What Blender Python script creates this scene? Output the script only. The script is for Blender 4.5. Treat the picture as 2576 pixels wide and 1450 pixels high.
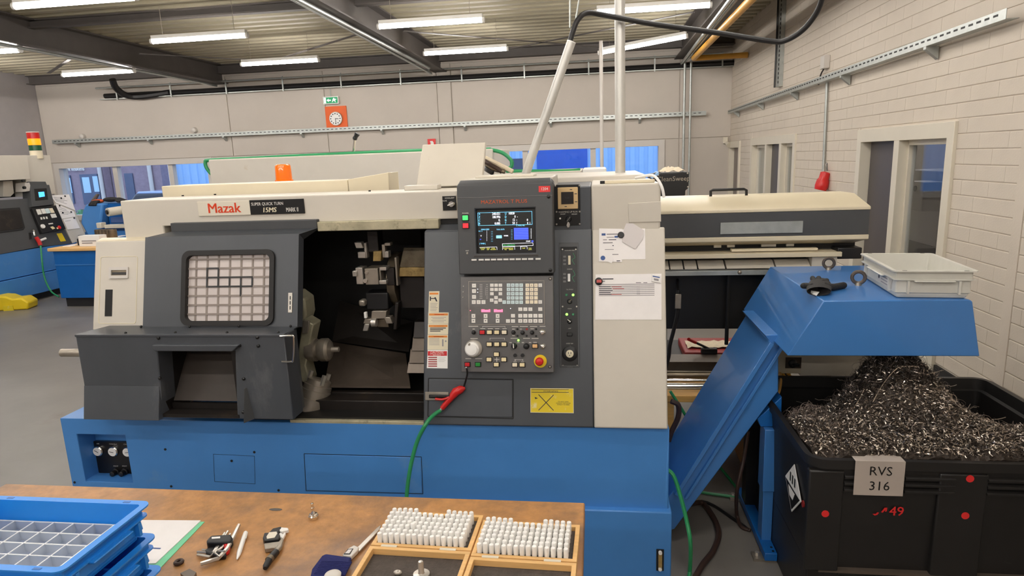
import bpy, bmesh, math, random
from mathutils import Vector as V, Matrix
random.seed(7)
for _o in list(bpy.data.objects): bpy.data.objects.remove(_o)
SC = bpy.context.scene
COL = SC.collection
# ---------------------------------------------------------------- camera
IMW, IMH, FPX, CAMH = 2576., 1450., 1620., 1.85
YAW, PITCH, ROLL = math.radians(7.638), math.radians(11.415), math.radians(2.114)
_f = V((-math.sin(YAW)*math.cos(PITCH), math.cos(YAW)*math.cos(PITCH), -math.sin(PITCH)))
_r = V((math.cos(YAW), math.sin(YAW), 0)); _d = _f.cross(_r)
_r2 = math.cos(ROLL)*_r + math.sin(ROLL)*_d; _d2 = -math.sin(ROLL)*_r + math.cos(ROLL)*_d
CAMP = V((0, 0, CAMH))
cd = bpy.data.cameras.new('camera'); cam = bpy.data.objects.new('camera', cd); COL.objects.link(cam)
cd.sensor_fit = 'HORIZONTAL'; cd.sensor_width = 36; cd.lens = FPX/IMW*36; cd.clip_start = .02; cd.clip_end = 300
_m = Matrix((( _r2.x, -_d2.x, -_f.x), (_r2.y, -_d2.y, -_f.y), (_r2.z, -_d2.z, -_f.z))).to_4x4()
cam.matrix_world = Matrix.Translation(CAMP) @ _m
SC.camera = cam
# ---------------------------------------------------------------- sky and exposure
w = bpy.data.worlds.new('world'); SC.world = w; w.use_nodes = True
w.node_tree.nodes['Background'].inputs[0].default_value = (.60, .75, 1.0, 1)
w.node_tree.nodes['Background'].inputs[1].default_value = 1.15
SC.view_settings.view_transform = 'Standard'; SC.view_settings.look = 'None'
SC.view_settings.exposure = 0.98; SC.view_settings.gamma = 1; SC.view_settings.use_curve_mapping = False
LAMP = 33.0          # strength of the fluorescent tubes
# ---------------------------------------------------------------- survey helpers: a pixel of the photograph to a point on a known plane
def ray(x, y): return (_r2*((x-IMW/2)/FPX) + _d2*((y-IMH/2)/FPX) + _f)
def onY(x, y, Y): r = ray(x, y); return CAMP + r*(Y/r.y)
def onZ(x, y, Z): r = ray(x, y); return CAMP + r*((Z-CAMH)/r.z)
def onX(x, y, X): r = ray(x, y); return CAMP + r*(X/r.x)
class Frame:
    def __init__(s, o, u, v):
        s.o = V(o); s.u = V(u).normalized(); s.v = V(v).normalized(); s.n = s.u.cross(s.v).normalized()
    def pt(s, u, v, n=0): return s.o + s.u*u + s.v*v + s.n*n
    def uv(s, x, y, n=0):
        r = ray(x, y); t = ((s.o + s.n*n) - CAMP).dot(s.n)/r.dot(s.n); p = CAMP + r*t - s.o
        return (p.dot(s.u), p.dot(s.v))
    def off(s, n): return Frame(s.o + s.n*n, s.u, s.v)
    def rect(s, x0, y0, x1, y1, n=0):
        a = s.uv(x0, y0, n); b = s.uv(x1, y1, n)
        return min(a[0], b[0]), max(a[0], b[0]), min(a[1], b[1]), max(a[1], b[1])
def zoomer(x0, y0, k): return lambda x, y: (x0+x/k, y0+y/k)
z4 = zoomer(0, 300, 2.9); z5 = zoomer(150, 400, 2.417); z6 = zoomer(700, 540, 2.589)
z1 = zoomer(0, 0, 2.862); z2 = zoomer(850, 0, 2.862); z3 = zoomer(1676, 0, 2.862)
b1 = zoomer(1050, 420, 4.264); b2 = zoomer(1050, 680, 3.624); b3 = zoomer(1450, 420, 3.021); b4 = zoomer(1850, 600, 3.625)
b5 = zoomer(1876, 850, 2.417); b6 = zoomer(1650, 850, 2.4175)
c1 = zoomer(0, 1190, 5.152); c2 = zoomer(400, 1200, 5.152); c3 = zoomer(780, 1230, 3.578); c4 = zoomer(130, 1020, 4.293); c5 = zoomer(150, 800, 4.293); c6 = zoomer(1600, 320, 3.03)
d1 = zoomer(1130, 440, 5.577); d2 = zoomer(1150, 690, 10.304); d3 = zoomer(1150, 810, 10.304); d4 = zoomer(1060, 720, 6.59); d5 = zoomer(1390, 440, 2.9); d7 = zoomer(1960, 1100, 6.59)
e4 = zoomer(0, 380, 5.577); e3 = zoomer(1500, 560, 5.577)
# ---------------------------------------------------------------- materials
def lin(c): return tuple(((x/12.92) if x <= .04045 else ((x+.055)/1.055)**2.4) for x in c)
def rgb(r, g, b): return lin((r/255, g/255, b/255))
MATS = {}
def mat(name, col, rough=.5, metal=0., var=.08, scale=6., bump=0., bscale=60., emit=0., spec=.5, wear=None, wearamt=.5, wscale=3., stretch=None, trans=0., alpha=1., coat=0.):
    if name in MATS: return MATS[name]
    m = bpy.data.materials.new(name); m.use_nodes = True; nt = m.node_tree; N = nt.nodes; L = nt.links
    p = N['Principled BSDF']; MATS[name] = m
    p.inputs['Roughness'].default_value = rough; p.inputs['Metallic'].default_value = metal
    p.inputs['Specular IOR Level'].default_value = spec; p.inputs['Coat Weight'].default_value = coat
    c = (*col, 1)
    p.inputs['Base Color'].default_value = c
    if trans: p.inputs['Transmission Weight'].default_value = trans
    if alpha < 1: p.inputs['Alpha'].default_value = alpha
    if emit:
        p.inputs['Emission Color'].default_value = c; p.inputs['Emission Strength'].default_value = emit
    if var or wear or bump:
        tc = N.new('ShaderNodeTexCoord'); src = tc.outputs['Object']
        if stretch:
            mp = N.new('ShaderNodeMapping'); mp.inputs['Scale'].default_value = stretch; L.new(src, mp.inputs[0]); src = mp.outputs[0]
    if var or wear:
        nz = N.new('ShaderNodeTexNoise'); nz.inputs['Scale'].default_value = scale; nz.inputs['Detail'].default_value = 6; nz.inputs['Roughness'].default_value = .6
        L.new(src, nz.inputs['Vector'])
        mx = N.new('ShaderNodeMix'); mx.data_type = 'RGBA'
        mx.inputs[6].default_value = tuple(max(0, x*(1-var)) for x in col)+(1,); mx.inputs[7].default_value = tuple(min(1, x*(1+var)) for x in col)+(1,)
        rp = N.new('ShaderNodeMapRange'); rp.inputs[1].default_value = .3; rp.inputs[2].default_value = .7
        L.new(nz.outputs[0], rp.inputs[0]); L.new(rp.outputs[0], mx.inputs[0]); out = mx.outputs[2]
        if wear:
            n2 = N.new('ShaderNodeTexNoise'); n2.inputs['Scale'].default_value = wscale; n2.inputs['Detail'].default_value = 9; n2.inputs['Roughness'].default_value = .7
            L.new(src, n2.inputs['Vector'])
            r2 = N.new('ShaderNodeMapRange'); r2.inputs[1].default_value = .70-wearamt*.35; r2.inputs[2].default_value = .82-wearamt*.2
            L.new(n2.outputs[0], r2.inputs[0])
            m2 = N.new('ShaderNodeMix'); m2.data_type = 'RGBA'; m2.inputs[7].default_value = (*wear, 1)
            L.new(r2.outputs[0], m2.inputs[0]); L.new(out, m2.inputs[6]); out = m2.outputs[2]
        L.new(out, p.inputs['Base Color'])
        if emit: L.new(out, p.inputs['Emission Color'])
    if bump:
        nb = N.new('ShaderNodeTexNoise'); nb.inputs['Scale'].default_value = bscale; nb.inputs['Detail'].default_value = 4
        L.new(src, nb.inputs['Vector'])
        bp = N.new('ShaderNodeBump'); bp.inputs['Strength'].default_value = bump; bp.inputs['Distance'].default_value = .01
        L.new(nb.outputs[0], bp.inputs['Height']); L.new(bp.outputs[0], p.inputs['Normal'])
    return m
def glass_mat(name, tint=(.9, .95, 1), refl=.12):
    m = bpy.data.materials.new(name); m.use_nodes = True; nt = m.node_tree; nt.nodes.clear()
    o = nt.nodes.new('ShaderNodeOutputMaterial'); t = nt.nodes.new('ShaderNodeBsdfTransparent'); g = nt.nodes.new('ShaderNodeBsdfGlossy')
    t.inputs[0].default_value = (*tint, 1); g.inputs['Roughness'].default_value = .03
    x = nt.nodes.new('ShaderNodeMixShader'); fr = nt.nodes.new('ShaderNodeFresnel'); fr.inputs[0].default_value = 1.45
    ge = nt.nodes.new('ShaderNodeNewGeometry'); mr = nt.nodes.new('ShaderNodeMapRange'); mr.inputs[3].default_value = 1.45; mr.inputs[4].default_value = 1/1.45
    nt.links.new(ge.outputs['Backfacing'], mr.inputs[0]); nt.links.new(mr.outputs[0], fr.inputs[0])
    nt.links.new(fr.outputs[0], x.inputs[0]); nt.links.new(t.outputs[0], x.inputs[1]); nt.links.new(g.outputs[0], x.inputs[2]); nt.links.new(x.outputs[0], o.inputs[0])
    MATS[name] = m; return m
def emitter(name, col, s):
    m = bpy.data.materials.new(name); m.use_nodes = True; nt = m.node_tree; p = nt.nodes['Principled BSDF']
    p.inputs['Base Color'].default_value = (*[min(1, c) for c in col], 1); p.inputs['Emission Color'].default_value = (*col, 1); p.inputs['Emission Strength'].default_value = s
    MATS[name] = m; return m
M = MATS
mat('blue_paint', rgb(72, 136, 206), .36, var=.06, scale=2.5, wear=rgb(104, 148, 198), wearamt=.25, wscale=2.2)
mat('blue_paint_hood', rgb(62, 122, 190), .30, var=.05, scale=3, coat=.35)
mat('blue_bench', rgb(20, 96, 170), .4, var=.05)
mat('beige_paint', rgb(207, 200, 187), .42, var=.04, scale=3, wear=rgb(190, 172, 142), wearamt=.1)
mat('beige_worn', rgb(216, 208, 192), .45, var=.04, scale=3, wear=rgb(160, 138, 108), wearamt=.22, wscale=8)
mat('cream_paint', rgb(222, 210, 182), .35, var=.03)
mat('grey_paint', rgb(73, 76, 81), .38, var=.10, scale=4, wear=rgb(112, 112, 114), wearamt=.36, wscale=3, stretch=(1, 1, .4))
mat('grey_console', rgb(72, 73, 75), .48, var=.06, scale=5)
mat('grey_panel', rgb(106, 104, 103), .34, var=.14, scale=7, metal=.25, wear=rgb(90, 84, 80), wearamt=.3, wscale=6)
mat('dark_steel', rgb(38, 33, 30), .45, metal=.3, var=.3, scale=6, wear=rgb(70, 58, 46), wearamt=.3)
mat('guard_steel', rgb(100, 89, 79), .36, metal=.45, var=.25, scale=5)
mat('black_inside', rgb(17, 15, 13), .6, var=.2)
mat('chute_brown', rgb(72, 64, 58), .5, var=.15, scale=6, wear=rgb(120, 100, 84), wearamt=.12, wscale=8)
mat('steel', rgb(188, 182, 173), .28, metal=.65, var=.15, scale=12)
mat('dull_steel', rgb(162, 153, 140), .36, metal=.62, var=.22, scale=9)
mat('oily_steel', rgb(124, 112, 94), .35, metal=.7, var=.3, scale=9, wear=rgb(70, 56, 40), wearamt=.3)
mat('arm_steel', rgb(158, 153, 130), .45, metal=.2, var=.2, scale=9, wear=rgb(90, 80, 62), wearamt=.25)
mat('brass_dirty', rgb(176, 150, 96), .4, metal=.5, var=.3, scale=20, wear=rgb(60, 50, 34), wearamt=.4, wscale=12)
mat('rail_dirty', rgb(186, 178, 150), .4, metal=.3, var=.25, scale=12, wear=rgb(70, 62, 44), wearamt=.4, wscale=14)
mat('chrome', rgb(225, 222, 216), .15, metal=1, var=.05)
mat('galvanised', rgb(176, 180, 176), .42, metal=.6, var=.12, scale=14)
mat('alu_pole', rgb(196, 194, 188), .42, metal=.45, var=.14, scale=10, wear=rgb(140, 132, 120), wearamt=.25, stretch=(1, 1, .2))
mat('black_plastic', rgb(20, 20, 21), .42, var=.1)
mat('black_plate', rgb(18, 17, 17), .35, var=.1)
mat('black_rubber', rgb(30, 28, 27), .6, var=.1)
mat('bin_black', rgb(29, 27, 26), .42, var=.2, scale=5, wear=rgb(74, 70, 66), wearamt=.16, wscale=9)
mat('sign_steel', rgb(196, 184, 174), .45, metal=.3, var=.05)
mat('white_print', rgb(235, 232, 224), .5, var=0)
mat('pale_print', rgb(196, 192, 184), .5, var=0)
mat('key_white', rgb(232, 229, 222), .4, var=.02)
mat('key_cyan', rgb(208, 226, 226), .4, var=.02)
mat('key_cream', rgb(240, 228, 202), .4, var=.02)
mat('button_cream', rgb(240, 222, 178), .35, var=.02)
mat('button_orange', rgb(236, 190, 134), .35, var=.02)
mat('button_red', rgb(206, 28, 36), .35, var=.02)
mat('button_green', rgb(30, 136, 52), .35, var=.02)
mat('red_plastic', rgb(206, 34, 32), .3, var=.05)
mat('red_dull', rgb(150, 40, 38), .4, var=.08)
mat('red_sticker', rgb(222, 44, 44), .4, var=.04)
mat('yellow_plastic', rgb(232, 200, 30), .4, var=.04)
mat('yellow_sticker', rgb(226, 200, 36), .45, var=.05, wear=rgb(226, 220, 196), wearamt=.35, wscale=18)
mat('orange_print', rgb(206, 84, 24), .5, var=.04)
mat('mazak_red', rgb(214, 62, 18), .4, var=.02)
mat('sticker_cream', rgb(222, 212, 184), .5, var=.03)
mat('sticker_orange', rgb(228, 138, 52), .5, var=.04)
mat('paper', rgb(242, 238, 236), .7, var=.02, scale=20)
mat('paper_grey', rgb(212, 206, 204), .7, var=.03)
mat('ink', rgb(52, 52, 62), .7, var=0)
mat('ink_pale', rgb(150, 146, 148), .7, var=0)
mat('ink_red', rgb(196, 92, 88), .7, var=0)
mat('ink_blue', rgb(70, 96, 150), .7, var=0)
mat('amber', rgb(240, 112, 8), .12, var=.08, emit=.10, coat=.6)
mat('amber_dark', rgb(176, 70, 6), .2, var=.05)
mat('wood_light', rgb(226, 180, 116), .5, var=.12, scale=5, stretch=(1, 14, 14))
mat('wood_rack', rgb(222, 172, 96), .5, var=.14, scale=6, stretch=(1, 12, 12))
mat('crate_grey', rgb(205, 203, 194), .45, var=.06, scale=8, wear=rgb(160, 154, 142), wearamt=.22, wscale=9)
mat('crate_blue', rgb(36, 136, 226), .35, var=.04)
mat('white_plastic', rgb(240, 238, 234), .4, var=.02)
mat('peg_white', rgb(238, 236, 232), .5, var=.02)
mat('foam_dark', rgb(78, 70, 64), .9, var=.18, scale=60, bump=.5, bscale=160)
mat('navy_cloth', rgb(34, 40, 104), .85, var=.14, bump=.6, bscale=30, stretch=(4, 30, 30), scale=8)
mat('rag', rgb(220, 206, 180), .9, var=.1, scale=20)
mat('glove_black', rgb(34, 33, 34), .75, var=.15, bump=.4, bscale=220)
mat('hose_green', rgb(46, 148, 92), .35, var=.05)
mat('hose_dark', rgb(60, 42, 34), .5, var=.1)
mat('cable_black', rgb(26, 24, 24), .45, var=.05)
mat('gas_yellow', rgb(214, 158, 62), .45, var=.06)
mat('wall_paint', rgb(214, 203, 188), .75, var=.04, scale=2.2, bump=.12, bscale=90)
mat('wall_back_paint', rgb(198, 189, 178), .8, var=.03, scale=1.5, bump=.1, bscale=60)
mat('wall_left_paint', rgb(176, 170, 168), .8, var=.03)
mat('black_skirt', rgb(30, 28, 28), .6, var=.1)
mat('deck_cream', rgb(172, 164, 140), .6, var=.06, scale=3)
mat('beam_brown', rgb(92, 86, 82), .6, var=.08)
mat('floor_concrete', rgb(122, 117, 111), .38, var=.14, scale=1.4, wear=rgb(108, 98, 88), wearamt=.35, wscale=1.6)
mat('frame_cream', rgb(222, 214, 196), .4, var=.02)
mat('frame_white', rgb(206, 200, 192), .45, var=.02)
mat('door_dark', rgb(84, 78, 76), .45, var=.04)
mat('door_taupe', rgb(132, 122, 116), .5, var=.04)
mat('clock_orange', rgb(232, 98, 22), .5, var=.03)
mat('exit_green', rgb(20, 132, 84), .5, var=.02, emit=.35)
mat('exit_white', rgb(236, 240, 232), .5, var=0, emit=.4)
mat('lamp_red', rgb(190, 22, 14), .25, var=.04)
mat('lamp_amber', rgb(246, 128, 10), .25, var=.04, emit=.8)
mat('lamp_green', rgb(8, 78, 50), .25, var=.04)
mat('brick_out', rgb(150, 132, 142), .85, var=.12, scale=6)
mat('hall_blue', rgb(156, 196, 236), .6, var=.03)
mat('hall_blue_dark', rgb(36, 92, 190), .5, var=.06)
mat('glass_dark_out', rgb(70, 84, 112), .2, var=.08)
mat('curtain_out', rgb(176, 212, 236), .6, var=.03)
mat('asphalt', rgb(96, 98, 106), .8, var=.1)
mat('car_paint', rgb(70, 84, 124), .25, var=.04, coat=.4)
mat('car_silver', rgb(150, 168, 200), .25, var=.04, coat=.4)
mat('car_glass', rgb(26, 30, 40), .1, var=.05)
mat('leaf', rgb(80, 136, 92), .7, var=.25, scale=10)
mat('chip_steel', rgb(186, 174, 162), .28, metal=.9, var=.35, scale=40)
mat('chip_dark', rgb(66, 58, 52), .5, metal=.6, var=.4, scale=60)
mat('chip_wool', rgb(140, 126, 118), .5, metal=.5, var=.3, scale=30)
mat('clear_tray', rgb(206, 212, 220), .15, var=0, alpha=.42)
glass_mat('window_glass', (.93, .96, 1.0))
emitter('tube_light', (1, .955, .91), LAMP)
emitter('scr_white', (.9, .9, 1), 1.1); emitter('scr_cyan', (.18, .62, .95), .9); emitter('scr_blue', (.04, .07, .95), 1.0)
emitter('scr_green', (.1, .7, .2), .5); emitter('scr_yellow', (.7, .68, .12), .6); emitter('led_green', (.25, 1, .1), 1.3); emitter('led_dim', (.02, .12, .05), .3)
emitter('led_red', (1, .12, .22), 1.0); emitter('scr_blue_far', (.05, .3, 1), 1.2); emitter('btn_green_lit', (.05, .65, .12), .7); emitter('btn_red_lit', (.8, .02, .03), .6)
# ---------------------------------------------------------------- mesh builder
class MB:
    def __init__(s): s.v = []; s.f = []; s.sm = []
    def add(s, vs, fs, smooth=False):
        b = len(s.v); s.v += [V(p) for p in vs]; s.f += [tuple(i+b for i in f) for f in fs]; s.sm += [smooth]*len(fs); return s
    def hexa(s, p): return s.add(p, [(0, 3, 2, 1), (4, 5, 6, 7), (0, 1, 5, 4), (1, 2, 6, 5), (2, 3, 7, 6), (3, 0, 4, 7)])
    def box(s, x0, x1, y0, y1, z0, z1):
        return s.hexa([(x0, y0, z0), (x1, y0, z0), (x1, y1, z0), (x0, y1, z0), (x0, y0, z1), (x1, y0, z1), (x1, y1, z1), (x0, y1, z1)])
    def fbox(s, F, u0, u1, v0, v1, n0, n1):
        return s.hexa([F.pt(u, v, n) for n in (n0, n1) for u, v in ((u0, v0), (u1, v0), (u1, v1), (u0, v1))])
    def prism(s, F, poly, n0, n1):
        k = len(poly); a = [F.pt(u, v, n0) for u, v in poly] + [F.pt(u, v, n1) for u, v in poly]
        fs = [tuple(range(k))[::-1], tuple(range(k, 2*k))] + [(i, (i+1) % k, k+(i+1) % k, k+i) for i in range(k)]
        return s.add(a, fs)
    def loft(s, A, B, caps=True):
        k = len(A); fs = [(i, (i+1) % k, k+(i+1) % k, k+i) for i in range(k)]
        if caps: fs += [tuple(range(k))[::-1], tuple(range(k, 2*k))]
        return s.add(list(A)+list(B), fs)
    def ring(s, F, outer, inner, n0, n1):
        k = len(outer); P = [F.pt(u, v, n) for n in (n0, n1) for L in (outer, inner) for u, v in L]; fs = []
        for i in range(k):
            j = (i+1) % k; fs += [(i, k+i, k+j, j), (2*k+i, 2*k+j, 3*k+j, 3*k+i), (i, j, 2*k+j, 2*k+i), (k+i, 3*k+i, 3*k+j, k+j)]
        return s.add(P, fs)
    def cyl(s, p0, p1, r0, r1=None, seg=16, caps=True):
        p0 = V(p0); p1 = V(p1); r1 = r0 if r1 is None else r1; ax = (p1-p0).normalized()
        a = ax.orthogonal().normalized(); b = ax.cross(a); P = []
        for p, r in ((p0, r0), (p1, r1)): P += [p + (a*math.cos(t)+b*math.sin(t))*r for t in [2*math.pi*i/seg for i in range(seg)]]
        s.add(P, [(i, (i+1) % seg, seg+(i+1) % seg, seg+i) for i in range(seg)], True)
        if caps: s.add(P, [tuple(range(seg))[::-1], tuple(range(seg, 2*seg))])
        return s
    def lathe(s, o, ax, prof, seg=20):
        o = V(o); ax = V(ax).normalized(); a = ax.orthogonal().normalized(); b = ax.cross(a); P = []; fs = []
        for r, h in prof: P += [o+ax*h+(a*math.cos(t)+b*math.sin(t))*max(r, 1e-5) for t in [2*math.pi*i/seg for i in range(seg)]]
        for k in range(len(prof)-1):
            fs += [(k*seg+i, k*seg+(i+1) % seg, (k+1)*seg+(i+1) % seg, (k+1)*seg+i) for i in range(seg)]
        fs += [tuple(range(seg))[::-1], tuple(range((len(prof)-1)*seg, len(prof)*seg))]
        return s.add(P, fs, True)
    def tube(s, pts, r, seg=8, smooth=0):
        pts = [V(p) for p in pts]
        if smooth: pts = catmull(pts, smooth)
        P = []; fs = []; n = len(pts); a = None
        for i, p in enumerate(pts):
            t = (pts[min(i+1, n-1)]-pts[max(i-1, 0)]).normalized()
            a = (t.orthogonal() if a is None else a - t*a.dot(t)).normalized(); b = t.cross(a)
            rr = r[i] if isinstance(r, (list, tuple)) and not smooth else (r if not isinstance(r, (list, tuple)) else r[0])
            P += [p+(a*math.cos(q)+b*math.sin(q))*rr for q in [2*math.pi*k/seg for k in range(seg)]]
        for i in range(n-1): fs += [(i*seg+k, i*seg+(k+1) % seg, (i+1)*seg+(k+1) % seg, (i+1)*seg+k) for k in range(seg)]
        fs += [tuple(range(seg))[::-1], tuple(range((n-1)*seg, n*seg))]
        return s.add(P, fs, True)
    def sphere(s, c, r, seg=14, rings=8, sc=(1, 1, 1)):
        c = V(c); P = []; fs = []
        for i in range(rings+1):
            th = math.pi*i/rings
            P += [c+V((r*sc[0]*math.sin(th)*math.cos(2*math.pi*k/seg), r*sc[1]*math.sin(th)*math.sin(2*math.pi*k/seg), r*sc[2]*math.cos(th))) for k in range(seg)]
        for i in range(rings): fs += [(i*seg+k, (i+1)*seg+k, (i+1)*seg+(k+1) % seg, i*seg+(k+1) % seg) for k in range(seg)]
        return s.add(P, fs, True)
    def mesh(s, name, mt, fix=True):
        me = bpy.data.meshes.new(name); me.from_pydata([tuple(p) for p in s.v], [], s.f)
        if fix:
            bm = bmesh.new(); bm.from_mesh(me); bmesh.ops.remove_doubles(bm, verts=bm.verts, dist=1e-6); bmesh.ops.recalc_face_normals(bm, faces=bm.faces); bm.to_mesh(me); bm.free()
        me.materials.append(M[mt]); me.update(); return me
    def build(s, name, mt, parent=None, bevel=0, smooth=None, seg=2, fix=True):
        me = s.mesh(name, mt, fix)
        if any(s.sm) or smooth or bevel:
            me.shade_smooth(); me.set_sharp_from_angle(angle=math.radians(smooth or 40))
        return place(me, name, parent, bevel, seg)
def place(me, name, parent=None, bevel=0, seg=2):
    o = bpy.data.objects.new(name, me); COL.objects.link(o)
    if parent is not None: attach(o, parent)
    if bevel:
        b = o.modifiers.new('bevel', 'BEVEL'); b.width = bevel; b.segments = seg; b.limit_method = 'ANGLE'; b.angle_limit = math.radians(40); b.harden_normals = False
    return o
def attach(o, parent):
    o.parent = parent; o.matrix_parent_inverse = Matrix.Translation(-WLOC.get(parent.name, V((0, 0, 0))))
WLOC = {}
def catmull(p, k):
    out = []; n = len(p)
    for i in range(n-1):
        a, b, c, d = p[max(i-1, 0)], p[i], p[i+1], p[min(i+2, n-1)]
        for j in range(k):
            t = j/k; out.append(.5*((2*b)+(c-a)*t+(2*a-5*b+4*c-d)*t*t+(3*b-a-3*c+d)*t*t*t))
    out.append(p[-1]); return out
def tag(o, label=None, cat=None, group=None, kind=None):
    if label: o['label'] = label
    if cat: o['category'] = cat
    if group: o['group'] = group
    if kind: o['kind'] = kind
    return o
def thing(name, label, cat, loc=(0, 0, 0), group=None):
    o = bpy.data.objects.new(name, None); COL.objects.link(o); o.location = loc; o.empty_display_size = .1
    WLOC[o.name] = V(loc); return tag(o, label, cat, group)
def struct(o): o['kind'] = 'structure'; return o
def rrect(u0, u1, v0, v1, r, k=5):
    out = []
    for cx, cy, a0 in ((u1-r, v1-r, 0), (u0+r, v1-r, 90), (u0+r, v0+r, 180), (u1-r, v0+r, 270)):
        out += [(cx+r*math.cos(math.radians(a0+90*i/k)), cy+r*math.sin(math.radians(a0+90*i/k))) for i in range(k+1)]
    return out
def quad(F, *px, n=0): return [F.uv(x, y, n) for x, y in px]
_fc = [0]
def text(s, F, u, v, size, mt, parent, name='lettering', n=.001, align='CENTER', wide=1., depth=.0004, shear=0., bold=0.):
    c = bpy.data.curves.new('txt', 'FONT'); c.body = s; c.size = 1; c.align_x = align; c.align_y = 'CENTER'; c.shear = shear; c.extrude = .002; c.resolution_u = 2
    o = bpy.data.objects.new('txt', c); me = bpy.data.meshes.new_from_object(o)
    bpy.data.objects.remove(o); bpy.data.curves.remove(c)
    for p in me.vertices: p.co = F.pt(u+p.co.x*wide*size, v+p.co.y*size, n+(depth if p.co.z > 0 else 0))
    if bold:
        bm = bmesh.new(); bm.from_mesh(me); g = bmesh.ops.duplicate(bm, geom=bm.verts[:]+bm.edges[:]+bm.faces[:])['geom']
        bmesh.ops.translate(bm, verts=[e for e in g if isinstance(e, bmesh.types.BMVert)], vec=F.u*bold*2-F.n*.00005); bm.to_mesh(me); bm.free()
    me.materials.clear(); me.materials.append(M[mt]); me.name = name
    return place(me, name, parent)
def disc(F, u, v, r, n0, n1, seg=16): return MB().cyl(F.pt(u, v, n0), F.pt(u, v, n1), r, seg=seg)
# ================================================================ the room
XR, XL, YB, YF, ZC = 2.4, -11.2, 12.25, -6.0, 3.80
struct(MB().box(XL-.2, XR+.2, YF-.2, YB+.2, -.2, 0).build('floor', 'floor_concrete'))
# corrugated roof deck, ribs running along X
m = MB(); per = .25; y = YF-.2; prof = []
while y < YB+.3:
    prof += [(y, ZC), (y+.10, ZC), (y+.135, ZC+.085), (y+.215, ZC+.085)]; y += per
n = len(prof); P = [(XL-.2, a, b) for a, b in prof]+[(XR+.2, a, b) for a, b in prof]+[(XL-.2, a, b+.03) for a, b in prof]+[(XR+.2, a, b+.03) for a, b in prof]
m.add(P, [(i, i+1, n+i+1, n+i) for i in range(n-1)]+[(2*n+i, 3*n+i, 3*n+i+1, 2*n+i+1) for i in range(n-1)])
struct(m.build('ceiling', 'deck_cream', fix=False))
def ibeam(name, x, y0, y1, z0, z1, w=.2, along='Y'):
    m = MB(); t = .018
    def B(a0, a1, c0, c1):
        if along == 'Y': m.box(x+a0, x+a1, y0, y1, c0, c1)
        else: m.box(y0, y1, x+a0, x+a1, c0, c1)
    B(-w/2, w/2, z0, z0+t); B(-w/2, w/2, z1-t, z1); B(-.006, .006, z0+t, z1-t)
    return struct(m.build(name, 'beam_brown', fix=False))
for bx in (-7.15, -2.82, 1.52): ibeam('roof_beam', bx, YF, YB-.02, 3.45, 3.798, .24)
for by in (7.9, 3.6, -.7): ibeam('roof_purlin', by, XL, XR, 3.69, 3.798, .10, 'X')
ibeam('roof_purlin', 12.12, XL, XR, 3.63, 3.798, .16, 'X')
# wind bracing under the deck
for a, b in (((1014, 79), (1507, 119)), ((1280, 124), (1745, 31)), ((122, 185), (175, 150)), ((709, 147), (900, 87)), ((350, 136), (640, 152))):
    A = onZ(*a, 3.56); B = onZ(*b, 3.56); d = (B-A).normalized(); q = V((-d.y, d.x, 0))*.03
    m = MB().loft([A-q, A+q, A+q+V((0, 0, .008)), A-q+V((0, 0, .008))], [B-q, B+q, B+q+V((0, 0, .008)), B-q+V((0, 0, .008))])
    struct(m.build('roof_brace', 'beam_brown'))
# back wall with two ribbon windows
WL = (-11.02, -7.62); WR = (-2.55, 1.20); WZ0, WZ1 = .95, 2.03
m = MB()
for x0, x1 in ((XL-.2, WL[0]), (WL[1], WR[0]), (WR[1], XR+.2)): m.box(x0, x1, YB, YB+.25, 0, 3.95)
for x0, x1 in (WL, WR): m.box(x0, x1, YB, YB+.25, 0, WZ0); m.box(x0, x1, YB, YB+.25, WZ1, 3.95)
wb = struct(m.build('wall_back', 'wall_back_paint', fix=False))
for x0, x1 in ((XL+.01, -7.11), (-7.095, -5.12), (-5.105, -2.92), (-2.63, 1.5), (1.515, XR)):
    MB().box(x0, x1, YB-.022, YB+.002, WZ1+.06, 3.6).build('wall_panel', 'wall_back_paint', wb, bevel=.004)
MB().box(-2.905, -2.645, YB-.04, YB+.002, 0, 3.6).build('wall_column', 'wall_back_paint', wb, bevel=.004)
for x0, x1 in ((WL[1]+.05, -5.12), (-5.105, -2.92), (WR[1]+.06, 1.5), (1.515, XR)):
    MB().box(x0, x1, YB-.022, YB+.002, 0, WZ1+.05).build('wall_panel', 'wall_back_paint', wb, bevel=.004)
def window(name, x0, x1, mull):
    r = struct(thing(name, None, None, (x0, YB, WZ0)))
    f = MB().ring(Frame((0, YB-.03, 0), (1, 0, 0), (0, 0, 1)), [(x0-.05, WZ0-.05), (x1+.05, WZ0-.05), (x1+.05, WZ1+.05), (x0-.05, WZ1+.05)], [(x0+.06, WZ0+.06), (x1-.06, WZ0+.06), (x1-.06, WZ1-.06), (x0+.06, WZ1-.06)], -.16, .015)
    f.build('window_frame', 'frame_white', r)
    xs = [x0+.06]+mull+[x1-.06]
    for q in mull: MB().box(q-.05, q+.05, YB+.0, YB+.12, WZ0+.06, WZ1-.06).build('mullion', 'frame_white', r)
    for a, b in zip(xs, xs[1:]): MB().box(a, b, YB+.06, YB+.07, WZ0+.05, WZ1-.05).build('pane', 'window_glass', r)
window('window_1', *WL, [onY(292, 450, YB).x, onY(432, 450, YB).x])
window('window_2', *WR, [onY(1322, 420, YB).x, onY(1492, 400, YB).x])
struct(MB().box(XL-.2, XL, YF, YB, 0, 3.95).build('wall_left', 'wall_left_paint'))
struct(MB().box(XL, XR, YF-.2, YF, 0, 3.95).build('wall_front', 'wall_left_paint'))
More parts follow.
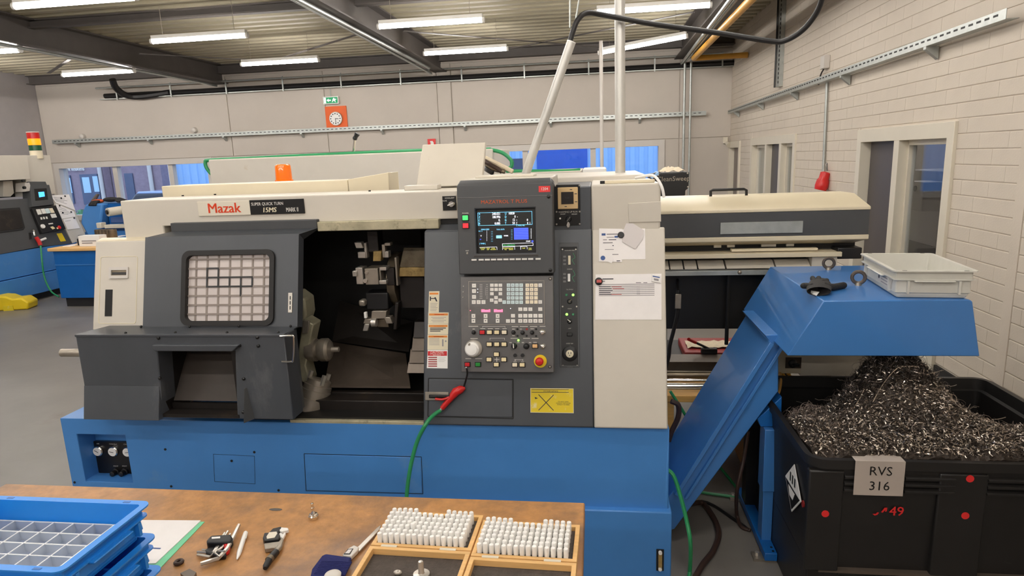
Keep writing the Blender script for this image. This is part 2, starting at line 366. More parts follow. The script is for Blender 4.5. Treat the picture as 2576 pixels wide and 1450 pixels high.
# right wall: backing with openings, bricks as its parts
D1 = (4.82, 6.34, .26, 1.925); D2 = (8.36, 10.52, .0, 1.955); D3 = (11.42, 12.2, 0, 1.935)   # y0,y1,z0,z1
m = MB(); ys = [YF, D1[0], D1[1], D2[0], D2[1], D3[0], D3[1], YB+.2]
for i in range(0, 8, 2): m.box(XR+.006, XR+.22, ys[i], ys[i+1], 0, 3.95)
for d in (D1, D2, D3):
    m.box(XR+.006, XR+.22, d[0], d[1], d[3], 3.95)
    if d[2]: m.box(XR+.012, XR+.22, d[0], d[1], 0, d[2])
wr = struct(m.build('wall_right', 'wall_paint', fix=False))
BH, BL = .1, .30
def in_open(y0, y1, z0, z1):
    for d in (D1, D2, D3):
        if y1 > d[0]-.07 and y0 < d[1]+.07 and z0 < d[3]+.07 and z1 > d[2]-.0: return True
    return False
def project(p):
    c = V(p)-CAMP; zc = c.dot(_f); return (IMW/2+FPX*c.dot(_r2)/zc, IMH/2+FPX*c.dot(_d2)/zc, zc)
PIER = (3.985, 4.075)
bricks = []
for k in range(3, 39):
    z0 = k*BH; yy = 2.4-(BL/2 if k % 2 else 0)
    while yy < YB-.02:
        segs = [(yy, min(yy+BL, YB))]; yy += BL
        for a, b in segs:
            parts = [(a, b)]
            for d in (D1, D2, D3):
                lo, hi = d[0]-.06, d[1]+.06; nz = []
                for qa2, qb2 in parts:
                    if z0+BH > d[2]-.0 and z0 < d[3]+.055 and qb2 > lo and qa2 < hi:
                        if qa2 < lo-.02: nz.append((qa2, lo))
                        if qb2 > hi+.02: nz.append((hi, qb2))
                    else: nz.append((qa2, qb2))
                parts = nz
            nz = []
            for qa2, qb2 in parts:
                if qb2 > PIER[0] and qa2 < PIER[1]:
                    if qa2 < PIER[0]-.02: nz.append((qa2, PIER[0]))
                    if qb2 > PIER[1]+.02: nz.append((PIER[1], qb2))
                else: nz.append((qa2, qb2))
            bricks += [(qa2, qb2, z0) for qa2, qb2 in nz]
def brick_mesh(m, L, yc, zc, j):
    g = .0024; h = BH/2-g; l = L/2-.0003; c = .004; x0 = XR+.014; x1 = XR+j
    P = [(x0, yc-l, zc-h), (x0, yc+l, zc-h), (x0, yc+l, zc+h), (x0, yc-l, zc+h), (x1+c*.5, yc-l, zc-h), (x1+c*.5, yc+l, zc-h), (x1+c*.5, yc+l, zc+h), (x1+c*.5, yc-l, zc+h),
         (x1, yc-l+.0012, zc-h+c), (x1, yc+l-.0012, zc-h+c), (x1, yc+l-.0012, zc+h-c), (x1, yc-l+.0012, zc+h-c)]
    F = []
    for b in (0, 4): F += [(b, b+4, b+5, b+1), (b+1, b+5, b+6, b+2), (b+2, b+6, b+7, b+3), (b+3, b+7, b+4, b)]
    m.add(P, F+[(8, 11, 10, 9)])
seen = []
for i, (a, b, z0) in enumerate(bricks):
    x, y, zc = project((XR, (a+b)/2, z0+BH/2))
    if -40 < x < IMW+20 and -20 < y < 960 and zc > 0: seen.append(((b-a)/zc**2, i))
seen.sort(reverse=True); top = set(i for _, i in seen[:300]); cache = {}; rest = MB()
for i, (a, b, z0) in enumerate(bricks):
    L = round(b-a, 3); j = random.uniform(-.0008, .0008)
    if i in top:
        if L not in cache:
            q = MB(); brick_mesh(q, L, 0, 0, 0); cache[L] = q.mesh('brick', 'wall_paint', fix=False)
        o = place(cache[L], 'brick', wr); o.location = (j, (a+b)/2, z0+BH/2)
    else: brick_mesh(rest, L, (a+b)/2, z0+BH/2, j)
o = rest.build('bricks_further_off', 'wall_paint', wr, fix=False); o['kind'] = 'stuff'
MB().box(XR-.003, XR+.02, PIER[0]+.004, PIER[1], .28, 3.8).build('pier_strip', 'wall_paint', wr)
m = MB()
for a, b in ((YF, D1[0]-.07), (D1[1]+.07, D2[0]-.07), (D2[1]+.07, D3[0]-.07)): m.box(XR-.012, XR+.02, a, b, 0, .29)
m.box(XR-.012, XR+.02, D1[0]-.07, D1[1]+.07, 0, .2)
struct(m.build('baseboard_right', 'black_skirt', fix=False))
# cream door and window frames in the right wall
FRX = Frame((XR, 0, 0), (0, -1, 0), (0, 0, 1))     # u=-y
def wall_frame(name, d, posts, infill):
    r = struct(thing(name, None, None, (XR, d[0], d[2])))
    o = [(-d[1]-.06, d[2]-(.06 if d[2] else 0)), (-d[0]+.06, d[2]-(.06 if d[2] else 0)), (-d[0]+.06, d[3]+.06), (-d[1]-.06, d[3]+.06)]
    i_ = [(-d[1]+.03, d[2]+.05), (-d[0]-.03, d[2]+.05), (-d[0]-.03, d[3]-.05), (-d[1]+.03, d[3]-.05)]
    MB().ring(FRX, o, i_, -.22, .022).build('frame', 'frame_cream', r, bevel=.003)
    for p in posts: MB().box(XR-.02, XR+.12, p-.045, p+.045, d[2]+.04, d[3]-.04).build('post', 'frame_cream', r, bevel=.003)
    e = sorted([d[0]+.03]+posts+[d[1]-.03])
    for (a, b), k in zip(zip(e, e[1:]), infill):
        if k == 'glass': MB().box(XR+.075, XR+.083, a+.02, b-.02, d[2]+.04, d[3]-.04).build('pane', 'window_glass', r)
        else: MB().box(XR+.06, XR+.10, a+.02, b-.02, d[2]+.04, d[3]-.04).build('leaf', k, r, bevel=.003)
        if k == 'glass': MB().ring(FRX, [(-b+.03, d[2]+.045), (-a-.03, d[2]+.045), (-a-.03, d[3]-.045), (-b+.03, d[3]-.045)], [(-b+.07, d[2]+.09), (-a-.07, d[2]+.09), (-a-.07, d[3]-.09), (-b+.07, d[3]-.09)], -.10, -.05).build('sash', 'frame_cream', r)
    return r
ym = onX(2250, 500, XR).y
wall_frame('door_1', D1, [ym], ['glass', 'door_dark'])
wall_frame('window_3', D2, [onX(1926, 450, XR).y, onX(1962, 450, XR).y], ['glass', 'door_dark', 'glass'])
wall_frame('door_2', D3, [], ['door_taupe'])
# the offices behind the right wall
struct(MB().box(XR+.22, XR+4.5, 3.0, YB+.2, -.2, -.001).build('floor_office', 'floor_concrete'))
struct(MB().box(XR+4.5, XR+4.7, 3.0, YB+.2, 0, 3).build('wall_office', 'wall_paint'))
struct(MB().box(XR+.22, XR+4.7, 2.8, 3.0, 0, 3).build('wall_office_near', 'wall_paint'))
struct(MB().box(XR+.22, XR+4.7, YB+.2, YB+.4, 0, 3).build('wall_office_far', 'wall_paint'))
struct(MB().box(XR+.22, XR+4.7, 2.8, YB+.4, 3.0, 3.1).build('ceiling_office', 'wall_paint'))
r = thing('office_machine', 'pale grey machine cabinet seen through the office glass', 'machine', (XR+1.7, 7.6, 0))
MB().box(XR+1.2, XR+2.3, 7.3, 8.2, 0, .75).build('base', 'door_dark', r, bevel=.01)
MB().box(XR+1.2, XR+2.3, 7.35, 8.2, .75, 1.55).build('cabinet', 'frame_white', r, bevel=.01)
MB().box(XR+.95, XR+1.25, 7.2, 7.6, 1.15, 1.45).build('head', 'frame_white', r, bevel=.01)
MB().cyl((XR+.94, 7.35, 1.38), (XR+.95, 7.35, 1.38), .03).build('knob', 'black_plastic', r)
tag(MB().box(XR+4.44, XR+4.46, 9.2, 11.6, 1.55, 2.1).build('office_reflection', 'hall_blue_dark'), 'flat blue board standing in for a window reflection behind the glass', 'board')  # blue board imitates a window reflection in the office glass
# ---------------------------------------------------------------- ceiling lights
def strip_light(a, b, z, label, group, wires=True):
    a = V((a[0], a[1], z if len(a) < 3 else a[2])); b = V((b[0], b[1], z if len(b) < 3 else b[2])); mid = (a+b)/2
    t = thing('strip_light', label, 'light', tuple(mid), group); d = (b-a).normalized(); up = V((0, 0, 1)); q = d.cross(up).normalized()*.035
    F = Frame(a, d, up)
    L = (b-a).length
    MB().fbox(F, 0, L, .02, .065, -.03, .03).build('housing', 'white_plastic', t, bevel=.005)
    MB().cyl(a+d*.005, b-d*.005, .030, seg=10).build('tube', 'tube_light', t)
    for e in (a, b):
        s = 1 if e is a else -1
        MB().cyl(e-d*s*.02, e+d*s*.006, .034, seg=10).build('end_cap', 'white_plastic', t)
    if wires:
        for k in (.12, .88):
            p = a+d*L*k; MB().cyl(p+V((0, 0, .06)), V((p.x, p.y, ZC+.10)), .003, seg=5).build('suspension_wire', 'dull_steel', t)
    return t
LG = 'fluorescent strip lights'; COLN = {-10.4: 'beside the left wall', -7.75: 'left of the left roof beam', -4.72: 'between left and middle roof beams', -1.86: 'just right of the middle roof beam', .64: 'just left of the right roof beam'}
ROWN = ['last row before the back wall', 'second row from the back wall', 'third row from the back wall', 'fourth row from the back wall', 'fifth row from the back wall', 'sixth row from the back wall', 'seventh row from the back wall', 'eighth row from the back wall']
for ri, yy in enumerate((9.72, 7.67, 5.76, 3.85, 1.9, 0., -1.9, -3.8)):
    for xx in (-10.4, -7.75, -4.72, -1.86, .64):
        if yy == 9.72 and xx == .64: continue
        if yy < 5 and xx == -10.4: continue
        strip_light((xx-.61, yy), (xx+.61, yy), 3.4, 'white strip light %s, %s' % (COLN[xx], ROWN[ri]), LG)
pa = onY(1508, 133, 9.9); pb = onY(1727, 91, 9.55)
strip_light(tuple(pa), tuple(pb), 3.4, 'fluorescent strip light that hangs at a slant with one end lower', None, True)
strip_light((XR+2.0, 9.4), (XR+2.0, 10.6), 2.936, 'added strip light brightening the office behind the glass', None, False)  # added lamp, brightens the dim office seen through the panes
# ---------------------------------------------------------------- services on the walls
FBK = Frame((0, YB, 0), (1, 0, 0), (0, 0, 1))
def tray(name, label, p0, p1, out, h, d, slots=True, brk=1.6):
    """perforated cable tray from p0 to p1, lying against the wall; out = direction into the room"""
    p0 = V(p0); p1 = V(p1); dr = (p1-p0).normalized(); out = V(out); L = (p1-p0).length; F = Frame(p0+out*d, dr, (0, 0, 1))
    t = thing(name, label, 'cable tray', tuple(p0))
    s = 1 if F.n.dot(out) > 0 else -1
    m = MB(); m.fbox(F, 0, L, 0, h, 0, s*.003); m.fbox(F, 0, L, 0, .004, 0, -s*d*.8); m.build('tray', 'galvanised', t)
    if slots:
        m = MB(); x = .05
        while x < L-.05: m.fbox(F, x, x+.045, h*.5, h*.5+.012, s*.002, s*.0045); x += .085
        o = m.build('slots', 'black_inside', t, fix=False); o['kind'] = 'stuff'
    x = .5
    while x < L:
        m = MB().hexa([F.pt(u, v, nn) for nn, vv in ((-s*d, (-.09, 0)), (0, (-.02, 0))) for u, v in ((x-.02, vv[0]), (x+.02, vv[0]), (x+.02, vv[1]), (x-.02, vv[1]))]); m.build('bracket', 'galvanised', t); x += brk
    return t
za = onY(980, 318, YB-.15).z
tray('cable_tray', 'galvanised slotted cable tray along the back wall above the windows', (-10.9, YB-.045, za-.05), (1.95, YB-.045, za-.05), (0, -1, 0), .075, .11)
tray('cable_tray', 'galvanised slotted cable tray climbing along the right brick wall', (XR-.012, 12.0, za-.05), (XR-.012, onX(2530, 45, XR-.10).y, za+.0), (-1, 0, 0), .058, .085)
t = thing('cable_trunking', 'dark high cable rail with black cables under the roof of the back wall', 'cable tray', (-9.5, YB, 3.3))
zt = onY(1000, 205, YB-.12).z
MB().box(-9.7, XR, YB-.16, YB-.02, zt-.05, zt-.035).build('rail', 'galvanised', t)
MB().tube([(-9.6, YB-.13, zt+.02), (XR, YB-.13, zt+.01)], .045, 8).build('cable', 'cable_black', t)
MB().tube([(-9.7, YB-.22, zt+.16), (XR-.2, YB-.22, zt+.16)], .016, 8).build('conduit', 'galvanised', t)
x = -9.3
while x < XR: MB().box(x-.012, x+.012, YB-.19, YB-.17, zt-.07, zt+.2).build('hanger', 'galvanised', t); x += 1.15
a = onY(283, 200, YB-.6); b = onY(355, 243, YB-.15)
MB().tube([a, onY(292, 222, YB-.5), onY(318, 240, YB-.3), b, V((b.x+.6, YB-.13, zt+.02))], .06, 8, 5).build('drooping_cable', 'cable_black', t)
tag(MB().tube([onZ(1084, 185, 3.40)+(onZ(850, 59, 3.40)-onZ(1084, 185, 3.40))*3, onZ(1084, 185, 3.40)], .02, 8).build('conduit_pipe', 'galvanised'), 'straight metal conduit pipe clipped under the roof beam above the chipped cover', 'pipe')
tag(MB().tube([onZ(1080, 172, 3.41)+(onZ(745, -4, 3.41)-onZ(1080, 172, 3.41))*2, onZ(1080, 172, 3.41)], .022, 8).build('conduit_pipe', 'galvanised'), 'second conduit pipe lying beside the beam flange over the lathe', 'pipe')
tag(MB().tube([onZ(545, 216, 3.42)+(onZ(60, 122, 3.42)-onZ(545, 216, 3.42))*2, onZ(545, 216, 3.42)], .02, 8).build('conduit_pipe', 'galvanised'), 'metal conduit pipe clipped under the roof beam over the far left lathe', 'pipe')
tag(MB().tube([onZ(1693, 188, 3.36)+(onZ(1840, -6, 3.36)-onZ(1693, 188, 3.36))*2, onZ(1693, 188, 3.36)], .022, 8).build('conduit_pipe', 'galvanised'), 'metal conduit pipe under the roof beam beside the yellow gas pipe', 'pipe')
tag(MB().tube([V((onZ(1693, 188, 3.36).x, YB-.29, 3.36)), V((onZ(1693, 188, 3.36).x, YB-.28, 0))], .022, 8).build('conduit_pipe', 'galvanised'), 'thicker upright conduit pipe down the back wall beside the window', 'pipe')
tag(MB().tube([onZ(1700, 185, 3.38)+(onZ(1856, -6, 3.38)-onZ(1700, 185, 3.38))*2, onZ(1700, 185, 3.38)], .02, 8).build('conduit_pipe', 'galvanised'), 'second conduit pipe between the right roof beam and yellow pipe', 'pipe')
tag(MB().tube([V((onZ(1700, 185, 3.38).x+.05, YB-.29, 3.38)), V((onZ(1700, 185, 3.38).x+.05, YB-.28, 0))], .02, 8).build('conduit_pipe', 'galvanised'), 'thinner upright conduit pipe right next to the thicker one', 'pipe')
ya = onZ(1894, -6, 3.3); yb = onZ(1746, 146, 3.3); ya = yb+(ya-yb)*2.2
tag(MB().tube([ya, yb, V((XR-.012, yb.y, 3.30))], .045, 10).build('gas_pipe', 'gas_yellow'), 'yellow gas pipe under the roof turning to the right wall', 'pipe')
# clock, signs and small fixtures on the back wall
u0, u1, v0, v1 = FBK.rect(819, 269, 877, 320)
t = thing('wall_clock', 'round white wall clock on a square orange board', 'clock', (u0, YB, v0)); Fw = FBK.off(.024)
MB().fbox(Fw, u0, u1, v0, v1, 0, .02).build('board', 'clock_orange', t, bevel=.003)
uc, vc = Fw.uv(847, 299); rr = (u1-u0)*.30
disc(Fw, uc, vc, rr, .02, .055, 28).build('rim', 'dull_steel', t); disc(Fw, uc, vc, rr*.92, .05, .060, 28).build('dial', 'white_plastic', t)
for ang, ln, wd in ((95, .5, .02), (178, .72, .015)):
    a = math.radians(90-ang); d = (math.cos(a), math.sin(a)); p = Fw.pt(uc, vc, .067); q = Fw.pt(uc+d[0]*rr*ln, vc+d[1]*rr*ln, .067)
    MB().cyl(p, q, wd*.35, seg=4).build('hand', 'black_plate', t)
for k in range(12):
    a = math.radians(30*k); MB().cyl(Fw.pt(uc+math.cos(a)*rr*.72, vc+math.sin(a)*rr*.72, .063), Fw.pt(uc+math.cos(a)*rr*.72, vc+math.sin(a)*rr*.72, .066), .012, seg=6).build('hour_mark', 'ink', t)
u0, u1, v0, v1 = FBK.rect(817, 245, 857, 262)
t = thing('exit_sign', 'green emergency exit sign hanging above the clock', 'sign', (u0, YB, v0)); Fw = FBK.off(.10)
MB().fbox(Fw, u0, u1, v0, v1, -.05, 0).build('box', 'white_plastic', t, bevel=.004)
MB().fbox(Fw, u0+.015, u1-.015, v0+.015, v1-.015, 0, .004).build('panel', 'exit_green', t)
w_ = u1-u0; h_ = v1-v0
MB().fbox(Fw, u0+.02, u0+w_*.2, v0+.02, v1-.02, .004, .006).build('door_symbol', 'exit_white', t)
MB().prism(Fw, [(u0+w_*.24, v0+h_*.5), (u0+w_*.38, v0+h_*.72), (u0+w_*.38, v0+h_*.58), (u0+w_*.52, v0+h_*.58), (u0+w_*.52, v0+h_*.42), (u0+w_*.38, v0+h_*.42), (u0+w_*.38, v0+h_*.28)], .004, .006).build('arrow_symbol', 'exit_white', t)
MB().prism(Fw, [(u0+w_*.58, v0+h_*.2), (u0+w_*.70, v0+h_*.45), (u0+w_*.82, v0+h_*.2), (u0+w_*.80, v0+h_*.5), (u0+w_*.90, v0+h_*.62), (u0+w_*.76, v0+h_*.68), (u0+w_*.72, v0+h_*.82), (u0+w_*.64, v0+h_*.62)], .004, .006).build('runner_symbol', 'exit_white', t)
MB().cyl(Fw.pt((u0+u1)/2, v1, -.02), Fw.pt((u0+u1)/2, v1+.2, -.02), .008, seg=6).build('stem', 'galvanised', t)
u0, u1, v0, v1 = FBK.rect(1077, 350, 1098, 371)
t = thing('fire_sign', 'small red fire extinguisher sign on the back wall', 'sign', (u0, YB, v0)); Fw = FBK.off(.042)
MB().fbox(Fw, u0, u1, v0, v1, 0, .01).build('plate', 'red_sticker', t)
uc = (u0+u1)/2; MB().prism(Fw, [(uc-.02, v0+.02), (uc+.04, v0+.02), (uc+.04, v0+.09), (uc+.02, v0+.12), (uc-.03, v0+.12), (uc-.02, v0+.09)], .01, .013).build('symbol', 'white_print', t)
for px, lb in (((489, 328), 'small round white bell above the tray, nearer the clock'), ((208, 344), 'small round white bell above the tray, nearer the left wall')):
    p = Fw.uv(*px); q = FBK.pt(p[0], p[1], .022)
    t = thing('alarm_bell', lb, 'bell', tuple(q))
    MB().lathe(q, (0, -1, 0), [(.06, 0), (.06, .02), (.05, .06), (.02, .08), (.004, .085)]).build('dome', 'frame_white', t)
    MB().box(q.x-.012, q.x+.012, q.y-.03, q.y, q.z-.10, q.z-.05).build('clip', 'frame_white', t)
# right wall fixtures
p = onX(2076, 440, XR); ptop = onX(2086, 205, XR)
t = thing('power_socket', 'red power socket at the end of a thin conduit on the brick wall', 'socket', (XR, p.y, 1.3))
MB().cyl((XR-.02, ptop.y, ptop.z), (XR-.02, p.y, p.z), .014).build('conduit', 'galvanised', t)
s0 = onX(2068, 465, XR-.06)
MB().lathe((XR-.03, s0.y, s0.z+.13), (-.25, 0, -1), [(.03, 0), (.05, .01), (.05, .07), (.062, .09), (.066, .15), (.058, .19)]).build('socket_body', 'red_plastic', t)
MB().box(XR-.10, XR-.03, s0.y+.02, s0.y+.07, s0.z-.03, s0.z+.03).build('flap', 'red_plastic', t, bevel=.008)
MB().tube([(XR-.03, s0.y-.02, s0.z+.14), (XR-.04, s0.y-.02, s0.z+.20), (XR-.03, s0.y-.02, s0.z+.22), (XR-.02, s0.y-.02, s0.z+.14)], .006, 6, 4).build('hook', 'chrome', t)
p = onX(2083, 160, XR)
t = thing('junction_box', 'small grey junction box above the right wall cable tray', 'box', tuple(p))
MB().box(XR-.06, XR, p.y-.06, p.y+.06, p.z-.05, p.z+.08).build('box', 'frame_white', t, bevel=.006)
MB().tube([(XR-.03, p.y+.03, p.z-.05), (XR-.04, p.y+.08, p.z-.1), (XR-.05, p.y+.1, p.z-.2)], .008, 6, 4).build('cable', 'cable_black', t)
pa = onX(1970, 110, XR); pb = onX(1966, 218, XR)
t = thing('wall_duct', 'vertical galvanised cable duct on the right wall below the roof', 'duct', (XR, pb.y, pb.z))
MB().box(XR-.05, XR, pa.y-.07, pa.y+.07, pb.z, 3.78).build('duct', 'galvanised', t)
m = MB()
for k in range(22): m.box(XR-.053, XR-.048, pa.y-.05, pa.y-.02, pb.z+.04+k*.055, pb.z+.07+k*.055)
o = m.build('slots', 'black_inside', t, fix=False); o['kind'] = 'stuff'
MB().tube([(XR-.06, pa.y+.09, 3.8), (XR-.06, pa.y+.08, 3.2), (XR-.06, pa.y+.09, pb.z)], .012, 6, 4).build('cable', 'cable_black', t)
p = onX(1826, 358, XR)
t = thing('wall_lamp', 'tiny cream spotlight fixed in the corner of the back wall', 'lamp', (1.95, YB, p.z)); q = FBK.pt(*FBK.uv(1823, 357), .03)
MB().box(q.x-.04, q.x+.04, q.y-.05, q.y, q.z-.03, q.z+.08).build('mount', 'frame_cream', t, bevel=.006)
MB().cyl(q+V((.02, -.05, -.02)), q+V((.05, -.12, -.06)), .03, .045).build('shade', 'frame_cream', t)
# black cable from the leaning conduit to the roof by the right wall
# ================================================================ outside the windows
YO = 26.
FOUT = Frame((0, YO, 0), (1, 0, 0), (0, 0, 1))
struct(MB().box(-60, 20, YB+.26, 60, -.6, -.35).build('ground_outside', 'asphalt'))
xb0 = onY(60, 450, YO).x; xb1 = onY(392, 450, YO).x; xm = onY(262, 450, YO).x
bl = thing('brick_building', 'mauve brick building with white lettering across the street', 'building', ((xb0+xb1)/2, YO, -.35))
MB().box(xb0-6, xm, YO, YO+.9, -.36, 5.2).build('wall', 'brick_out', bl)
MB().box(xm+.05, xb1, YO+.4, YO+.9, -.36, 5.2).build('wall', 'brick_out', bl)
u, v = FOUT.uv(*e4(862, 262)); u2, v2 = FOUT.uv(*e4(1220, 250))
text('twerk keukens', FOUT, (u+u2)/2, (v+v2)/2, .24, 'white_print', bl, 'shop_lettering', .06, wide=(u2-u)/(6.6*.24), depth=.04)
for a, b, panes in ((e4(895, 345), e4(1060, 735), [(920, 380, 1035, 590)]), (e4(1125, 330), e4(1440, 745), [(1165, 370, 1300, 585), (1310, 355, 1415, 570)])):
    r_ = FOUT.rect(*a, *b); wdw = MB().fbox(FOUT, *r_, -.05, .06).build('window', 'glass_dark_out', bl)
    for p in panes: MB().fbox(FOUT, *FOUT.rect(*e4(p[0], p[1]), *e4(p[2], p[3])), .05, .075).build('pane', 'curtain_out', wdw)
r_ = FOUT.rect(*e4(1655, 320), *e4(1830, 690)); MB().fbox(FOUT, r_[0], r_[1], -.3, r_[3], -.42, -.35).build('doorway', 'glass_dark_out', bl)
u, v = FOUT.uv(*e4(1455, 500)); MB().cyl((u, YO-.1, -.3), (u, YO-.1, 5.2), .08).build('drain_pipe', 'frame_white', bl)
u, v = FOUT.uv(*z4(1060, 400)); MB().cyl((u, YO+.3, -.3), (u, YO+.3, 5.2), .09).build('drain_pipe', 'frame_white', bl)
hl = thing('factory_hall', 'light blue corrugated factory hall across the street', 'building', (0, YO+1, -.35))
xh0 = max(onY(400, 450, YO+1).x, xb1+.05); xh1 = onY(1760, 420, YO+1).x
m = MB(); x = xh0; P = []
while x < xh1: P += [(x, YO+1), (x+.16, YO+1), (x+.20, YO+1.06), (x+.32, YO+1.06)]; x += .36
n = len(P); m.add([(a, b, -.36) for a, b in P]+[(a, b, 7) for a, b in P], [(i, i+1, n+i+1, n+i) for i in range(n-1)])
m.build('cladding', 'hall_blue', hl, fix=False)
FH2 = Frame((0, YO+1, 0), (1, 0, 0), (0, 0, 1))
r_ = FH2.rect(1350, 372, 1478, 423); MB().fbox(FH2, r_[0], r_[1], -.3, r_[3], -.02, .10).build('roller_door', 'hall_blue_dark', hl)
r_ = FH2.rect(1226, 402, 1318, 440); MB().fbox(FH2, r_[0], r_[1], -.3, r_[3], -.02, .10).build('ribbon_window', 'glass_dark_out', hl)
r_ = FH2.rect(398, 430, 412, 500); MB().fbox(FH2, r_[0], r_[1], -.3, 6, -.02, .08).build('corner_post', 'glass_dark_out', hl)
def car(label, x, y, rz, mt, name='car'):
    t = thing(name, label, 'car', (x, y, -.35))
    c, s = math.cos(rz), math.sin(rz)
    F = Frame((x, y, -.35), (c, s, 0), (0, 0, 1))
    body = [(-2.1, .25), (2.1, .25), (2.15, .7), (1.9, .85), (1.1, .95), (-1.9, 1.0), (-2.1, .8)]
    MB().prism(F, body, -.85, .85).build('body', mt, t, bevel=.08)
    cab = [(-1.8, .97), (1.15, .92), (.35, 1.5), (-1.3, 1.52)]
    MB().prism(F, cab, -.72, .72).build('cabin', 'car_glass', t, bevel=.08)
    MB().prism(F, [(-1.3, 1.49), (.38, 1.47), (.3, 1.55), (-1.2, 1.57)], -.68, .68).build('roof', mt, t, bevel=.03)
    for wx in (-1.35, 1.35):
        for ny in (-.86, .66): MB().cyl(F.pt(wx, .32, ny), F.pt(wx, .32, ny+.2), .32, seg=18).build('wheel', 'black_rubber', t)
    for ny in (-.7, .7): MB().fbox(F, 2.08, 2.16, .6, .72, ny-.15, ny+.15).build('lamp', 'frame_white', t)
p = onY(1560, 432, 19.); car('dark blue car parked nose on in front of the hall', p.x, 19, math.radians(-90), 'car_paint')
p = onY(468, 492, 20.); car('silver blue car parked before the brick building', p.x, 20, 0, 'car_silver')
# ================================================================ machines at the back
YK = 5.4
bm_ = thing('rear_machine', 'long beige machine with green hoses on its roof behind the lathe', 'machine', (-2.4, YK, 0))
xa = onY(527, 430, YK).x; xb = onY(1240, 410, YK).x; zk = (onY(527, 403, YK).z+onY(1060, 380, YK).z)/2
MB().box(xa, xb, YK, YK+1.1, .1, zk).build('housing', 'beige_paint', bm_, bevel=.01)
xc = onY(1462, 430, YK).x; zk2 = onY(1350, 433, YK).z
MB().box(xb+.002, xc, YK+.02, YK+1.0, .1, zk2).build('tail_housing', 'beige_paint', bm_, bevel=.008)
MB().box(xa+.1, xc-.1, YK+.1, YK+1, 0, .1).build('plinth', 'black_inside', bm_)
MB().box(onY(1466, 430, YK).x, onY(1526, 430, YK).x, YK+.05, YK+.5, 0, onY(1490, 424, YK).z).build('white_cabinet', 'white_plastic', bm_, bevel=.01)
MB().box(onY(1008, 470, YK-.05).x, onY(1062, 470, YK-.05).x, YK-.03, YK, zk-.55, zk-.50).build('edge_strip', 'black_plate', bm_)
def KP(x, y, dy=.05): return onY(x, y, YK+dy)
MB().tube([KP(562, 458), KP(540, 445), KP(521, 425), KP(517, 408), KP(530, 403), KP(640, 398), KP(850, 388), KP(1060, 379), KP(1235, 376)], .016, 10, 5).build('roof_hose', 'hose_green', bm_)
MB().tube([KP(528, 407, .12), KP(640, 402, .12), KP(850, 391, .12), KP(1060, 382, .12)], .014, 10, 4).build('roof_hose', 'hose_green', bm_)
MB().tube([KP(1228, 376), KP(1262, 384), KP(1285, 402), KP(1287, 418), KP(1275, 430), KP(1300, 431), KP(1420, 431), KP(1460, 428)], .016, 10, 5).build('tail_hose', 'hose_green', bm_)
gn = thing('gooseneck_lamp', 'small chrome jointed lamp standing on the rear machine roof', 'lamp', tuple(KP(888, 382, .3)))
a = KP(888, 384, .3); b = KP(893, 348, .3); c = KP(899, 336, .3)
MB().cyl(V((a.x, a.y, zk-.01)), b, .012, seg=8).build('stem', 'chrome', gn); MB().sphere(b, .022, 10, 6).build('joint', 'black_plastic', gn); MB().cyl(b, c, .016, .026, 10).build('head', 'black_plastic', gn)
# second lathe on the left, its front facing the aisle
XS = -8.4
FL = Frame((XS, 0, .80), (0, 1, 0), (-.22, 0, .84)); FLV = Frame((XS, 0, 0), (0, 1, 0), (0, 0, 1)); FLU = Frame((XS-.24, 0, 0), (0, 1, 0), (0, 0, 1))
lt2 = thing('cnc_lathe', 'smaller looking second lathe with blue base and signal tower at the far side', 'lathe', (XS-.7, 8.2, 0))
T2 = lt2
zb2 = (FLV.uv(0, 645)[1]+FLV.uv(180, 606)[1])/2; yr = FLV.uv(180, 606)[0]; zs2 = (FLV.uv(0, 709)[1]+FLV.uv(133, 682)[1])/2; zq = (FLV.uv(0, 755)[1]+FLV.uv(148, 731)[1])/2
MB().box(XS-1.5, XS, 6.0, yr+.1, zs2+.01, zb2).build('base', 'blue_paint', T2, bevel=.006)
MB().box(XS-1.5, XS+.03, 6.0, yr+.2, zq, zs2).build('base_foot', 'blue_paint', T2, bevel=.006)
MB().box(XS-1.4, XS-.05, 6.0, yr+.1, 0, zq).build('plinth', 'black_inside', T2)
def P2(F, name, mt, pts, n1=0., n0=-.05, parent=T2, bevel=.003, conv=e4): return MB().prism(F, quad(F, *[conv(*p) for p in pts]), n0, n1).build(name, mt, parent, bevel=bevel)
y0_ = FL.uv(0, 560)[0]-.6; yr1 = FL.uv(*e4(830, 900))[0]; vt = FL.uv(*e4(500, 480))[1]
gw = P2(FL, 'front_cover', 'grey_console', [(-500, 720), (360, 668), (650, 640), (1015, 1300), (560, 1345), (0, 1450), (-500, 1560)], 0, -.3)
wv = [(-300, 830), (270, 795), (345, 1080), (320, 1110), (-300, 1190)]
P2(FL, 'window_gasket', 'black_rubber', wv, .012, 0, gw); P2(FL, 'door_window', 'dark_steel', [(-300, 855), (255, 822), (320, 1075), (300, 1088), (-300, 1160)], .015, .002, gw)
mh = P2(FL, 'monitor_head', 'grey_console', [(385, 500), (648, 490), (718, 765), (405, 800)], .06, -.1)
P2(FL, 'monitor_top', 'grey_console', [(360, 440), (610, 440), (632, 492), (385, 502)], .04, -.1)
P2(FL, 'screen', 'black_plate', [(430, 548), (608, 538), (630, 698), (448, 714)], .064, .05, mh); P2(FL, 'screen_block', 'scr_blue_far', [(490, 594), (572, 588), (582, 655), (502, 668)], .067, .06, mh)
opn = P2(FL, 'operator_panel', 'black_plastic', [(415, 820), (745, 775), (888, 1105), (555, 1168)], .05, -.05)
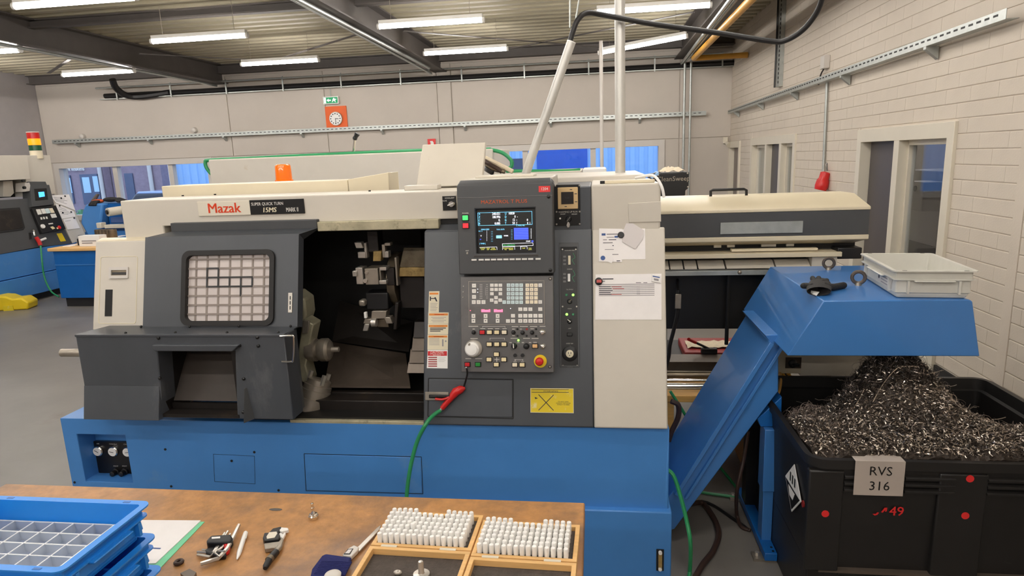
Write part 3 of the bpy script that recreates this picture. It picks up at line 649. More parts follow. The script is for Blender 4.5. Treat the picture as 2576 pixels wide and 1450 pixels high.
for k, (pp, mt) in enumerate((([(465, 835), (520, 830), (550, 900), (495, 910)], 'key_white'), ([(530, 828), (580, 822), (612, 890), (560, 897)], 'key_white'), ([(585, 825), (640, 818), (672, 885), (618, 892)], 'key_cyan'), ([(645, 820), (695, 815), (728, 880), (680, 885)], 'key_cream'), ([(665, 900), (735, 893), (760, 945), (690, 955)], 'key_white'), ([(525, 945), (545, 943), (556, 975), (535, 978)], 'key_white'), ([(562, 940), (582, 938), (593, 970), (573, 972)], 'key_white'), ([(600, 936), (620, 934), (631, 966), (611, 968)], 'key_white'), ([(665, 1080), (700, 1070), (735, 1100), (700, 1115)], 'button_cream'), ([(750, 1090), (780, 1085), (795, 1105), (765, 1110)], 'button_cream'), ([(640, 1030), (700, 1022), (706, 1038), (645, 1046)], 'key_white'))):
    P2(FL, 'key_block', mt, pp, .056, .045, opn, .0)
u, v = FL.uv(*e4(597, 1060), .05); MB().lathe(FL.pt(u, v, .05), FL.n, [(.035, 0), (.03, .02)], 20).build('override_dial', 'white_plastic', opn)
u, v = FL.uv(*e4(828, 1075), .05); MB().lathe(FL.pt(u, v, .05), FL.n, [(.03, 0), (.03, .01), (.02, .02)], 18).build('stop_button', 'red_plastic', opn)
P2(FL, 'warning_plate', 'yellow_plastic', [(792, 1160), (865, 1152), (925, 1265), (850, 1275)], .004, 0)
sc2 = P2(FL, 'side_cover', 'beige_paint', [(700, 640), (960, 610), (1215, 1230), (1020, 1296)], .0, -.3)
P2(FLU, 'upper_cover', 'beige_paint', [(340, 62), (700, 60), (785, 600), (380, 640)], 0, -.9); P2(FLU, 'upper_door_cover', 'beige_paint', [(-500, 70), (312, 62), (362, 396), (-500, 440)], .08, -.5)
P2(FLU, 'opening', 'black_inside', [(-500, 440), (340, 402), (380, 640), (-500, 700)], -.2, -.5); P2(FLU, 'inner_panel', 'beige_paint', [(130, 420), (260, 412), (280, 590), (230, 640), (130, 640)], -.1, -.3); P2(FLU, 'latch_plate', 'frame_white', [(300, 450), (365, 445), (400, 560), (300, 575)], .06, -.1)
for q in ((328, 418), (345, 515)): u, v = FLU.uv(*e4(*q), .1); disc(FLU, u, v, .022, .08, .11, 12).build('knob', 'black_plastic', T2)
# signal tower
p = FLU.pt(*FLU.uv(101, 392)); ztw = [FLU.uv(101, y)[1] for y in (391, 379, 365, 349, 334)]
tw = MB().cyl((XS-.3, p.y, ztw[0]-.05), (XS-.3, p.y, ztw[1]), .085, seg=20).build('signal_tower', 'cream_paint', T2)
for k, mt in enumerate(('lamp_green', 'lamp_amber', 'lamp_red')): MB().cyl((XS-.3, p.y, ztw[k+1]+.002), (XS-.3, p.y, ztw[k+2]-.002), .085, seg=20).build('signal_lens', mt, tw)
MB().cyl((XS-.3, p.y, ztw[4]), (XS-.3, p.y, ztw[4]+.012), .086, seg=20).build('signal_cap', 'frame_white', tw)
# air gun of the second lathe
ag = thing('air_gun', 'red air gun hooked on the second lathe with a thin green hose', 'air gun', tuple(FL.pt(*FL.uv(*e4(540, 1250)), .05)))
def L2(x, y, n=.05): u, v = FL.uv(*e4(x, y), n); return FL.pt(u, v, n)
MB().tube([L2(505, 1210), L2(530, 1245), L2(555, 1290), L2(568, 1325)], .028, 8, 3).build('body', 'red_plastic', ag); MB().tube([L2(545, 1265), L2(640, 1228)], .018, 8).build('nozzle', 'white_plastic', ag)
g0 = L2(570, 1330); MB().tube([g0, onX(106, 660, XS+.1), onX(110, 690, XS+.1), onX(118, 715, XS+.15), onX(130, 735, XS+.25), onX(148, 747, XS+.4)], .012, 8, 4).build('hose', 'hose_green', ag)
MB().tube([L2(440, 1130), L2(470, 1120), L2(490, 1190)], .02, 8, 3).build('hook', 'chrome', ag)
P2(FL, 'hook_slot', 'black_inside', [(400, 1150), (440, 1145), (445, 1235), (410, 1245)], .003, -.01)
def note(label, pts, mt='paper', lines=6):
    q = quad(FL, *[e4(*p) for p in pts], n=.004); t = thing('paper_note', label, 'paper', tuple(FL.pt(*q[0]))); MB().prism(FL, q, .004, .008).build('sheet', mt, t)
    for k in range(lines):
        a = q[0]; b = q[1]; c = q[2]; d = q[3]; f = .2+.6*k/lines
        A = (a[0]+(d[0]-a[0])*f, a[1]+(d[1]-a[1])*f); B = (b[0]+(c[0]-b[0])*f, b[1]+(c[1]-b[1])*f)
        S = (A[0]+(B[0]-A[0])*.1, A[1]+(B[1]-A[1])*.1); E_ = (A[0]+(B[0]-A[0])*(.55+.1*(k % 3)), A[1]+(B[1]-A[1])*(.55+.1*(k % 3)))
        MB().prism(FL, [S, E_, (E_[0], E_[1]-.006), (S[0], S[1]-.006)], .008, .009).build('print_line', 'ink_pale', t)
note('upper paper note fixed on the second lathe side cover', [(705, 625), (965, 610), (1055, 835), (775, 725)], lines=5)
note('narrow paper note below the upper one on the second lathe', [(770, 735), (1030, 845), (1060, 920), (865, 955)], lines=4)
note('lowest white sheet on the second lathe side cover', [(880, 960), (1045, 930), (1120, 1085), (945, 1105)], lines=1)
for x, y, lb in ((858, 665, 'in the middle of the upper note'), (912, 635, 'at the upper edge of the upper note'), (835, 770, 'at the top of the narrow note'), (880, 868, 'low on the narrow note'), (998, 858, 'at the outer corner of the narrow note'), (1040, 942, 'at the top of the lowest sheet')):
    u, v = FL.uv(*e4(x, y), .01); t = tag(MB().lathe(FL.pt(u, v, .008), FL.n, [(.013, 0), (.013, .008), (.01, .01)], 12).build('magnet', 'black_plastic'), 'tiny black magnet %s, second lathe' % lb, 'magnet', 'magnets on the second lathe')
# blue workbench in the aisle
YW = 8.0
wb2 = thing('workbench', 'blue steel workbench with orange brown wooden top in the aisle', 'workbench', (-7.1, YW+.4, 0))
xa = onY(118, 628, YW).x; zwb = onY(200, 624, YW).z; xb = -6.1; xba = onY(129, 700, YW).x+.05
MB().box(xa, xb, YW, YW+.9, zwb-.045, zwb).build('top', 'wood_light', wb2, bevel=.008)
MB().box(xba, xb-.05, YW+.05, YW+.85, .13, zwb-.046).build('cabinet', 'blue_bench', wb2, bevel=.006)
MB().box(xba-.0, xb-.06, YW+.04, YW+.06, zwb-.25, zwb-.235).build('drawer_gap', 'blue_paint_hood', wb2); MB().box(xba+.03, xb-.1, YW+.1, YW+.8, 0, .135).build('plinth', 'black_skirt', wb2)
def on_b(x, y): return onZ(x, y, zwb)
p = on_b(*e4(1260, 1340)); t = thing('label_box', 'small white box with printing on the aisle workbench', 'box', (p.x, p.y, zwb)); MB().box(p.x-.16, p.x+.16, p.y, p.y+.15, zwb, zwb+.15).build('box', 'white_plastic', t, bevel=.004)
for k in range(2): MB().box(p.x-.11, p.x+.11-.06*k, p.y-.003, p.y+.001, zwb+.07-.03*k, zwb+.085-.03*k).build('print_line', 'ink_pale', t)
for k in range(5):
    q = on_b(*e4(1340+47*k, 1270)); tag(MB().lathe((q.x, q.y+.1, zwb), (0, 0, 1), [(.058, 0), (.06, .01), (.06, .165), (.045, .17), (.045, .16), (.004, .155)], 18).build('steel_bush', 'oily_steel'), '%s short steel bush in the row, counted from the white box' % ('first', 'second', 'third', 'fourth', 'fifth')[k], 'bush', 'row of steel bushes')
q = on_b(*e4(1150, 1320)); t = tag(MB().lathe((q.x, q.y, zwb), (0, 0, 1), [(.05, 0), (.05, .09), (.03, .1), (.03, .14)], 14).build('black_jar', 'black_plastic'), 'little black jar next to the white box on the aisle workbench', 'jar')
for x0, y0, x1, y1, nm, lb in ((870, 1345, 1060, 1330, 'paper_sheet', 'loose paper lying on the corner of the aisle workbench'), (1560, 1215, 1720, 1200, 'paper_sheet', 'loose paper behind the steel bushes on the aisle workbench'), (1250, 1215, 1320, 1190, 'paper_sheet', 'paper slip lying left behind the steel bushes')):
    a = on_b(*e4(x0, y0)); b = on_b(*e4(x1, y1)); tag(MB().box(min(a.x, b.x), max(a.x, b.x), min(a.y, b.y), max(a.y, b.y)+.12, zwb, zwb+.006).build(nm, 'paper'), lb, 'paper')
# old blue lathe behind the bench
YG = 9.7; FGy = Frame((0, YG, 0), (1, 0, 0), (0, 0, 1))
ol = thing('manual_lathe', 'old blue manual lathe with rounded headstock by the window', 'lathe', (onY(250, 560, YG).x, YG+.3, 0))
q = [e4(1215, 745), (305, 510), (305, 612)]
pq = quad(FGy, e4(1190, 760), e4(1235, 735), e4(1440, 740), e4(1395, 1160), e4(1240, 1215), e4(1125, 1010), e4(1150, 850))
pq2 = [(u, v) for u, v in pq]
MB().prism(FGy, pq2, -.7, 0).build('headstock', 'blue_paint', ol, bevel=.03)
r_ = FGy.rect(*e4(1395, 745), *e4(1900, 1160)); MB().fbox(FGy, r_[0]+.02, r_[1], r_[2], r_[3], -.7, -.12).build('gear_housing', 'blue_bench', ol, bevel=.02)
MB().fbox(FGy, pq[5][0], r_[1], .0, r_[2]+.05, -.7, -.05).build('pedestal', 'blue_paint', ol, bevel=.02)
a = onY(*e4(1510, 860), YG-.2); MB().cyl(a, a+V((.12, .3, .02)), .068, seg=20).build('chuck', 'frame_cream', ol); MB().cyl(a-V((.012, .02, 0)), a, .036, seg=16).build('chuck_bore', 'dark_steel', ol)
r_ = FGy.rect(*e4(1420, 1000), *e4(1500, 1075)); MB().fbox(FGy, *r_, 0, .12).build('switch_box', 'frame_cream', ol, bevel=.01)
r_ = FGy.rect(*e4(1490, 1035), *e4(1900, 1075)); MB().fbox(FGy, *r_, -.1, .05).build('carriage_bar', 'frame_cream', ol, bevel=.008)
r_ = FGy.rect(*e4(1480, 940), *e4(1900, 1010)); MB().fbox(FGy, *r_, -.4, -.1).build('saddle', 'ink_blue', ol, bevel=.01)
zg = onY(*e4(1330, 738), YG).z
a = onY(*e4(1280, 700), YG+.2); b = onY(*e4(1370, 610), YG+.2)
tag(MB().loft([a, onY(*e4(1330, 735), YG+.2), onY(*e4(1330, 735), YG+.25), onY(*e4(1270, 700), YG+.25)], [onY(*e4(1350, 600), YG+.3), b, b+V((0, .05, 0)), onY(*e4(1350, 600), YG+.35)]).build('cardboard_flap', 'beam_brown'), 'brown cardboard flap sticking up on the old blue lathe', 'cardboard')
c_ = onY(*e4(1380, 725), YG+.15)
g = thing('work_glove', 'orange and black work glove lying on the old blue lathe', 'glove', tuple(c_))
MB().sphere((c_.x, c_.y, zg+.03), .11, 12, 8, (1, .6, .3)).build('cuff', 'orange_print', g); 
for k in range(4): MB().tube([(c_.x+.02*k, c_.y-.05, zg+.03), (c_.x-.02+.03*k, c_.y-.12, zg+.02), (c_.x-.03+.035*k, c_.y-.17, zg-.03)], .018, 8, 3).build('finger', 'glove_black', g)
g = thing('work_glove', 'black work glove bunched up beside the orange one', 'glove', (c_.x+.25, c_.y, zg)); MB().sphere((c_.x+.24, c_.y, zg+.05), .12, 12, 8, (1.2, .6, .35)).build('palm', 'glove_black', g)
for k in range(3): MB().tube([(c_.x+.3, c_.y, zg+.05), (c_.x+.4, c_.y-.03*k, zg+.06-.02*k), (c_.x+.52, c_.y-.05*k, zg+.02)], .02, 8, 3).build('finger', 'glove_black', g)
# shrub outside the window
p = onY(*e4(1095, 900), 14.); m = MB()
for k in range(420):
    c0 = V((p.x+random.gauss(0, .45), 14+random.gauss(0, .3), random.uniform(-.3, p.z+.10))); d_ = V((random.gauss(0, 1), random.gauss(0, 1), random.gauss(0, 1))).normalized()*.08; e_ = d_.orthogonal().normalized()*.04
    m.add([c0-d_, c0+e_, c0+d_, c0-e_], [(0, 1, 2, 3)])
sh = thing('shrub', 'green shrub growing outside under the window', 'shrub', (p.x, 14, -.35)); o = m.build('foliage', 'leaf', sh, fix=False); o['kind'] = 'stuff'
MB().cyl((p.x, 14, -.36), (p.x, 14, .3), .03).build('stem', 'beam_brown', sh)
# yellow block on the floor
p = onZ(20, 782, 0); Fy = Frame((p.x, p.y, 0), (.96, .25, 0), (0, 0, 1))
yb_ = thing('wheel_chock', 'yellow plastic block lying on the floor by the second lathe', 'block', (p.x, p.y, 0))
MB().prism(Fy, [(-.15, 0), (.26, 0), (.28, .10), (.20, .17), (.08, .16), (.0, .20), (-.15, .22)], -.25, 0).build('body', 'yellow_plastic', yb_, bevel=.02); MB().fbox(Fy, -.05, .08, 0, .07, .0, .012).build('notch', 'yellow_sticker', yb_)
# ================================================================ the big lathe
YBASE = 2.60
FB = Frame((0, YBASE, 0), (1, 0, 0), (0, 0, 1))
_t = V((0, .22, .84)).normalized()
FC = Frame((0, 2.58, .715), (1, 0, 0), _t)              # sloping front of column and covers
FW = FC.off(.06)                                        # sliding door face
FH = FC.off(.02)
FM = Frame((0, 2.635, 1.38), (1, 0, 0), (0, .04, .37))  # monitor face
FO = Frame((0, 2.575, .97), (1, 0, 0), (0, .08, .40))   # operator panel face
FD = Frame((0, 2.48, 0), (1, 0, 0), (0, 0, 1))          # lower door box face
FT = Frame((0, 2.83, 0), (1, 0, 0), (0, 0, 1))          # header beam face
X0 = FB.uv(150, 1050)[0]; X1 = FB.uv(1684, 1080)[0]; ZB = FB.uv(900, 1066)[1]; ZS = FB.uv(1684, 1278)[1]
lathe = thing('cnc_lathe', 'large blue, grey and beige lathe with control console and open sliding door', 'lathe', ((X0+X1)/2, 3.3, 0))
T = lathe
# --- base
u0, u1, v0, v1 = FB.rect(193, 1093, 334, 1216)
m = MB().ring(FB, [(X0, .06), (X1, .06), (X1, ZB), (X0, ZB)], [(u0, v0), (u1, v0), (u1, v1), (u0, v1)], -.11, 0)
base = m.build('base', 'blue_paint', T, bevel=.004)
MB().box(X0+.002, X1-.002, YBASE+.105, 4.25, .06, ZB-.001).build('base_body', 'blue_paint', T)
ul = FB.uv(1475, 1278)[0]-.9
MB().box(ul, X1+.012, YBASE-.03, 4.1, 0, ZS-.006).build('base_foot', 'blue_paint', T, bevel=.006)
MB().box(X0+.15, ul, YBASE+.05, 4.1, 0, .07).build('plinth', 'black_inside', T)
us, _ = FB.uv(1661, 1400); _, vs1 = FB.uv(1661, 1372); _, vs0 = FB.uv(1661, 1425)
lg = MB().box(us-.02, us+.012, YBASE-.034, YBASE-.028, vs0, vs1).build('level_gauge', 'black_plate', base)
MB().box(us-.012, us+.004, YBASE-.04, YBASE-.033, vs0+.02, vs1-.02).build('level_glass', 'brass_dirty', base)
for vv in (vs0+.012, vs1-.012): disc(FB, us-.004, vv, .008, .034, .044, 10).build('level_screw', 'white_plastic', base)
# gauge panel in the recess
FG = FB.off(-.10)
gr = FG.rect(*c4(425, 392), *c4(925, 780), .012)
gp = MB().fbox(FG, gr[0], gr[1], gr[2], gr[3], -.004, .012).build('gauge_panel', 'black_plate', T)
for k, gx in enumerate((500, 663, 820)):
    uc, vc = FG.uv(*c4(gx, 497+4*k), .02)
    MB().lathe(FG.pt(uc, vc, .01), FG.n, [(.026, 0), (.026, .012), (.022, .016)], 22).build('gauge_rim', 'chrome', gp)
    disc(FG, uc, vc, .0215, .012, .0275, 20).build('gauge_dial', 'white_plastic', gp)
    a = math.radians((150, 170, 10)[k]); MB().cyl(FG.pt(uc-.008*math.cos(a), vc-.008*math.sin(a), .029), FG.pt(uc+.014*math.cos(a), vc+.014*math.sin(a), .029), .0012, seg=4).build('gauge_needle', 'ink', gp)
    text(('AIR', 'CHUCK-1', 'CHUCK-2')[k], FG, uc, vc+.036, .010, 'pale_print', gp, 'gauge_label', .0125)
for gx in (690, 785):
    uc, vc = FG.uv(*c4(gx, 722), .02); MB().lathe(FG.pt(uc, vc, .01), FG.n, [(.018, 0), (.018, .012), (.013, .014), (.013, .035), (.010, .037)], 14).build('valve_knob', 'black_plastic', gp)
    text('ADJUST', FG, uc, vc+.028, .008, 'pale_print', gp, 'knob_label', .0125)
for q in ((416, 1131), (583, 1160), (640, 1138), (431, 1224), (701, 1234), (188, 1214)):
    uc, vc = FB.uv(*q); disc(FB, uc, vc, .006, -.002, .0025, 10).build('plug', 'black_plate', base)
def panel(F, name, mt, px, n1=.003, parent=T, bevel=.0015, n0=-.01):
    return MB().prism(F, quad(F, *px), n0, n1).build(name, mt, parent, bevel=bevel)
def outline(F, px, name='panel_gap', mt='black_inside', parent=T, wd=.0022, n=.0012):
    q = quad(F, *px); m = MB()
    for a, b in zip(q, q[1:]+q[:1]):
        d = V((b[0]-a[0], b[1]-a[1])).normalized(); nn = V((-d.y, d.x))*wd/2
        m.prism(F, [(a[0]-nn.x, a[1]-nn.y), (b[0]-nn.x, b[1]-nn.y), (b[0]+nn.x, b[1]+nn.y), (a[0]+nn.x, a[1]+nn.y)], -.002, n)
    return m.build(name, mt, parent)
outline(FB, [(765, 1142), (1060, 1150), (1064, 1243), (770, 1235)], parent=base)
outline(FB, [(537, 1143), (640, 1148), (642, 1218), (540, 1212)], parent=base, wd=.001)
ap = panel(FB, 'access_panel', 'blue_paint', [(767, 1144), (1058, 1152), (1062, 1241), (772, 1233)], .002, base)
# --- column front and right covers
cl = quad(FC, (1067, 584), (1490, 575), (1492, 1076), (1064, 1064))
zt = max(cl[0][1], cl[1][1]); zl = 0
uL, uR = FC.uv(1066, 800)[0], FC.uv(1491, 800)[0]
uE = FC.uv(1676, 820)[0]
zt = FC.uv(1300, 577)[1]
col = MB().prism(FC, [(uL, 0), (uR, 0), (uR, zt), (uL, zt)], -.12, 0).build('column_cover', 'grey_paint', T, bevel=.006)
pTop = FC.pt(0, zt, 0)
# grey cap bending back at the top of the column
m = MB().loft([FC.pt(uL, zt-.001, 0), FC.pt(uR, zt-.001, 0), FC.pt(uR, zt-.03, -.05), FC.pt(uL, zt-.03, -.05)], [FC.pt(uL+.03, zt+.035, -.03), FC.pt(uR, zt+.035, -.03), FC.pt(uR, zt+.035, -.08), FC.pt(uL+.03, zt+.035, -.08)])
m.build('column_cap', 'grey_paint', T, bevel=.004)
beige = MB().prism(FC, [(uR+.002, .0), (uE, .0), (uE, zt-.005), (uR+.002, zt-.005)], -.12, .004).build('side_cover', 'beige_paint', T, bevel=.006)
FU = Frame((0, 2.79, 0), (1, 0, 0), (0, 0, 1))
ua, ub = FU.uv(1488, 520)[0], FU.uv(1662, 520)[0]; va, vb = FU.uv(1570, 566)[1], FU.uv(1570, 463)[1]
MB().box(ua, ub, 2.79, 3.35, va-.03, vb).build('upper_cover', 'beige_paint', T, bevel=.008)
panel(FU, 'joint_plate', 'beige_paint', [(1580, 512), (1662, 507), (1663, 558), (1582, 560)], .004)
uk = FU.uv(1392, 520)[0]
MB().box(uk-.3, ua-.001, 2.795, 3.3, va-.03, vb-.005).build('upper_grey_cover', 'grey_paint', T, bevel=.006)
# bracket and cable on top of the upper cover
MB().box(FU.uv(1510, 480)[0], FU.uv(1600, 480)[0], 2.86, 2.90, vb, vb+.012).build('top_slot', 'black_inside', T)
MB().box(FU.uv(1522, 480)[0], FU.uv(1650, 480)[0], 2.84, 2.86, vb, vb+.014).build('top_strip', 'cream_paint', T, bevel=.003)
MB().tube([V((ub-.10, 2.88, vb+.02)), V((ub-.03, 2.84, vb+.03)), V((ub, 2.78, vb-.01)), V((ub+.012, 2.775, vb-.06))], .006, 8, 5).build('white_cable', 'white_plastic', T)
# --- machine body behind the covers
zh1 = FT.uv(700, 494)[1]; zh0 = FT.uv(700, 562)[1]
hx0 = FT.uv(301, 520)[0]; hx1 = uL+.15
hp = quad(FT, (301, 503), (1150, 483), (1150, 547), (412, 573), (412, 592), (312, 604))
hz = (hp[0][1]+hp[1][1])/2
hp = [(hp[0][0], hz), (hp[1][0], hz), (hp[1][0], (hp[2][1]+hp[3][1])/2), (hp[3][0], (hp[2][1]+hp[3][1])/2), (hp[3][0], hp[5][1]), (hp[0][0], hp[5][1])]
header = MB().prism(FT, hp, -.30, 0).build('header_cover', 'beige_paint', T, bevel=.005)
ZT = hz
MB().box(hp[0][0], X1-.01, 3.34, 3.6, ZB, ZT-.02).build('rear_body', 'beige_paint', T)
for q in ((415, 488), (460, 494), (507, 488), (541, 491), (610, 484), (628, 487), (780, 478), (830, 477), (905, 477), (930, 482), (1066, 467), (1098, 468), (1110, 465), (1093, 474)):
    p = onZ(*q, ZT); disc(Frame((0, 0, ZT), (1, 0, 0), (0, 1, 0)), p.x, p.y, .006, 0, .006, 8).build('top_screw', 'black_plate', header)
# raised duct and chipped cover on the roof of the lathe
ya, yb2 = 3.16, 3.38
xa = onY(407, 480, ya).x; xb = onY(875, 465, ya).x; z1_ = onY(640, 461, ya).z
MB().box(xa, xb, ya, ya+.22, ZT-.01, z1_).build('roof_duct', 'cream_paint', T, bevel=.004)
xb2 = onY(970, 455, ya).x
m = MB().hexa([(xb+.002, ya, ZT-.01), (xb2, ya+.05, ZT-.01), (xb2, ya+.22, ZT-.01), (xb+.002, ya+.22, ZT-.01), (xb+.002, ya, z1_+.003), (xb2, ya+.05, z1_+.03), (xb2, ya+.22, z1_+.03), (xb+.002, ya+.22, z1_+.003)])
m.build('roof_duct_end', 'cream_paint', T, bevel=.003)
FP = Frame((0, 3.22, ZT), (1, 0, 0), (0, .10, .40))
cq = quad(FP, (1063, 364), (1221, 358), (1212, 466), (1046, 472))
MB().prism(FP, cq, -.035, 0).build('chipped_cover', 'beige_worn', T, bevel=.004)
MB().box(onY(1016, 470, 3.0).x, onY(1100, 468, 3.0).x, 3.0, 3.08, ZT, ZT+.022).build('roof_block', 'beige_paint', T, bevel=.003)
MB().box(onY(1060, 470, 3.4).x, X1-.05, 3.30, 4.1, ZB+.4, ZT+.03).build('electrical_cabinet', 'beige_paint', T, bevel=.006)
# tangle of oily hoses beside the chipped cover
for k, (a, b, c) in enumerate((((1218, 405), (1236, 416), (1262, 432)), ((1222, 412), (1240, 425), (1270, 432)), ((1222, 398), (1250, 412), (1290, 432)), ((1216, 420), (1226, 428), (1240, 436)))):
    MB().tube([onY(*a, 3.42+.02*k), onY(*b, 3.40), onY(*c, 3.38)], .012, 8, 4).build('roof_hose', ('hose_dark', 'oily_steel', 'rag', 'cable_black')[k], T)
MB().box(onY(1225, 440, 3.4).x, onY(1300, 440, 3.4).x, 3.36, 3.44, ZT, ZT+.05).build('hose_manifold', 'black_plastic', T, bevel=.006)
# --- beacon
p = onZ(717, 473, ZT); bc = MB().lathe((p.x, p.y, ZT), (0, 0, 1), [(.058, 0), (.058, .012), (.052, .016), (.052, .02)], 26).build('beacon_base', 'amber_dark', T)
MB().lathe((p.x, p.y, ZT+.018), (0, 0, 1), [(.054, 0), (.054, .03), (.0505, .032), (.048, .112), (.046, .122), (.038, .128), (.004, .129)], 26).build('beacon_lens', 'amber', bc)
MB().lathe((p.x, p.y, ZT+.05), (0, 0, 1), [(.03, 0), (.022, .04), (.03, .05), (.03, .065), (.01, .07)], 16).build('beacon_reflector', 'amber_dark', bc)
for a in range(0, 360, 20):
    x = p.x+.0535*math.cos(math.radians(a)); y = p.y+.0535*math.sin(math.radians(a)); MB().cyl((x, y, ZT+.02), (x, y, ZT+.05), .0022, seg=5).build('beacon_rib', 'amber', bc)
# --- name plates
wp = quad(FT, (497, 509), (629, 504), (632, 540), (502, 545)); bp = quad(FT, (629, 503.5), (764, 498.5), (768, 535), (632, 540))
def rectof(q): return (q[0][0]+q[3][0])/2, (q[1][0]+q[2][0])/2, (q[2][1]+q[3][1])/2, (q[0][1]+q[1][1])/2
a = rectof(wp); pw = MB().fbox(FT, *a, -.002, .006).build('name_plate', 'frame_cream', T, bevel=.0015)
text('Mazak', FT, (a[0]+a[1])/2, (a[2]+a[3])/2, (a[3]-a[2])*.98, 'mazak_red', pw, 'logo', .0065, wide=1.0, bold=.0012)
a2 = rectof(bp); pbk = MB().fbox(FT, a[1], a2[1], a[2]+.001, a[3]+.001, -.002, .0065).build('model_plate', 'black_plate', T, bevel=.001)
W_ = a2[1]-a[1]; Hh = a[3]-a[2]
text('SUPER QUICK TURN', FT, a[1]+W_*.03, a[2]+Hh*.73, Hh*.30, 'white_print', pbk, 'model_line', .007, 'LEFT', .86)
text('15MS', FT, a[1]+W_*.35, a[2]+Hh*.30, Hh*.47, 'sticker_cream', pbk, 'model_number', .007, shear=.15, bold=.001)
text('MARK II', FT, a[1]+W_*.78, a[2]+Hh*.28, Hh*.42, 'white_print', pbk, 'model_mark', .007, wide=.62, bold=.0001)
kp = MB().fbox(FT, *FT.rect(1113, 494, 1149, 529), 0, .004).build('knob_plate', 'black_plate', T)
uc, vc = FT.uv(1138, 513); MB().lathe(FT.pt(uc, vc, .003), FT.n, [(.015, 0), (.015, .01), (.012, .022)], 14).build('knob', 'chrome', kp)
MB().cyl(FT.pt(uc-.016, vc-.005, .027), FT.pt(uc+.01, vc+.004, .027), .003, seg=5).build('pointer', 'white_print', kp)
text('COOLANT', FT, uc-.01, vc+.026, .009, 'white_print', kp, 'label', .005); text('VALVE', FT, uc-.035, vc+.014, .008, 'white_print', kp, 'label', .005)
# --- door rail over the opening
u0, u1, v0, v1 = Frame((0, 2.80, 0), (1, 0, 0), (0, 0, 1)).rect(797, 559, 1104, 578)
MB().box(u0, u1, 2.80, 2.86, v0+.004, v1).build('door_rail', 'rail_dirty', T, bevel=.003)
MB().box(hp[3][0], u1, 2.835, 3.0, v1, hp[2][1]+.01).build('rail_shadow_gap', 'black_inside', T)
# --- beige headstock cover on the left
hq = quad(FH, (256, 612), (372, 600), (353, 826), (233, 826))
hu0 = min(hq[0][0], hq[3][0]); hu1 = FW.uv(366, 640)[0]+.05; hv0 = hq[3][1]-.02; hv1 = (hq[0][1]+hq[1][1])/2
hd = MB().prism(FH, [(hu0, hv0), (hu1, hv0), (hu1, hv1), (hu0, hv1)], -.10, 0).build('headstock_cover', 'beige_paint', T, bevel=.005)
MB().loft([FH.pt(hu0, hv1, 0), FH.pt(hu1, hv1, 0), FH.pt(hu1, hv1-.02, -.05), FH.pt(hu0, hv1-.02, -.05)], [FH.pt(hu0+.01, hv1+.02, -.025), FH.pt(hu1, hv1+.02, -.025), FH.pt(hu1, hv1+.02, -.20), FH.pt(hu0+.01, hv1+.02, -.20)]).build('headstock_top', 'cream_paint', T, bevel=.004)
MB().box(hu0+.01, hu1, FT.o.y-.02, 3.3, ZB, FH.pt(0, hv1).z-.01).build('headstock_body', 'beige_paint', T)
hx = quad(FH, (260, 646), (352, 644), (337, 814), (240, 816)); ha = rectof(hx)
MB().ring(FH, rrect(*ha, .012), rrect(ha[0]+.003, ha[1]-.003, ha[2]+.003, ha[3]-.003, .010), -.002, .0015).build('door_groove', 'sticker_cream', hd)
la = FH.rect(*z5(306, 660), *z5(421, 727)); MB().ring(FH, rrect(*la, .004, 3), rrect(la[0]+.012, la[1]-.008, la[2]+.014, la[3]-.014, .002, 3), -.002, .008).build('latch_frame', 'frame_white', hd)
MB().fbox(FH, la[0]+.006, la[1]-.006, la[2]+.006, la[3]-.006, .0005, .002).build('latch_recess', 'oily_steel', hd)
MB().fbox(FH, la[0]+.016, la[1]-.010, la[2]+.018, la[3]-.024, .002, .005).build('latch_bar', 'black_plate', hd)
sq = quad(FH, z5(285, 795), z5(328, 795), z5(313, 958), z5(270, 958)); sa = rectof(sq)
MB().fbox(FH, *sa, -.002, .0015).build('sight_slot', 'black_inside', hd)
p = FD.uv(195, 888, -.12); q = FD.uv(156, 888, -.12)
MB().cyl(FD.pt(p[0]+.1, p[1], -.12), FD.pt(q[0], q[1], -.12), .019, .019, 18).build('draw_bar', 'dull_steel', T)
# --- sliding door: lower box, ledge, window panel
du0 = FD.uv(199, 900)[0]; du1 = FD.uv(724, 930)[0]; dv1 = (FD.uv(190, 843)[1]+FD.uv(715, 845)[1])/2; dv0 = FD.uv(735, 1057)[1]
o4 = [(du0, dv0), (du1, dv0), (du1, dv1), (du0, dv1)]
i4 = quad(FD, (409, 1044), (597, 1047), (591, 883), (396, 881)); i4 = [(i4[0][0], dv0+.012), (i4[1][0], dv0+.012), (i4[2][0], i4[2][1]), (i4[3][0], i4[3][1])]
door = MB().ring(FD, o4, i4, -.10, 0).build('door_box', 'grey_paint', T, bevel=.004)
# ledge on top of the box
zled = dv1; yw = FW.pt(0, (FW.uv(500, 823)[1])).y
zw = FW.pt(0, FW.uv(500, 823)[1]).z
uw0 = FW.uv(362, 720)[0]; uw1 = FW.uv(750, 700)[0]
MB().hexa([(du0, 2.476, zled-.006), (du1, 2.476, zled-.006), (uw1, yw+.03, zled-.006), (du0+.02, yw+.03, zled-.006), (du0, 2.476, zled+.004), (du1, 2.476, zled+.004), (uw1, yw+.03, zw), (du0+.02, yw+.03, zw)]).build('door_ledge', 'grey_paint', T, bevel=.003)
MB().loft([(du1-.02, 2.58, dv0), (du1-.001, 2.50, dv0), (du1-.001, 2.50, zled-.01), (du1-.02, 2.58, zled-.01)], [(uw1-.03, 2.66, dv0), (uw1-.005, 2.63, dv0), (uw1-.005, 2.63, zw-.01), (uw1-.03, 2.66, zw-.01)]).build('door_return', 'grey_paint', T)
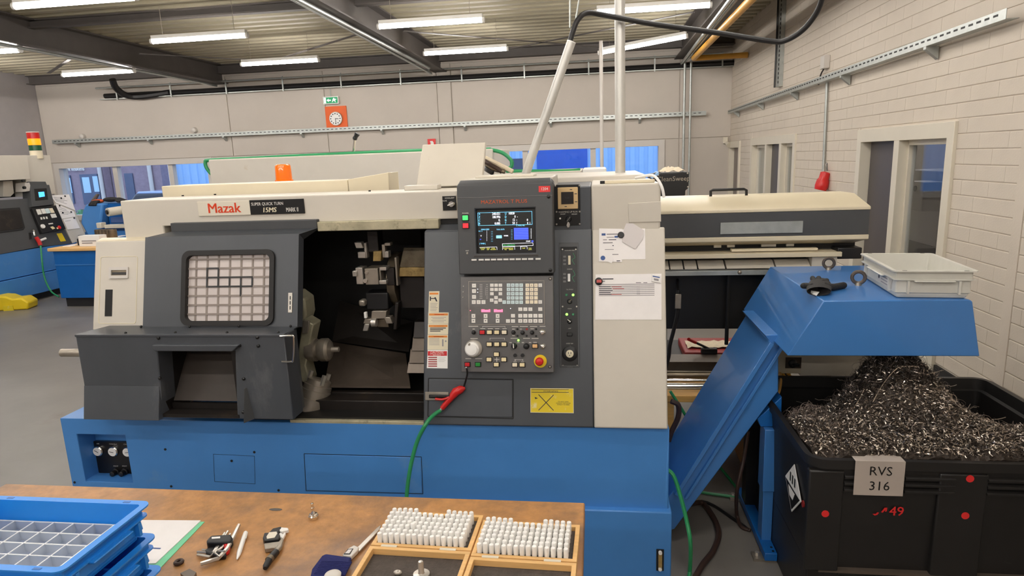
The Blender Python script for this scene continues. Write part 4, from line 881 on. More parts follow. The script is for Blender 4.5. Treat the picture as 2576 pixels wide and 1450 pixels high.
for q in ((355, 822), (477, 822), (601, 821), (731, 821), (316, 838), (441, 837), (571, 837), (700, 837)):
    p = onZ(*q, zled+.004); MB().sphere(p, .006, 8, 5).build('ledge_screw', 'black_plate', door)
for q in ((1070, 218), (2137, 212), (2148, 303), (1990, 658), (1085, 652), (1034, 303), (1485, 303), (1945, 300), (1080, 1000), (1985, 1020)):
    uc, vc = FD.uv(*c5(*q)); MB().lathe(FD.pt(uc, vc, 0), FD.n, [(.0075, 0), (.007, .005), (.003, .008)], 10).build('screw', 'black_plate', door)
# kick panel bending outwards
kq = quad(FD, c5(250, 732), c5(1108, 736)); kv = (kq[0][1]+kq[1][1])/2; ku1 = FD.uv(*c5(1100, 900))[0]
MB().loft([FD.pt(du0, kv, .001), FD.pt(du0, dv0, .035), FD.pt(du0, dv0, -.05)], [FD.pt(ku1, kv, .001), FD.pt(ku1, dv0, .035), FD.pt(ku1, dv0, -.05)]).build('kick_panel', 'grey_paint', T, bevel=.002)
# chip chute inside the opening
MB().prism(FD, quad(FD, c5(1030, 280), c5(1962, 280), c5(1915, 330), c5(1895, 350), c5(1060, 348), c5(1040, 325)), -.01, .022).build('chute_lip', 'grey_paint', door, bevel=.004)
cu0, cu1 = i4[0][0], i4[1][0]; cvt = i4[2][1]
MB().box(cu0-.03, cu0+.004, 2.50, 2.80, dv0, cvt+.03).build('chute_cheek', 'dark_steel', door)
MB().box(cu1-.004, cu1+.03, 2.50, 2.80, dv0, cvt+.03).build('chute_cheek', 'dark_steel', door)
MB().hexa([(cu0, 2.56, dv0+.05), (cu1, 2.56, dv0+.05), (cu1, 2.575, dv0+.05), (cu0, 2.575, dv0+.05), (cu0, 2.74, cvt-.02), (cu1, 2.74, cvt-.02), (cu1, 2.755, cvt-.02), (cu0, 2.755, cvt-.02)]).build('chute_plate', 'chute_brown', door)
MB().box(cu0-.03, cu1+.03, 2.735, 2.76, cvt-.04, cvt+.04).build('chute_top', 'dark_steel', door)
MB().box(cu0-.01, cu1+.01, 2.475, 2.56, dv0+.006, dv0+.02).build('chute_tray', 'dark_steel', door)
MB().box(cu0+.006, cu1-.006, 2.545, 2.56, dv0+.01, dv0+.045).build('chute_sill', 'dark_steel', door)
wu = FD.uv(*c5(1970, 800))[0]; MB().loft([FD.pt(wu, dv0+.002, 0), FD.pt(wu+.045, dv0+.002, 0), FD.pt(wu+.02, dv0+.002, .05)], [FD.pt(wu+.012, dv0+.145, 0), FD.pt(wu+.025, dv0+.145, 0), FD.pt(wu+.018, dv0+.145, .012)]).build('chute_bracket', 'grey_console', door, bevel=.001)
# window panel
wv0 = FW.uv(500, 824)[1]; wv1 = FW.uv(600, 592)[1]
gx = quad(FW, (466, 632), (691, 632), (688, 816), (456, 819)); ga = rectof(gx)
k = 6; R0 = rrect(*ga, .035, k)
def rect_ring_match(u0, u1, v0, v1, k):
    out = []
    for cx, cy in ((u1, v1), (u0, v1), (u0, v0), (u1, v0)): out += [(cx, cy)]*(k+1)
    return out
wpn = MB()
o_ = [(uw1, wv1), (uw0, wv1), (uw0, wv0), (uw1, wv0)]
for c in range(4):      # plate around a rounded opening
    arc = R0[c*(k+1):(c+1)*(k+1)]; nxt = R0[((c+1) % 4)*(k+1)]
    for i in range(k):
        for nn in (0, -.05): wpn.add([FW.pt(*o_[c], nn), FW.pt(*arc[i], nn), FW.pt(*arc[i+1], nn)], [(0, 1, 2)])
    for nn in (0, -.05): wpn.add([FW.pt(*o_[c], nn), FW.pt(*arc[k], nn), FW.pt(*nxt, nn), FW.pt(*o_[(c+1) % 4], nn)], [(0, 1, 2, 3)])
    wpn.add([FW.pt(*o_[c], 0), FW.pt(*o_[(c+1) % 4], 0), FW.pt(*o_[(c+1) % 4], -.05), FW.pt(*o_[c], -.05)], [(0, 1, 2, 3)])
    L_ = arc+[nxt]
    for i in range(k+1): wpn.add([FW.pt(*L_[i], 0), FW.pt(*L_[i+1], 0), FW.pt(*L_[i+1], -.05), FW.pt(*L_[i], -.05)], [(0, 1, 2, 3)])
dp = wpn.build('door_panel', 'grey_paint', T)
MB().ring(FW, rrect(ga[0]-.004, ga[1]+.004, ga[2]-.004, ga[3]+.004, .038, 8), rrect(ga[0]+.018, ga[1]-.018, ga[2]+.018, ga[3]-.018, .026, 8), -.02, .012).build('window_gasket', 'black_rubber', T)
mat('grid_tan', rgb(142, 130, 122), .5, var=.08); mat('pane_pink', rgb(204, 194, 190), .35, var=.06, scale=10)
wn = MB().fbox(FW, ga[0]+.01, ga[1]-.01, ga[2]+.01, ga[3]-.01, -.03, -.012).build('door_window', 'pane_pink', T)
for i in range(1, 8):
    u = ga[0]+(ga[1]-ga[0])*(i/8.0+.0); MB().fbox(FW, u-.0042, u+.0042, ga[2]+.016, ga[3]-.016, -.012, -.009).build('grid_bar', 'grid_tan', wn)
for i in range(1, 8):
    v = ga[2]+(ga[3]-ga[2])*(i/8.0+.02); MB().fbox(FW, ga[0]+.016, ga[1]-.016, v-.0042, v+.0042, -.011, -.008).build('grid_bar', 'grid_tan', wn)
for (i0, j0, i1, j1) in ((2, 4, 2, 6), (2, 6, 3, 6), (3, 4, 3, 6), (2, 5, 6, 5), (2, 4, 6, 4), (6, 4, 6, 5), (4, 4, 4, 5), (5, 3, 5, 5)):
    ua_ = ga[0]+(ga[1]-ga[0])*i0/8; ub_ = ga[0]+(ga[1]-ga[0])*i1/8; va_ = ga[2]+(ga[3]-ga[2])*(j0/8+.02); vb_ = ga[2]+(ga[3]-ga[2])*(j1/8+.02)
    MB().fbox(FW, min(ua_, ub_)-.0035, max(ua_, ub_)+.0035, min(va_, vb_)-.0035, max(va_, vb_)+.0035, -.010, -.0072).build('dark_grid_bar', 'black_plate', wn)
# top of the door: slanted cap under the header
ct = [FW.pt(uw0, wv1-.001, 0), FW.pt(uw1, wv1-.001, 0), FW.pt(uw1, wv1-.02, -.05), FW.pt(uw0, wv1-.02, -.05)]
ue = onY(797, 566, 2.80); ul_ = onY(430, 578, 2.80)
cb = [V((ul_.x, 2.79, ul_.z-.01)), V((ue.x, 2.79, ul_.z-.01)), V((ue.x, 2.85, ul_.z-.01)), V((ul_.x, 2.85, ul_.z-.01))]
MB().loft(ct, cb).build('door_cap', 'grey_paint', T, bevel=.003)
MB().box(ul_.x, ue.x, 2.80, 2.84, ul_.z-.012, ul_.z+.03).build('door_hanger', 'grey_console', T, bevel=.003)
# door handle and slotted strip
hpts = [FD.uv(*c5(2385, 195)), FD.uv(*c5(2500, 190)), FD.uv(*c5(2535, 215)), FD.uv(*c5(2525, 445)), FD.uv(*c5(2500, 470)), FD.uv(*c5(2405, 468))]
MB().tube([FD.pt(u, v, .004) for i, (u, v) in enumerate(hpts)], .0045, 8, 4).build('door_handle', 'chrome', T)
sa = rectof(quad(FW, (727, 737), (737, 737), (735, 787), (724, 787)))
st = MB().fbox(FW, *sa, 0, .004).build('slot_strip', 'steel', T, bevel=.001)
for k in range(3):
    v = sa[2]+(sa[3]-sa[2])*(.15+.25*k); MB().fbox(FW, sa[0]+.008, sa[1]-.007, v, v+.016, .003, .0045).build('slot', 'black_plate', st)
# --- inside of the machining space
ix0 = onY(745, 800, 2.7).x-.02; ix1 = uL+.02; iz0 = ZB+.022; iz1 = v0+.02
iy = 3.30
m = MB(); m.box(ix0-.25, ix0-.23, 2.86, iy, iz0, iz1); m.box(ix1+.22, ix1+.24, 2.86, iy, iz0, iz1); m.box(ix0-.25, ix1+.24, iy, iy+.02, iz0, iz1); m.box(ix0-.25, ix1+.24, 2.84, iy, iz1, iz1+.02); m.box(ix0-.25, ix1+.24, 2.62, iy, iz0-.02, iz0)
inner = m.build('machining_space', 'black_inside', T, fix=False)  # shade of the barely lit interior is put into its black colour
MB().box(ix1-.005, ix1+.02, FC.pt(0, .5, -.13).y-.02, 3.0, ZB, FC.pt(0, zt).z).build('opening_edge', 'oily_steel', T)
gl = [onY(*z6(300, 1115), 2.80), onY(*z6(860, 1120), 2.80), onY(*z6(830, 905), 3.12), onY(*z6(350, 830), 3.14)]
m = MB().loft([gl[0], gl[1], gl[1]-V((0, 0, .01)), gl[0]-V((0, 0, .01))], [gl[3], gl[2], gl[2]-V((0, 0, .01)), gl[3]-V((0, 0, .01))]); m.build('chip_guard', 'guard_steel', T)
gm = [onY(*z6(352, 826), 3.13), onY(*z6(850, 895), 3.12), onY(*z6(880, 700), 3.26), onY(*z6(400, 560), 3.28)]
MB().loft([gm[0], gm[1], gm[1]+V((0, .01, 0)), gm[0]+V((0, .01, 0))], [gm[3], gm[2], gm[2]+V((0, .01, 0)), gm[3]+V((0, .01, 0))]).build('chip_guard_back', 'dark_steel', T)
MB().box(ix0, ix1, 2.70, 2.80, ZB-.01, onY(*z6(600, 1215), 2.70).z).build('sill_step', 'dark_steel', T, bevel=.004)
MB().box(ix0, ix1, 2.79, 2.83, ZB-.01, gl[0].z-.03).build('sill_riser', 'dark_steel', T, bevel=.003)
MB().box(onY(800, 1060, 2.63).x-.12, ix1-.01, 2.60, 2.64, ZB-.004, ZB+.012).build('sill_strip', 'rail_dirty', T, bevel=.002)
# telescopic covers on the right
for k, (a, b) in enumerate((((872, 712), (925, 805)), ((862, 812), (925, 890)), ((845, 895), (925, 970)), ((832, 978), (925, 1035)))):
    p = onY(*z6(*a), 2.98-.03*k); q = onY(*z6(*b), 2.98-.03*k)
    MB().hexa([(p.x, 2.98-.03*k, q.z), (ix1+.02, 2.98-.03*k, q.z), (ix1+.02, 3.06-.03*k, q.z), (p.x, 3.06-.03*k, q.z), (p.x, 3.02-.03*k, p.z), (ix1+.02, 3.02-.03*k, p.z), (ix1+.02, 3.08-.03*k, p.z), (p.x, 3.08-.03*k, p.z)]).build('way_cover', ('dark_steel', 'guard_steel', 'guard_steel', 'guard_steel')[k], T, bevel=.002)
# turret with tool holders
def pbox(name, mt, a, b, y0, y1, parent=T, bevel=.003, skew=0):
    p = onY(*z6(*a), y0); q = onY(*z6(*b), y0); x0, x1 = sorted((p.x, q.x)); zz0, zz1 = sorted((p.z, q.z))
    return MB().hexa([(x0, y0, zz0), (x1, y0, zz0), (x1, y1, zz0), (x0, y1, zz0), (x0+skew, y0, zz1), (x1+skew, y0, zz1), (x1+skew, y1, zz1), (x0+skew, y1, zz1)]).build(name, mt, parent, bevel=bevel)
tur = pbox('turret', 'dark_steel', (785, 408), (960, 610), 2.98, 3.2)
MB().loft([onY(*z6(790, 345), 2.94), onY(*z6(960, 345), 2.94), onY(*z6(960, 405), 2.94), onY(*z6(785, 405), 2.94)], [onY(*z6(790, 345), 2.94)+V((0, .2, .0)), onY(*z6(960, 345), 2.94)+V((0, .2, 0)), onY(*z6(960, 405), 2.94)+V((0, .2, 0)), onY(*z6(785, 405), 2.94)+V((0, .2, 0))]).build('turret_band', 'brass_dirty', tur, bevel=.003)
MB().loft([onY(*z6(788, 343), 2.945), onY(*z6(960, 343), 2.945), onY(*z6(960, 343), 3.12), onY(*z6(788, 343), 3.12)], [onY(*z6(818, 215), 3.0), onY(*z6(960, 215), 3.0), onY(*z6(960, 215), 3.16), onY(*z6(818, 215), 3.16)]).build('turret_slope', 'oily_steel', tur, bevel=.003)
pc = onY(*z6(770, 400), 3.04)
MB().cyl((pc.x-.02, 3.07, pc.z-.02), (pc.x+.018, 3.07, pc.z-.02), .135, seg=12).build('turret_disc', 'oily_steel', tur)
pbox('turret_edge', 'dull_steel', (755, 280), (782, 465), 2.92, 2.96, tur)
# top tool
pbox('tool_shank', 'dark_steel', (575, 108), (655, 245), 2.97, 3.05, tur); pbox('tool_nose', 'brass_dirty', (610, 240), (668, 305), 2.95, 3.0, tur, skew=.006)
pbox('tool_arm', 'steel', (515, 245), (570, 285), 2.95, 2.99, tur); pbox('tool_arm', 'steel', (555, 185), (580, 285), 2.955, 2.99, tur); pbox('tool_tip', 'steel', (503, 182), (552, 220), 2.94, 2.98, tur, skew=-.008)
pbox('tool_arm', 'dull_steel', (690, 185), (730, 205), 2.95, 2.99, tur); pbox('tool_arm', 'dull_steel', (672, 195), (700, 282), 2.955, 2.99, tur); pbox('tool_arm', 'steel', (690, 240), (720, 282), 2.95, 2.99, tur)
# middle tool holder
pbox('holder_block', 'dull_steel', (560, 352), (655, 458), 2.90, 3.0, tur); pbox('holder_jaw', 'steel', (500, 347), (555, 455), 2.89, 2.96, tur); pbox('holder_bit', 'steel', (480, 368), (512, 405), 2.88, 2.92, tur)
pbox('holder_rail', 'steel', (655, 343), (705, 366), 2.90, 2.96, tur); pbox('holder_rail', 'steel', (655, 430), (705, 455), 2.90, 2.96, tur); pbox('holder_side', 'dull_steel', (655, 343), (672, 455), 2.90, 2.97, tur); pbox('holder_back', 'dark_steel', (700, 350), (760, 462), 2.93, 3.0, tur)
uc = onY(*z6(575, 378), 2.90); MB().cyl(uc, uc+V((0, -.006, 0)), .008, seg=12).build('holder_screw', 'chrome', tur)
uc = onY(*z6(570, 430), 2.90); MB().cyl(uc, uc+V((0, -.012, 0)), .010, seg=12).build('holder_screw', 'steel', tur)
# lower tools
pbox('holder_block', 'black_plastic', (565, 510), (720, 620), 2.93, 3.02, tur, .006); pbox('holder_plate', 'dull_steel', (600, 630), (700, 680), 2.92, 2.98, tur, skew=.006)
pbox('holder_jaw', 'dull_steel', (520, 560), (565, 600), 2.90, 2.95, tur, .008); pbox('tool_tip', 'white_plastic', (555, 638), (576, 678), 2.90, 2.92, tur); pbox('holder_jaw', 'dull_steel', (550, 680), (600, 712), 2.91, 2.96, tur, skew=.01)
pbox('tool_tip', 'steel', (545, 715), (582, 760), 2.90, 2.92, tur, skew=.012); pbox('holder_jaw', 'dull_steel', (700, 670), (745, 712), 2.92, 2.97, tur, skew=-.01); pbox('holder_side', 'dark_steel', (735, 575), (770, 750), 2.93, 2.99, tur, skew=.02); pbox('holder_foot', 'oily_steel', (640, 682), (720, 735), 2.94, 3.0, tur)
uc = onY(*z6(625, 705), 2.91); MB().cyl(uc-V((.012, 0, 0)), uc+V((.012, 0, 0)), .02, seg=14).build('tool_roller', 'steel', tur)
# swing arm, tailstock spindle and chuck on the left
ap = [(165, 680), (230, 718), (212, 800), (178, 985), (205, 1085), (190, 1110), (100, 1065), (130, 890), (150, 720)]
FA = Frame((0, 2.80, 0), (1, 0, 0), (0, 0, 1))
arm = MB().prism(FA, quad(FA, *[z6(*q) for q in ap]), -.09, 0).build('swing_arm', 'arm_steel', T, bevel=.006)
MB().prism(FA, quad(FA, z6(165, 685), z6(210, 690), z6(200, 770), z6(160, 775)), 0, .012).build('arm_pad', 'dull_steel', arm, bevel=.003)
MB().prism(FA, quad(FA, z6(90, 510), z6(160, 560), z6(170, 660), z6(150, 730), z6(90, 760)), -.13, -.02).build('arm_housing', 'arm_steel', arm, bevel=.01)
a = onY(*z6(170, 900), 2.80); d = V((1, .02, .02))
MB().lathe((a.x, 2.84, a.z), d, [(.05, 0), (.055, .02), (.055, .045), (.04, .046), (.04, .06), (.052, .061), (.056, .07), (.056, .10), (.045, .112), (.028, .114), (.02, .118), (.013, .12), (.013, .155), (.008, .158)], 24).build('tailstock_spindle', 'dull_steel', T)
a = onY(*z6(205, 1290), 2.74); b = onY(*z6(262, 1105), 2.78)
d = (b-a).normalized()
ch = MB().lathe(a-d*.02, d, [(.062, 0), (.062, .03), (.078, .031), (.080, .06), (.080, .09), (.070, .092), (.070, .13), (.066, .133), (.066, .155), (.055, .157), (.055, .18), (.048, .185), (.02, .186)], 28).build('chuck', 'dull_steel', T)
q = d.orthogonal().normalized()
for k in range(3):
    e = Matrix.Rotation(2*math.pi*k/3+.4, 3, d) @ q; c = a+d*.165+e*.05; MB().cyl(c-d*.02, c+d*.028, .012, seg=6).build('chuck_jaw', 'steel', ch)
# --- monitor head
mu0 = (FM.uv(1150, 470)[0]+FM.uv(1154, 690)[0])/2; mu1 = FM.uv(1391, 570)[0]; mv0 = (FM.uv(1155, 691)[1]+FM.uv(1392, 688)[1])/2
mv1 = FM.uv(1270, 463)[1]
sa = rectof([FM.uv(*d1(355, 475)), FM.uv(*d1(1205, 465)), FM.uv(*d1(1220, 1100)), FM.uv(*d1(380, 1108))])
oc = [(mu0, mv0), (mu1, mv0), (mu1, mv1), (mu0, mv1)]; ic = [(sa[0], sa[2]), (sa[1], sa[2]), (sa[1], sa[3]), (sa[0], sa[3])]
mon = MB().ring(FM, oc, ic, -.12, 0).build('monitor_head', 'grey_console', T, bevel=.004)
MB().loft([FM.pt(mu0, mv1-.002, 0), FM.pt(mu1, mv1-.002, 0), FM.pt(mu1, mv1-.002, -.18), FM.pt(mu0, mv1-.002, -.18)], [FM.pt(mu0+.008, mv1+.022, -.03), FM.pt(mu1-.006, mv1+.022, -.03), FM.pt(mu1-.006, mv1+.022, -.2), FM.pt(mu0+.008, mv1+.022, -.2)]).build('monitor_hood', 'grey_console', mon, bevel=.005)
MB().box(mu0+.01, mu1-.006, FM.pt(0, mv1).y+.10, FM.pt(0, mv1).y+.5, 1.5, FM.pt(0, mv1).z+.02).build('monitor_back', 'beige_paint', T, bevel=.006)
MB().box(onY(1200, 440, 2.95).x, onY(1345, 440, 2.95).x, 2.9, 3.05, FM.pt(0, mv1).z+.02, FM.pt(0, mv1).z+.03).build('top_lid', 'beige_worn', T, bevel=.002)
gv = FM.uv(1270, 495)[1]
MB().fbox(FM, mu0+.001, mu1-.001, gv-.0012, gv+.0012, -.002, .0016).build('fold_line', 'grey_panel', mon)
MB().fbox(FM, sa[0]-.002, sa[1]+.002, sa[2]-.002, sa[3]+.002, -.04, -.028).build('screen', 'black_plate', mon)
MB().loft([FM.pt(sa[0]-.012, sa[2]-.014, .001), FM.pt(sa[1]+.012, sa[2]-.014, .001), FM.pt(sa[1]+.012, sa[2]-.014, -.02), FM.pt(sa[0]-.012, sa[2]-.014, -.02)], [FM.pt(sa[0]-.006, sa[2]-.006, .006), FM.pt(sa[1]+.006, sa[2]-.006, .006), FM.pt(sa[1]+.006, sa[2]-.006, -.02), FM.pt(sa[0]-.006, sa[2]-.006, -.02)]).build('screen_sill', 'grey_panel', mon, bevel=.001)
FS = FM.off(-.0275)
def D1(x, y): return FS.uv(*d1(x, y))
def sline(mt, *pts, wd=.0011, name='screen_line', loop=False):
    m = MB(); q = [D1(*p) for p in pts]; q = q+[q[0]] if loop else q
    for a, b in zip(q, q[1:]):
        d = V((b[0]-a[0], b[1]-a[1])).normalized(); nn = V((-d.y, d.x))*wd/2; m.prism(FS, [(a[0]-nn.x, a[1]-nn.y), (b[0]-nn.x, b[1]-nn.y), (b[0]+nn.x, b[1]+nn.y), (a[0]+nn.x, a[1]+nn.y)], 0, .0008)
    return m.build(name, mt, mon, fix=False)
def stext(s, x, y, size, mt, wide=.8, align='CENTER'): u, v = D1(x, y); return text(s, FS, u, v, size, mt, mon, 'screen_text', .0006, align, wide, 0.0001)
sline('scr_cyan', (400, 535), (1160, 513), (1165, 697), (408, 713), loop=True)
for k, (c, s1, s2, s3, s4) in enumerate((('X', '240.021', 'U', '10030', ''), ('Z', '180.996', 'D', '0  -', ''), ('C', '0.', 'G', '12  -', '0'), ('B', '0.005', 'T', '54  (', '0  )'))):
    y = 552+45*k
    stext(c, 425, y, .013, 'scr_cyan'); stext(s1, 718, y-4, .014, 'scr_white', .78, 'RIGHT'); stext(s2, 792, y-5, .013, 'scr_cyan'); stext(s3, 830+(58 if k > 1 else (85 if k == 1 else 0)), y-8, .014, 'scr_white', .75, 'LEFT')
    if s4: stext(s4, 1098+(18 if k == 3 else 0), y-8, .013, 'scr_white', .75)
def srect(mt, x0, y0, x1, y1, name='screen_block'):
    a = D1(x0, y0); b = D1(x1, y1); return MB().fbox(FS, a[0], b[0], b[1], a[1], 0, .0006).build(name, mt, mon)
srect('scr_blue', 908, 748, 1112, 905)
for k in range(6): sline('black_plate', (912, 772+23*k), (1108, 768+23*k), wd=.0012, name='screen_gap')
srect('scr_cyan', 660, 852, 738, 890); stext('SPINDLE SPEED', 505, 768, .0075, 'scr_cyan', .7); stext('TOOL DATA', 720, 768, .0075, 'scr_cyan', .8); stext('NO. 11', 440, 792, .007, 'scr_cyan', .8)
for k in range(7): stext('----', 600, 795+23*k, .008, 'scr_cyan', .8); stext('---', 878, 770+22*k, .008, 'scr_cyan', .8); stext('I', 528, 790+22*k, .008, 'scr_white', .8); stext('x', 1150, 760+21*k, .008, 'scr_white', .9)
stext('WORK', 798, 857, .0075, 'scr_white', .8); stext('[ TIMER ]', 468, 967, .008, 'scr_cyan', .85); stext('START', 1110, 934, .0075, 'scr_white', .85); srect('scr_blue', 1155, 922, 1180, 944); stext('C TOOL NO.', 1003, 712, .0075, 'scr_cyan', .85)
stext('Y', 448, 860, .009, 'scr_white', 1.2); stext('o', 440, 905, .010, 'scr_blue', 1.2)
sline('scr_white', (745, 968), (1175, 955), (1178, 993), (748, 1008), loop=True, wd=.0008)
stext('TOOL CODE SEARCH', 835, 988, .0068, 'scr_green', .8)
sline('scr_white', (425, 1020), (668, 1012), (672, 1055), wd=.0008); sline('scr_white', (750, 1055), (750, 1012), (918, 1008), (920, 1050), wd=.0008); sline('scr_white', (1003, 1050), (1003, 1008), (1092, 1005), (1095, 1045), wd=.0008)
for x, s1, s2 in ((470, 'POSITION', 'CONT'), (545, 'TRACE', 'DISP'), (618, 'WORK', 'PROGRAM'), (792, 'PROGRAM', 'FILE'), (868, 'RESTART', 'SEARCH'), (1045, 'START', ''), (1135, 'TOOL', 'DATA')):
    stext(s1, x, 1032, .0062, 'scr_yellow', .8)
    if s2: stext(s2, x, 1050, .0062, 'scr_yellow', .8)
# lettering and stickers of the head
u, v = FM.uv(*d1(768, 378)); text('MAZATROL T PLUS', FM, u, v, .021, 'orange_print', mon, 'head_lettering', .001, wide=1.08)
a = FM.rect(*d1(1255, 160), *d1(1418, 240)); s = MB().fbox(FM, *a, 0, .0015).build('number_sticker', 'red_sticker', mon); text('1204', FM, (a[0]+a[1])/2, (a[2]+a[3])/2, .016, 'white_print', mon, 'number', .002, wide=.95)
def rbutton(F, u, v, w_, h_, mt, parent, name='button', hgt=.008, rim=True):
    w_ *= 1.62; h_ *= 1.62; hgt *= 1.3
    if rim: MB().fbox(F, u-w_/2-.003, u+w_/2+.003, v-h_/2-.003, v+h_/2+.003, 0, hgt*.6).build('button_rim', 'black_plate', parent, bevel=.001)
    return MB().fbox(F, u-w_/2, u+w_/2, v-h_/2, v+h_/2, 0, hgt).build(name, mt, parent, bevel=.0012)
u, v = FM.uv(*d1(230, 605)); rbutton(FM, u, v, .014, .012, 'btn_green_lit', mon); text('POWER', FM, u, v+.019, .008, 'white_print', mon, 'label', .0008)
u, v = FM.uv(*d1(235, 714)); rbutton(FM, u, v, .014, .012, 'btn_red_lit', mon)
u, v = FM.uv(*d1(255, 1100)); MB().lathe(FM.pt(u, v, 0), FM.n, [(.005, 0), (.004, .004)], 10).build('jack', 'steel', mon); text('RESET', FM, u, v+.010, .0055, 'white_print', mon, 'label', .0008)
ks = [350]+[450+86.7*i for i in range(9)]+[1248]
for i, x in enumerate(ks):
    u, v = FM.uv(*d1(x, 1194-1.4*i)); MB().fbox(FM, u-.0105, u+.0105, v-.0034, v+.0034, 0, .004).build('soft_key', 'key_white', mon)
for q in ((450, 1212), (622, 1212)): u, v = FM.uv(*d1(*q)); disc(FM, u, v, .0025, 0, .0015, 8).build('pin_hole', 'black_plate', mon)
for q in ((1395, 306), (1420, 1337)):
    u, v = FM.uv(*d1(*q)); MB().lathe(FM.pt(u, v, 0), FM.n, [(.0075, 0), (.0075, .003), (.005, .0045)], 14).build('head_screw', 'black_plate', mon)
# --- operator panel
oa = rectof(quad(FO, (1161, 696), (1392, 694), (1393, 938), (1157, 937)))
op = MB().fbox(FO, *oa, -.05, 0).build('operator_panel', 'grey_panel', T, bevel=.003)
MB().fbox(FO, oa[0]+.008, oa[1]-.004, oa[2]+.01, oa[3]+.025, -.10, -.045).build('operator_panel_box', 'black_plastic', T)
def D2(x, y): return FO.uv(*d2(x, y))
def D3(x, y): return FO.uv(*d3(x, y))
qa = rectof([D2(305, 185), D2(2268, 165), D2(2262, 1315), D2(298, 1315)])
MB().fbox(FO, *qa, 0, .0015).build('key_sheet', 'grey_panel', op)
MB().ring(FO, [(qa[0], qa[2]), (qa[1], qa[2]), (qa[1], qa[3]), (qa[0], qa[3])], [(qa[0]+.0015, qa[2]+.0015), (qa[1]-.0015, qa[2]+.0015), (qa[1]-.0015, qa[3]-.0015), (qa[0]+.0015, qa[3]-.0015)], .001, .0022).build('key_sheet_edge', 'dull_steel', op)
KC = {}
def key(F, u, v, w_, h_, mt, ch=None, conv=D2):
    kk = (round(w_, 4), round(h_, 4), mt)
    if kk not in KC:
        O = Frame((0, 0, 0), F.u, F.v); KC[kk] = MB().fbox(O, -w_/2, w_/2, -h_/2, h_/2, -.001, .0035).mesh('key', mt)
    o = place(KC[kk], 'key', op); o.location = F.pt(u, v, 0)
    if ch: text(ch, F, u, v-.0005, h_*.62, 'ink', op, 'key_letter', .0037, wide=.9, depth=.0001)
kw = (D2(1388, 290)[0]-D2(1290, 290)[0])*.93; kh = kw*.98
for r_, row in enumerate(('ONGP', 'XZCF', 'QWUV', 'MXTL', 'IJKS')):
    for c_, ch in enumerate(row): key(FO, *D2(1335+109*c_, 288+110*r_), kw, kh, 'key_cyan', ch)
key(FO, *D2(1222, 726), kw, kh, 'key_cyan', '=')
for r_, row in enumerate(('789', '456', '123', '-0.', '/:,')):
    for c_, ch in enumerate(row): key(FO, *D2(1820+112*c_, 290+108*r_), kw, kh, 'key_cream', ch)
for q in ((2155, 288), (2155, 722)): key(FO, *D2(*q), kw, kh, 'key_white', 'C')
for r_ in range(3):
    for c_ in range(3):
        if (r_, c_) == (2, 1): continue
        key(FO, *D2(903+110*c_, 288+110*r_), kw, kh*.9, 'key_white', '-')
for q, ch in (((1010, 610), '^'), ((898, 675), '<'), ((1118, 675), '>'), ((1008, 725), 'v')): key(FO, *D2(*q), kw, kh*.95, 'key_white', ch)
for q in ((440, 298), (440, 440), (440, 590), (435, 725), (560, 725), (685, 725)): key(FO, *D2(*q), kw*1.12, kh*1.1, 'key_white', '=')
for x in (425, 740, 1052):
    key(FO, *D2(x, 1085), kw*1.05, kh*1.15, 'key_white'); key(FO, *D2(x, 1210), kw*1.05, kh*1.15, 'key_white')
    for y, s in ((1085, 1), (1210, -1)):
        u, v = D2(x, y); MB().prism(FO, [(u-.003, v-s*.002), (u+.003, v-s*.002), (u, v+s*.003)], .0034, .0040).build('key_arrow', 'ink', op)
for q in ((1450, 1080), (1320, 1215), (1450, 1215), (1640, 910), (1770, 910), (1900, 910), (2155, 908)): key(FO, *D2(*q), kw*1.12, kh, 'key_white', '~')
for r_ in range(2):
    for c_ in range(5): key(FO, *D2(1640+130*c_, 1080+132*r_), kw*1.15, kh*1.05, 'key_white', ('~', 'A')[r_])
for x in (745, 1070):
    a = D2(x-115, 915); b = D2(x+115, 985); MB().fbox(FO, a[0], b[0], b[1], a[1], .001, .003).build('red_display', 'led_red', op)
    a = D2(x-30, 870); b = D2(x+80, 925); MB().fbox(FO, a[0], b[0], b[1], a[1], .001, .0036).build('display_label', 'grey_panel', op)
u, v = D2(345, 945); disc(FO, u, v, .0022, 0, .003, 8).build('small_lamp', 'led_red', op)
for q in ((535, 390), (535, 472), (1385, 890)): u, v = D2(*q); disc(FO, u, v, .0018, 0, .003, 8).build('small_lamp', 'scr_white', op)
for k in range(9): u, v = D2(620, 270+45*k); MB().fbox(FO, u-.006, u+.006, v-.0009, v+.0009, .0012, .0021).build('print_line', 'pale_print', op)
for k in range(8): u, v = D2(770, 270+50*k); MB().fbox(FO, u-.003, u+.005, v-.0008, v+.0008, .0012, .0021).build('print_line', 'pale_print', op)
u, v = D2(735, 450); MB().fbox(FO, u-.0004, u+.0004, v-.017, v+.017, .0012, .0021).build('print_line', 'pale_print', op)
for q in ((165, 315), (160, 460), (155, 600)): u, v = D2(*q); MB().lathe(FO.pt(u, v, 0), FO.n, [(.003, 0), (.002, .004)], 8).build('peg', 'steel', op)
for q in ((2415, 118), (2405+0, 2400)):
    u, v = D2(*q); MB().lathe(FO.pt(u, v, 0), FO.n, [(.007, 0), (.007, .002), (.0045, .003)], 14).build('panel_screw', 'black_plate', op); disc(FO, u, v, .004, .0025, .0036, 12).build('panel_screw_core', 'dull_steel', op)
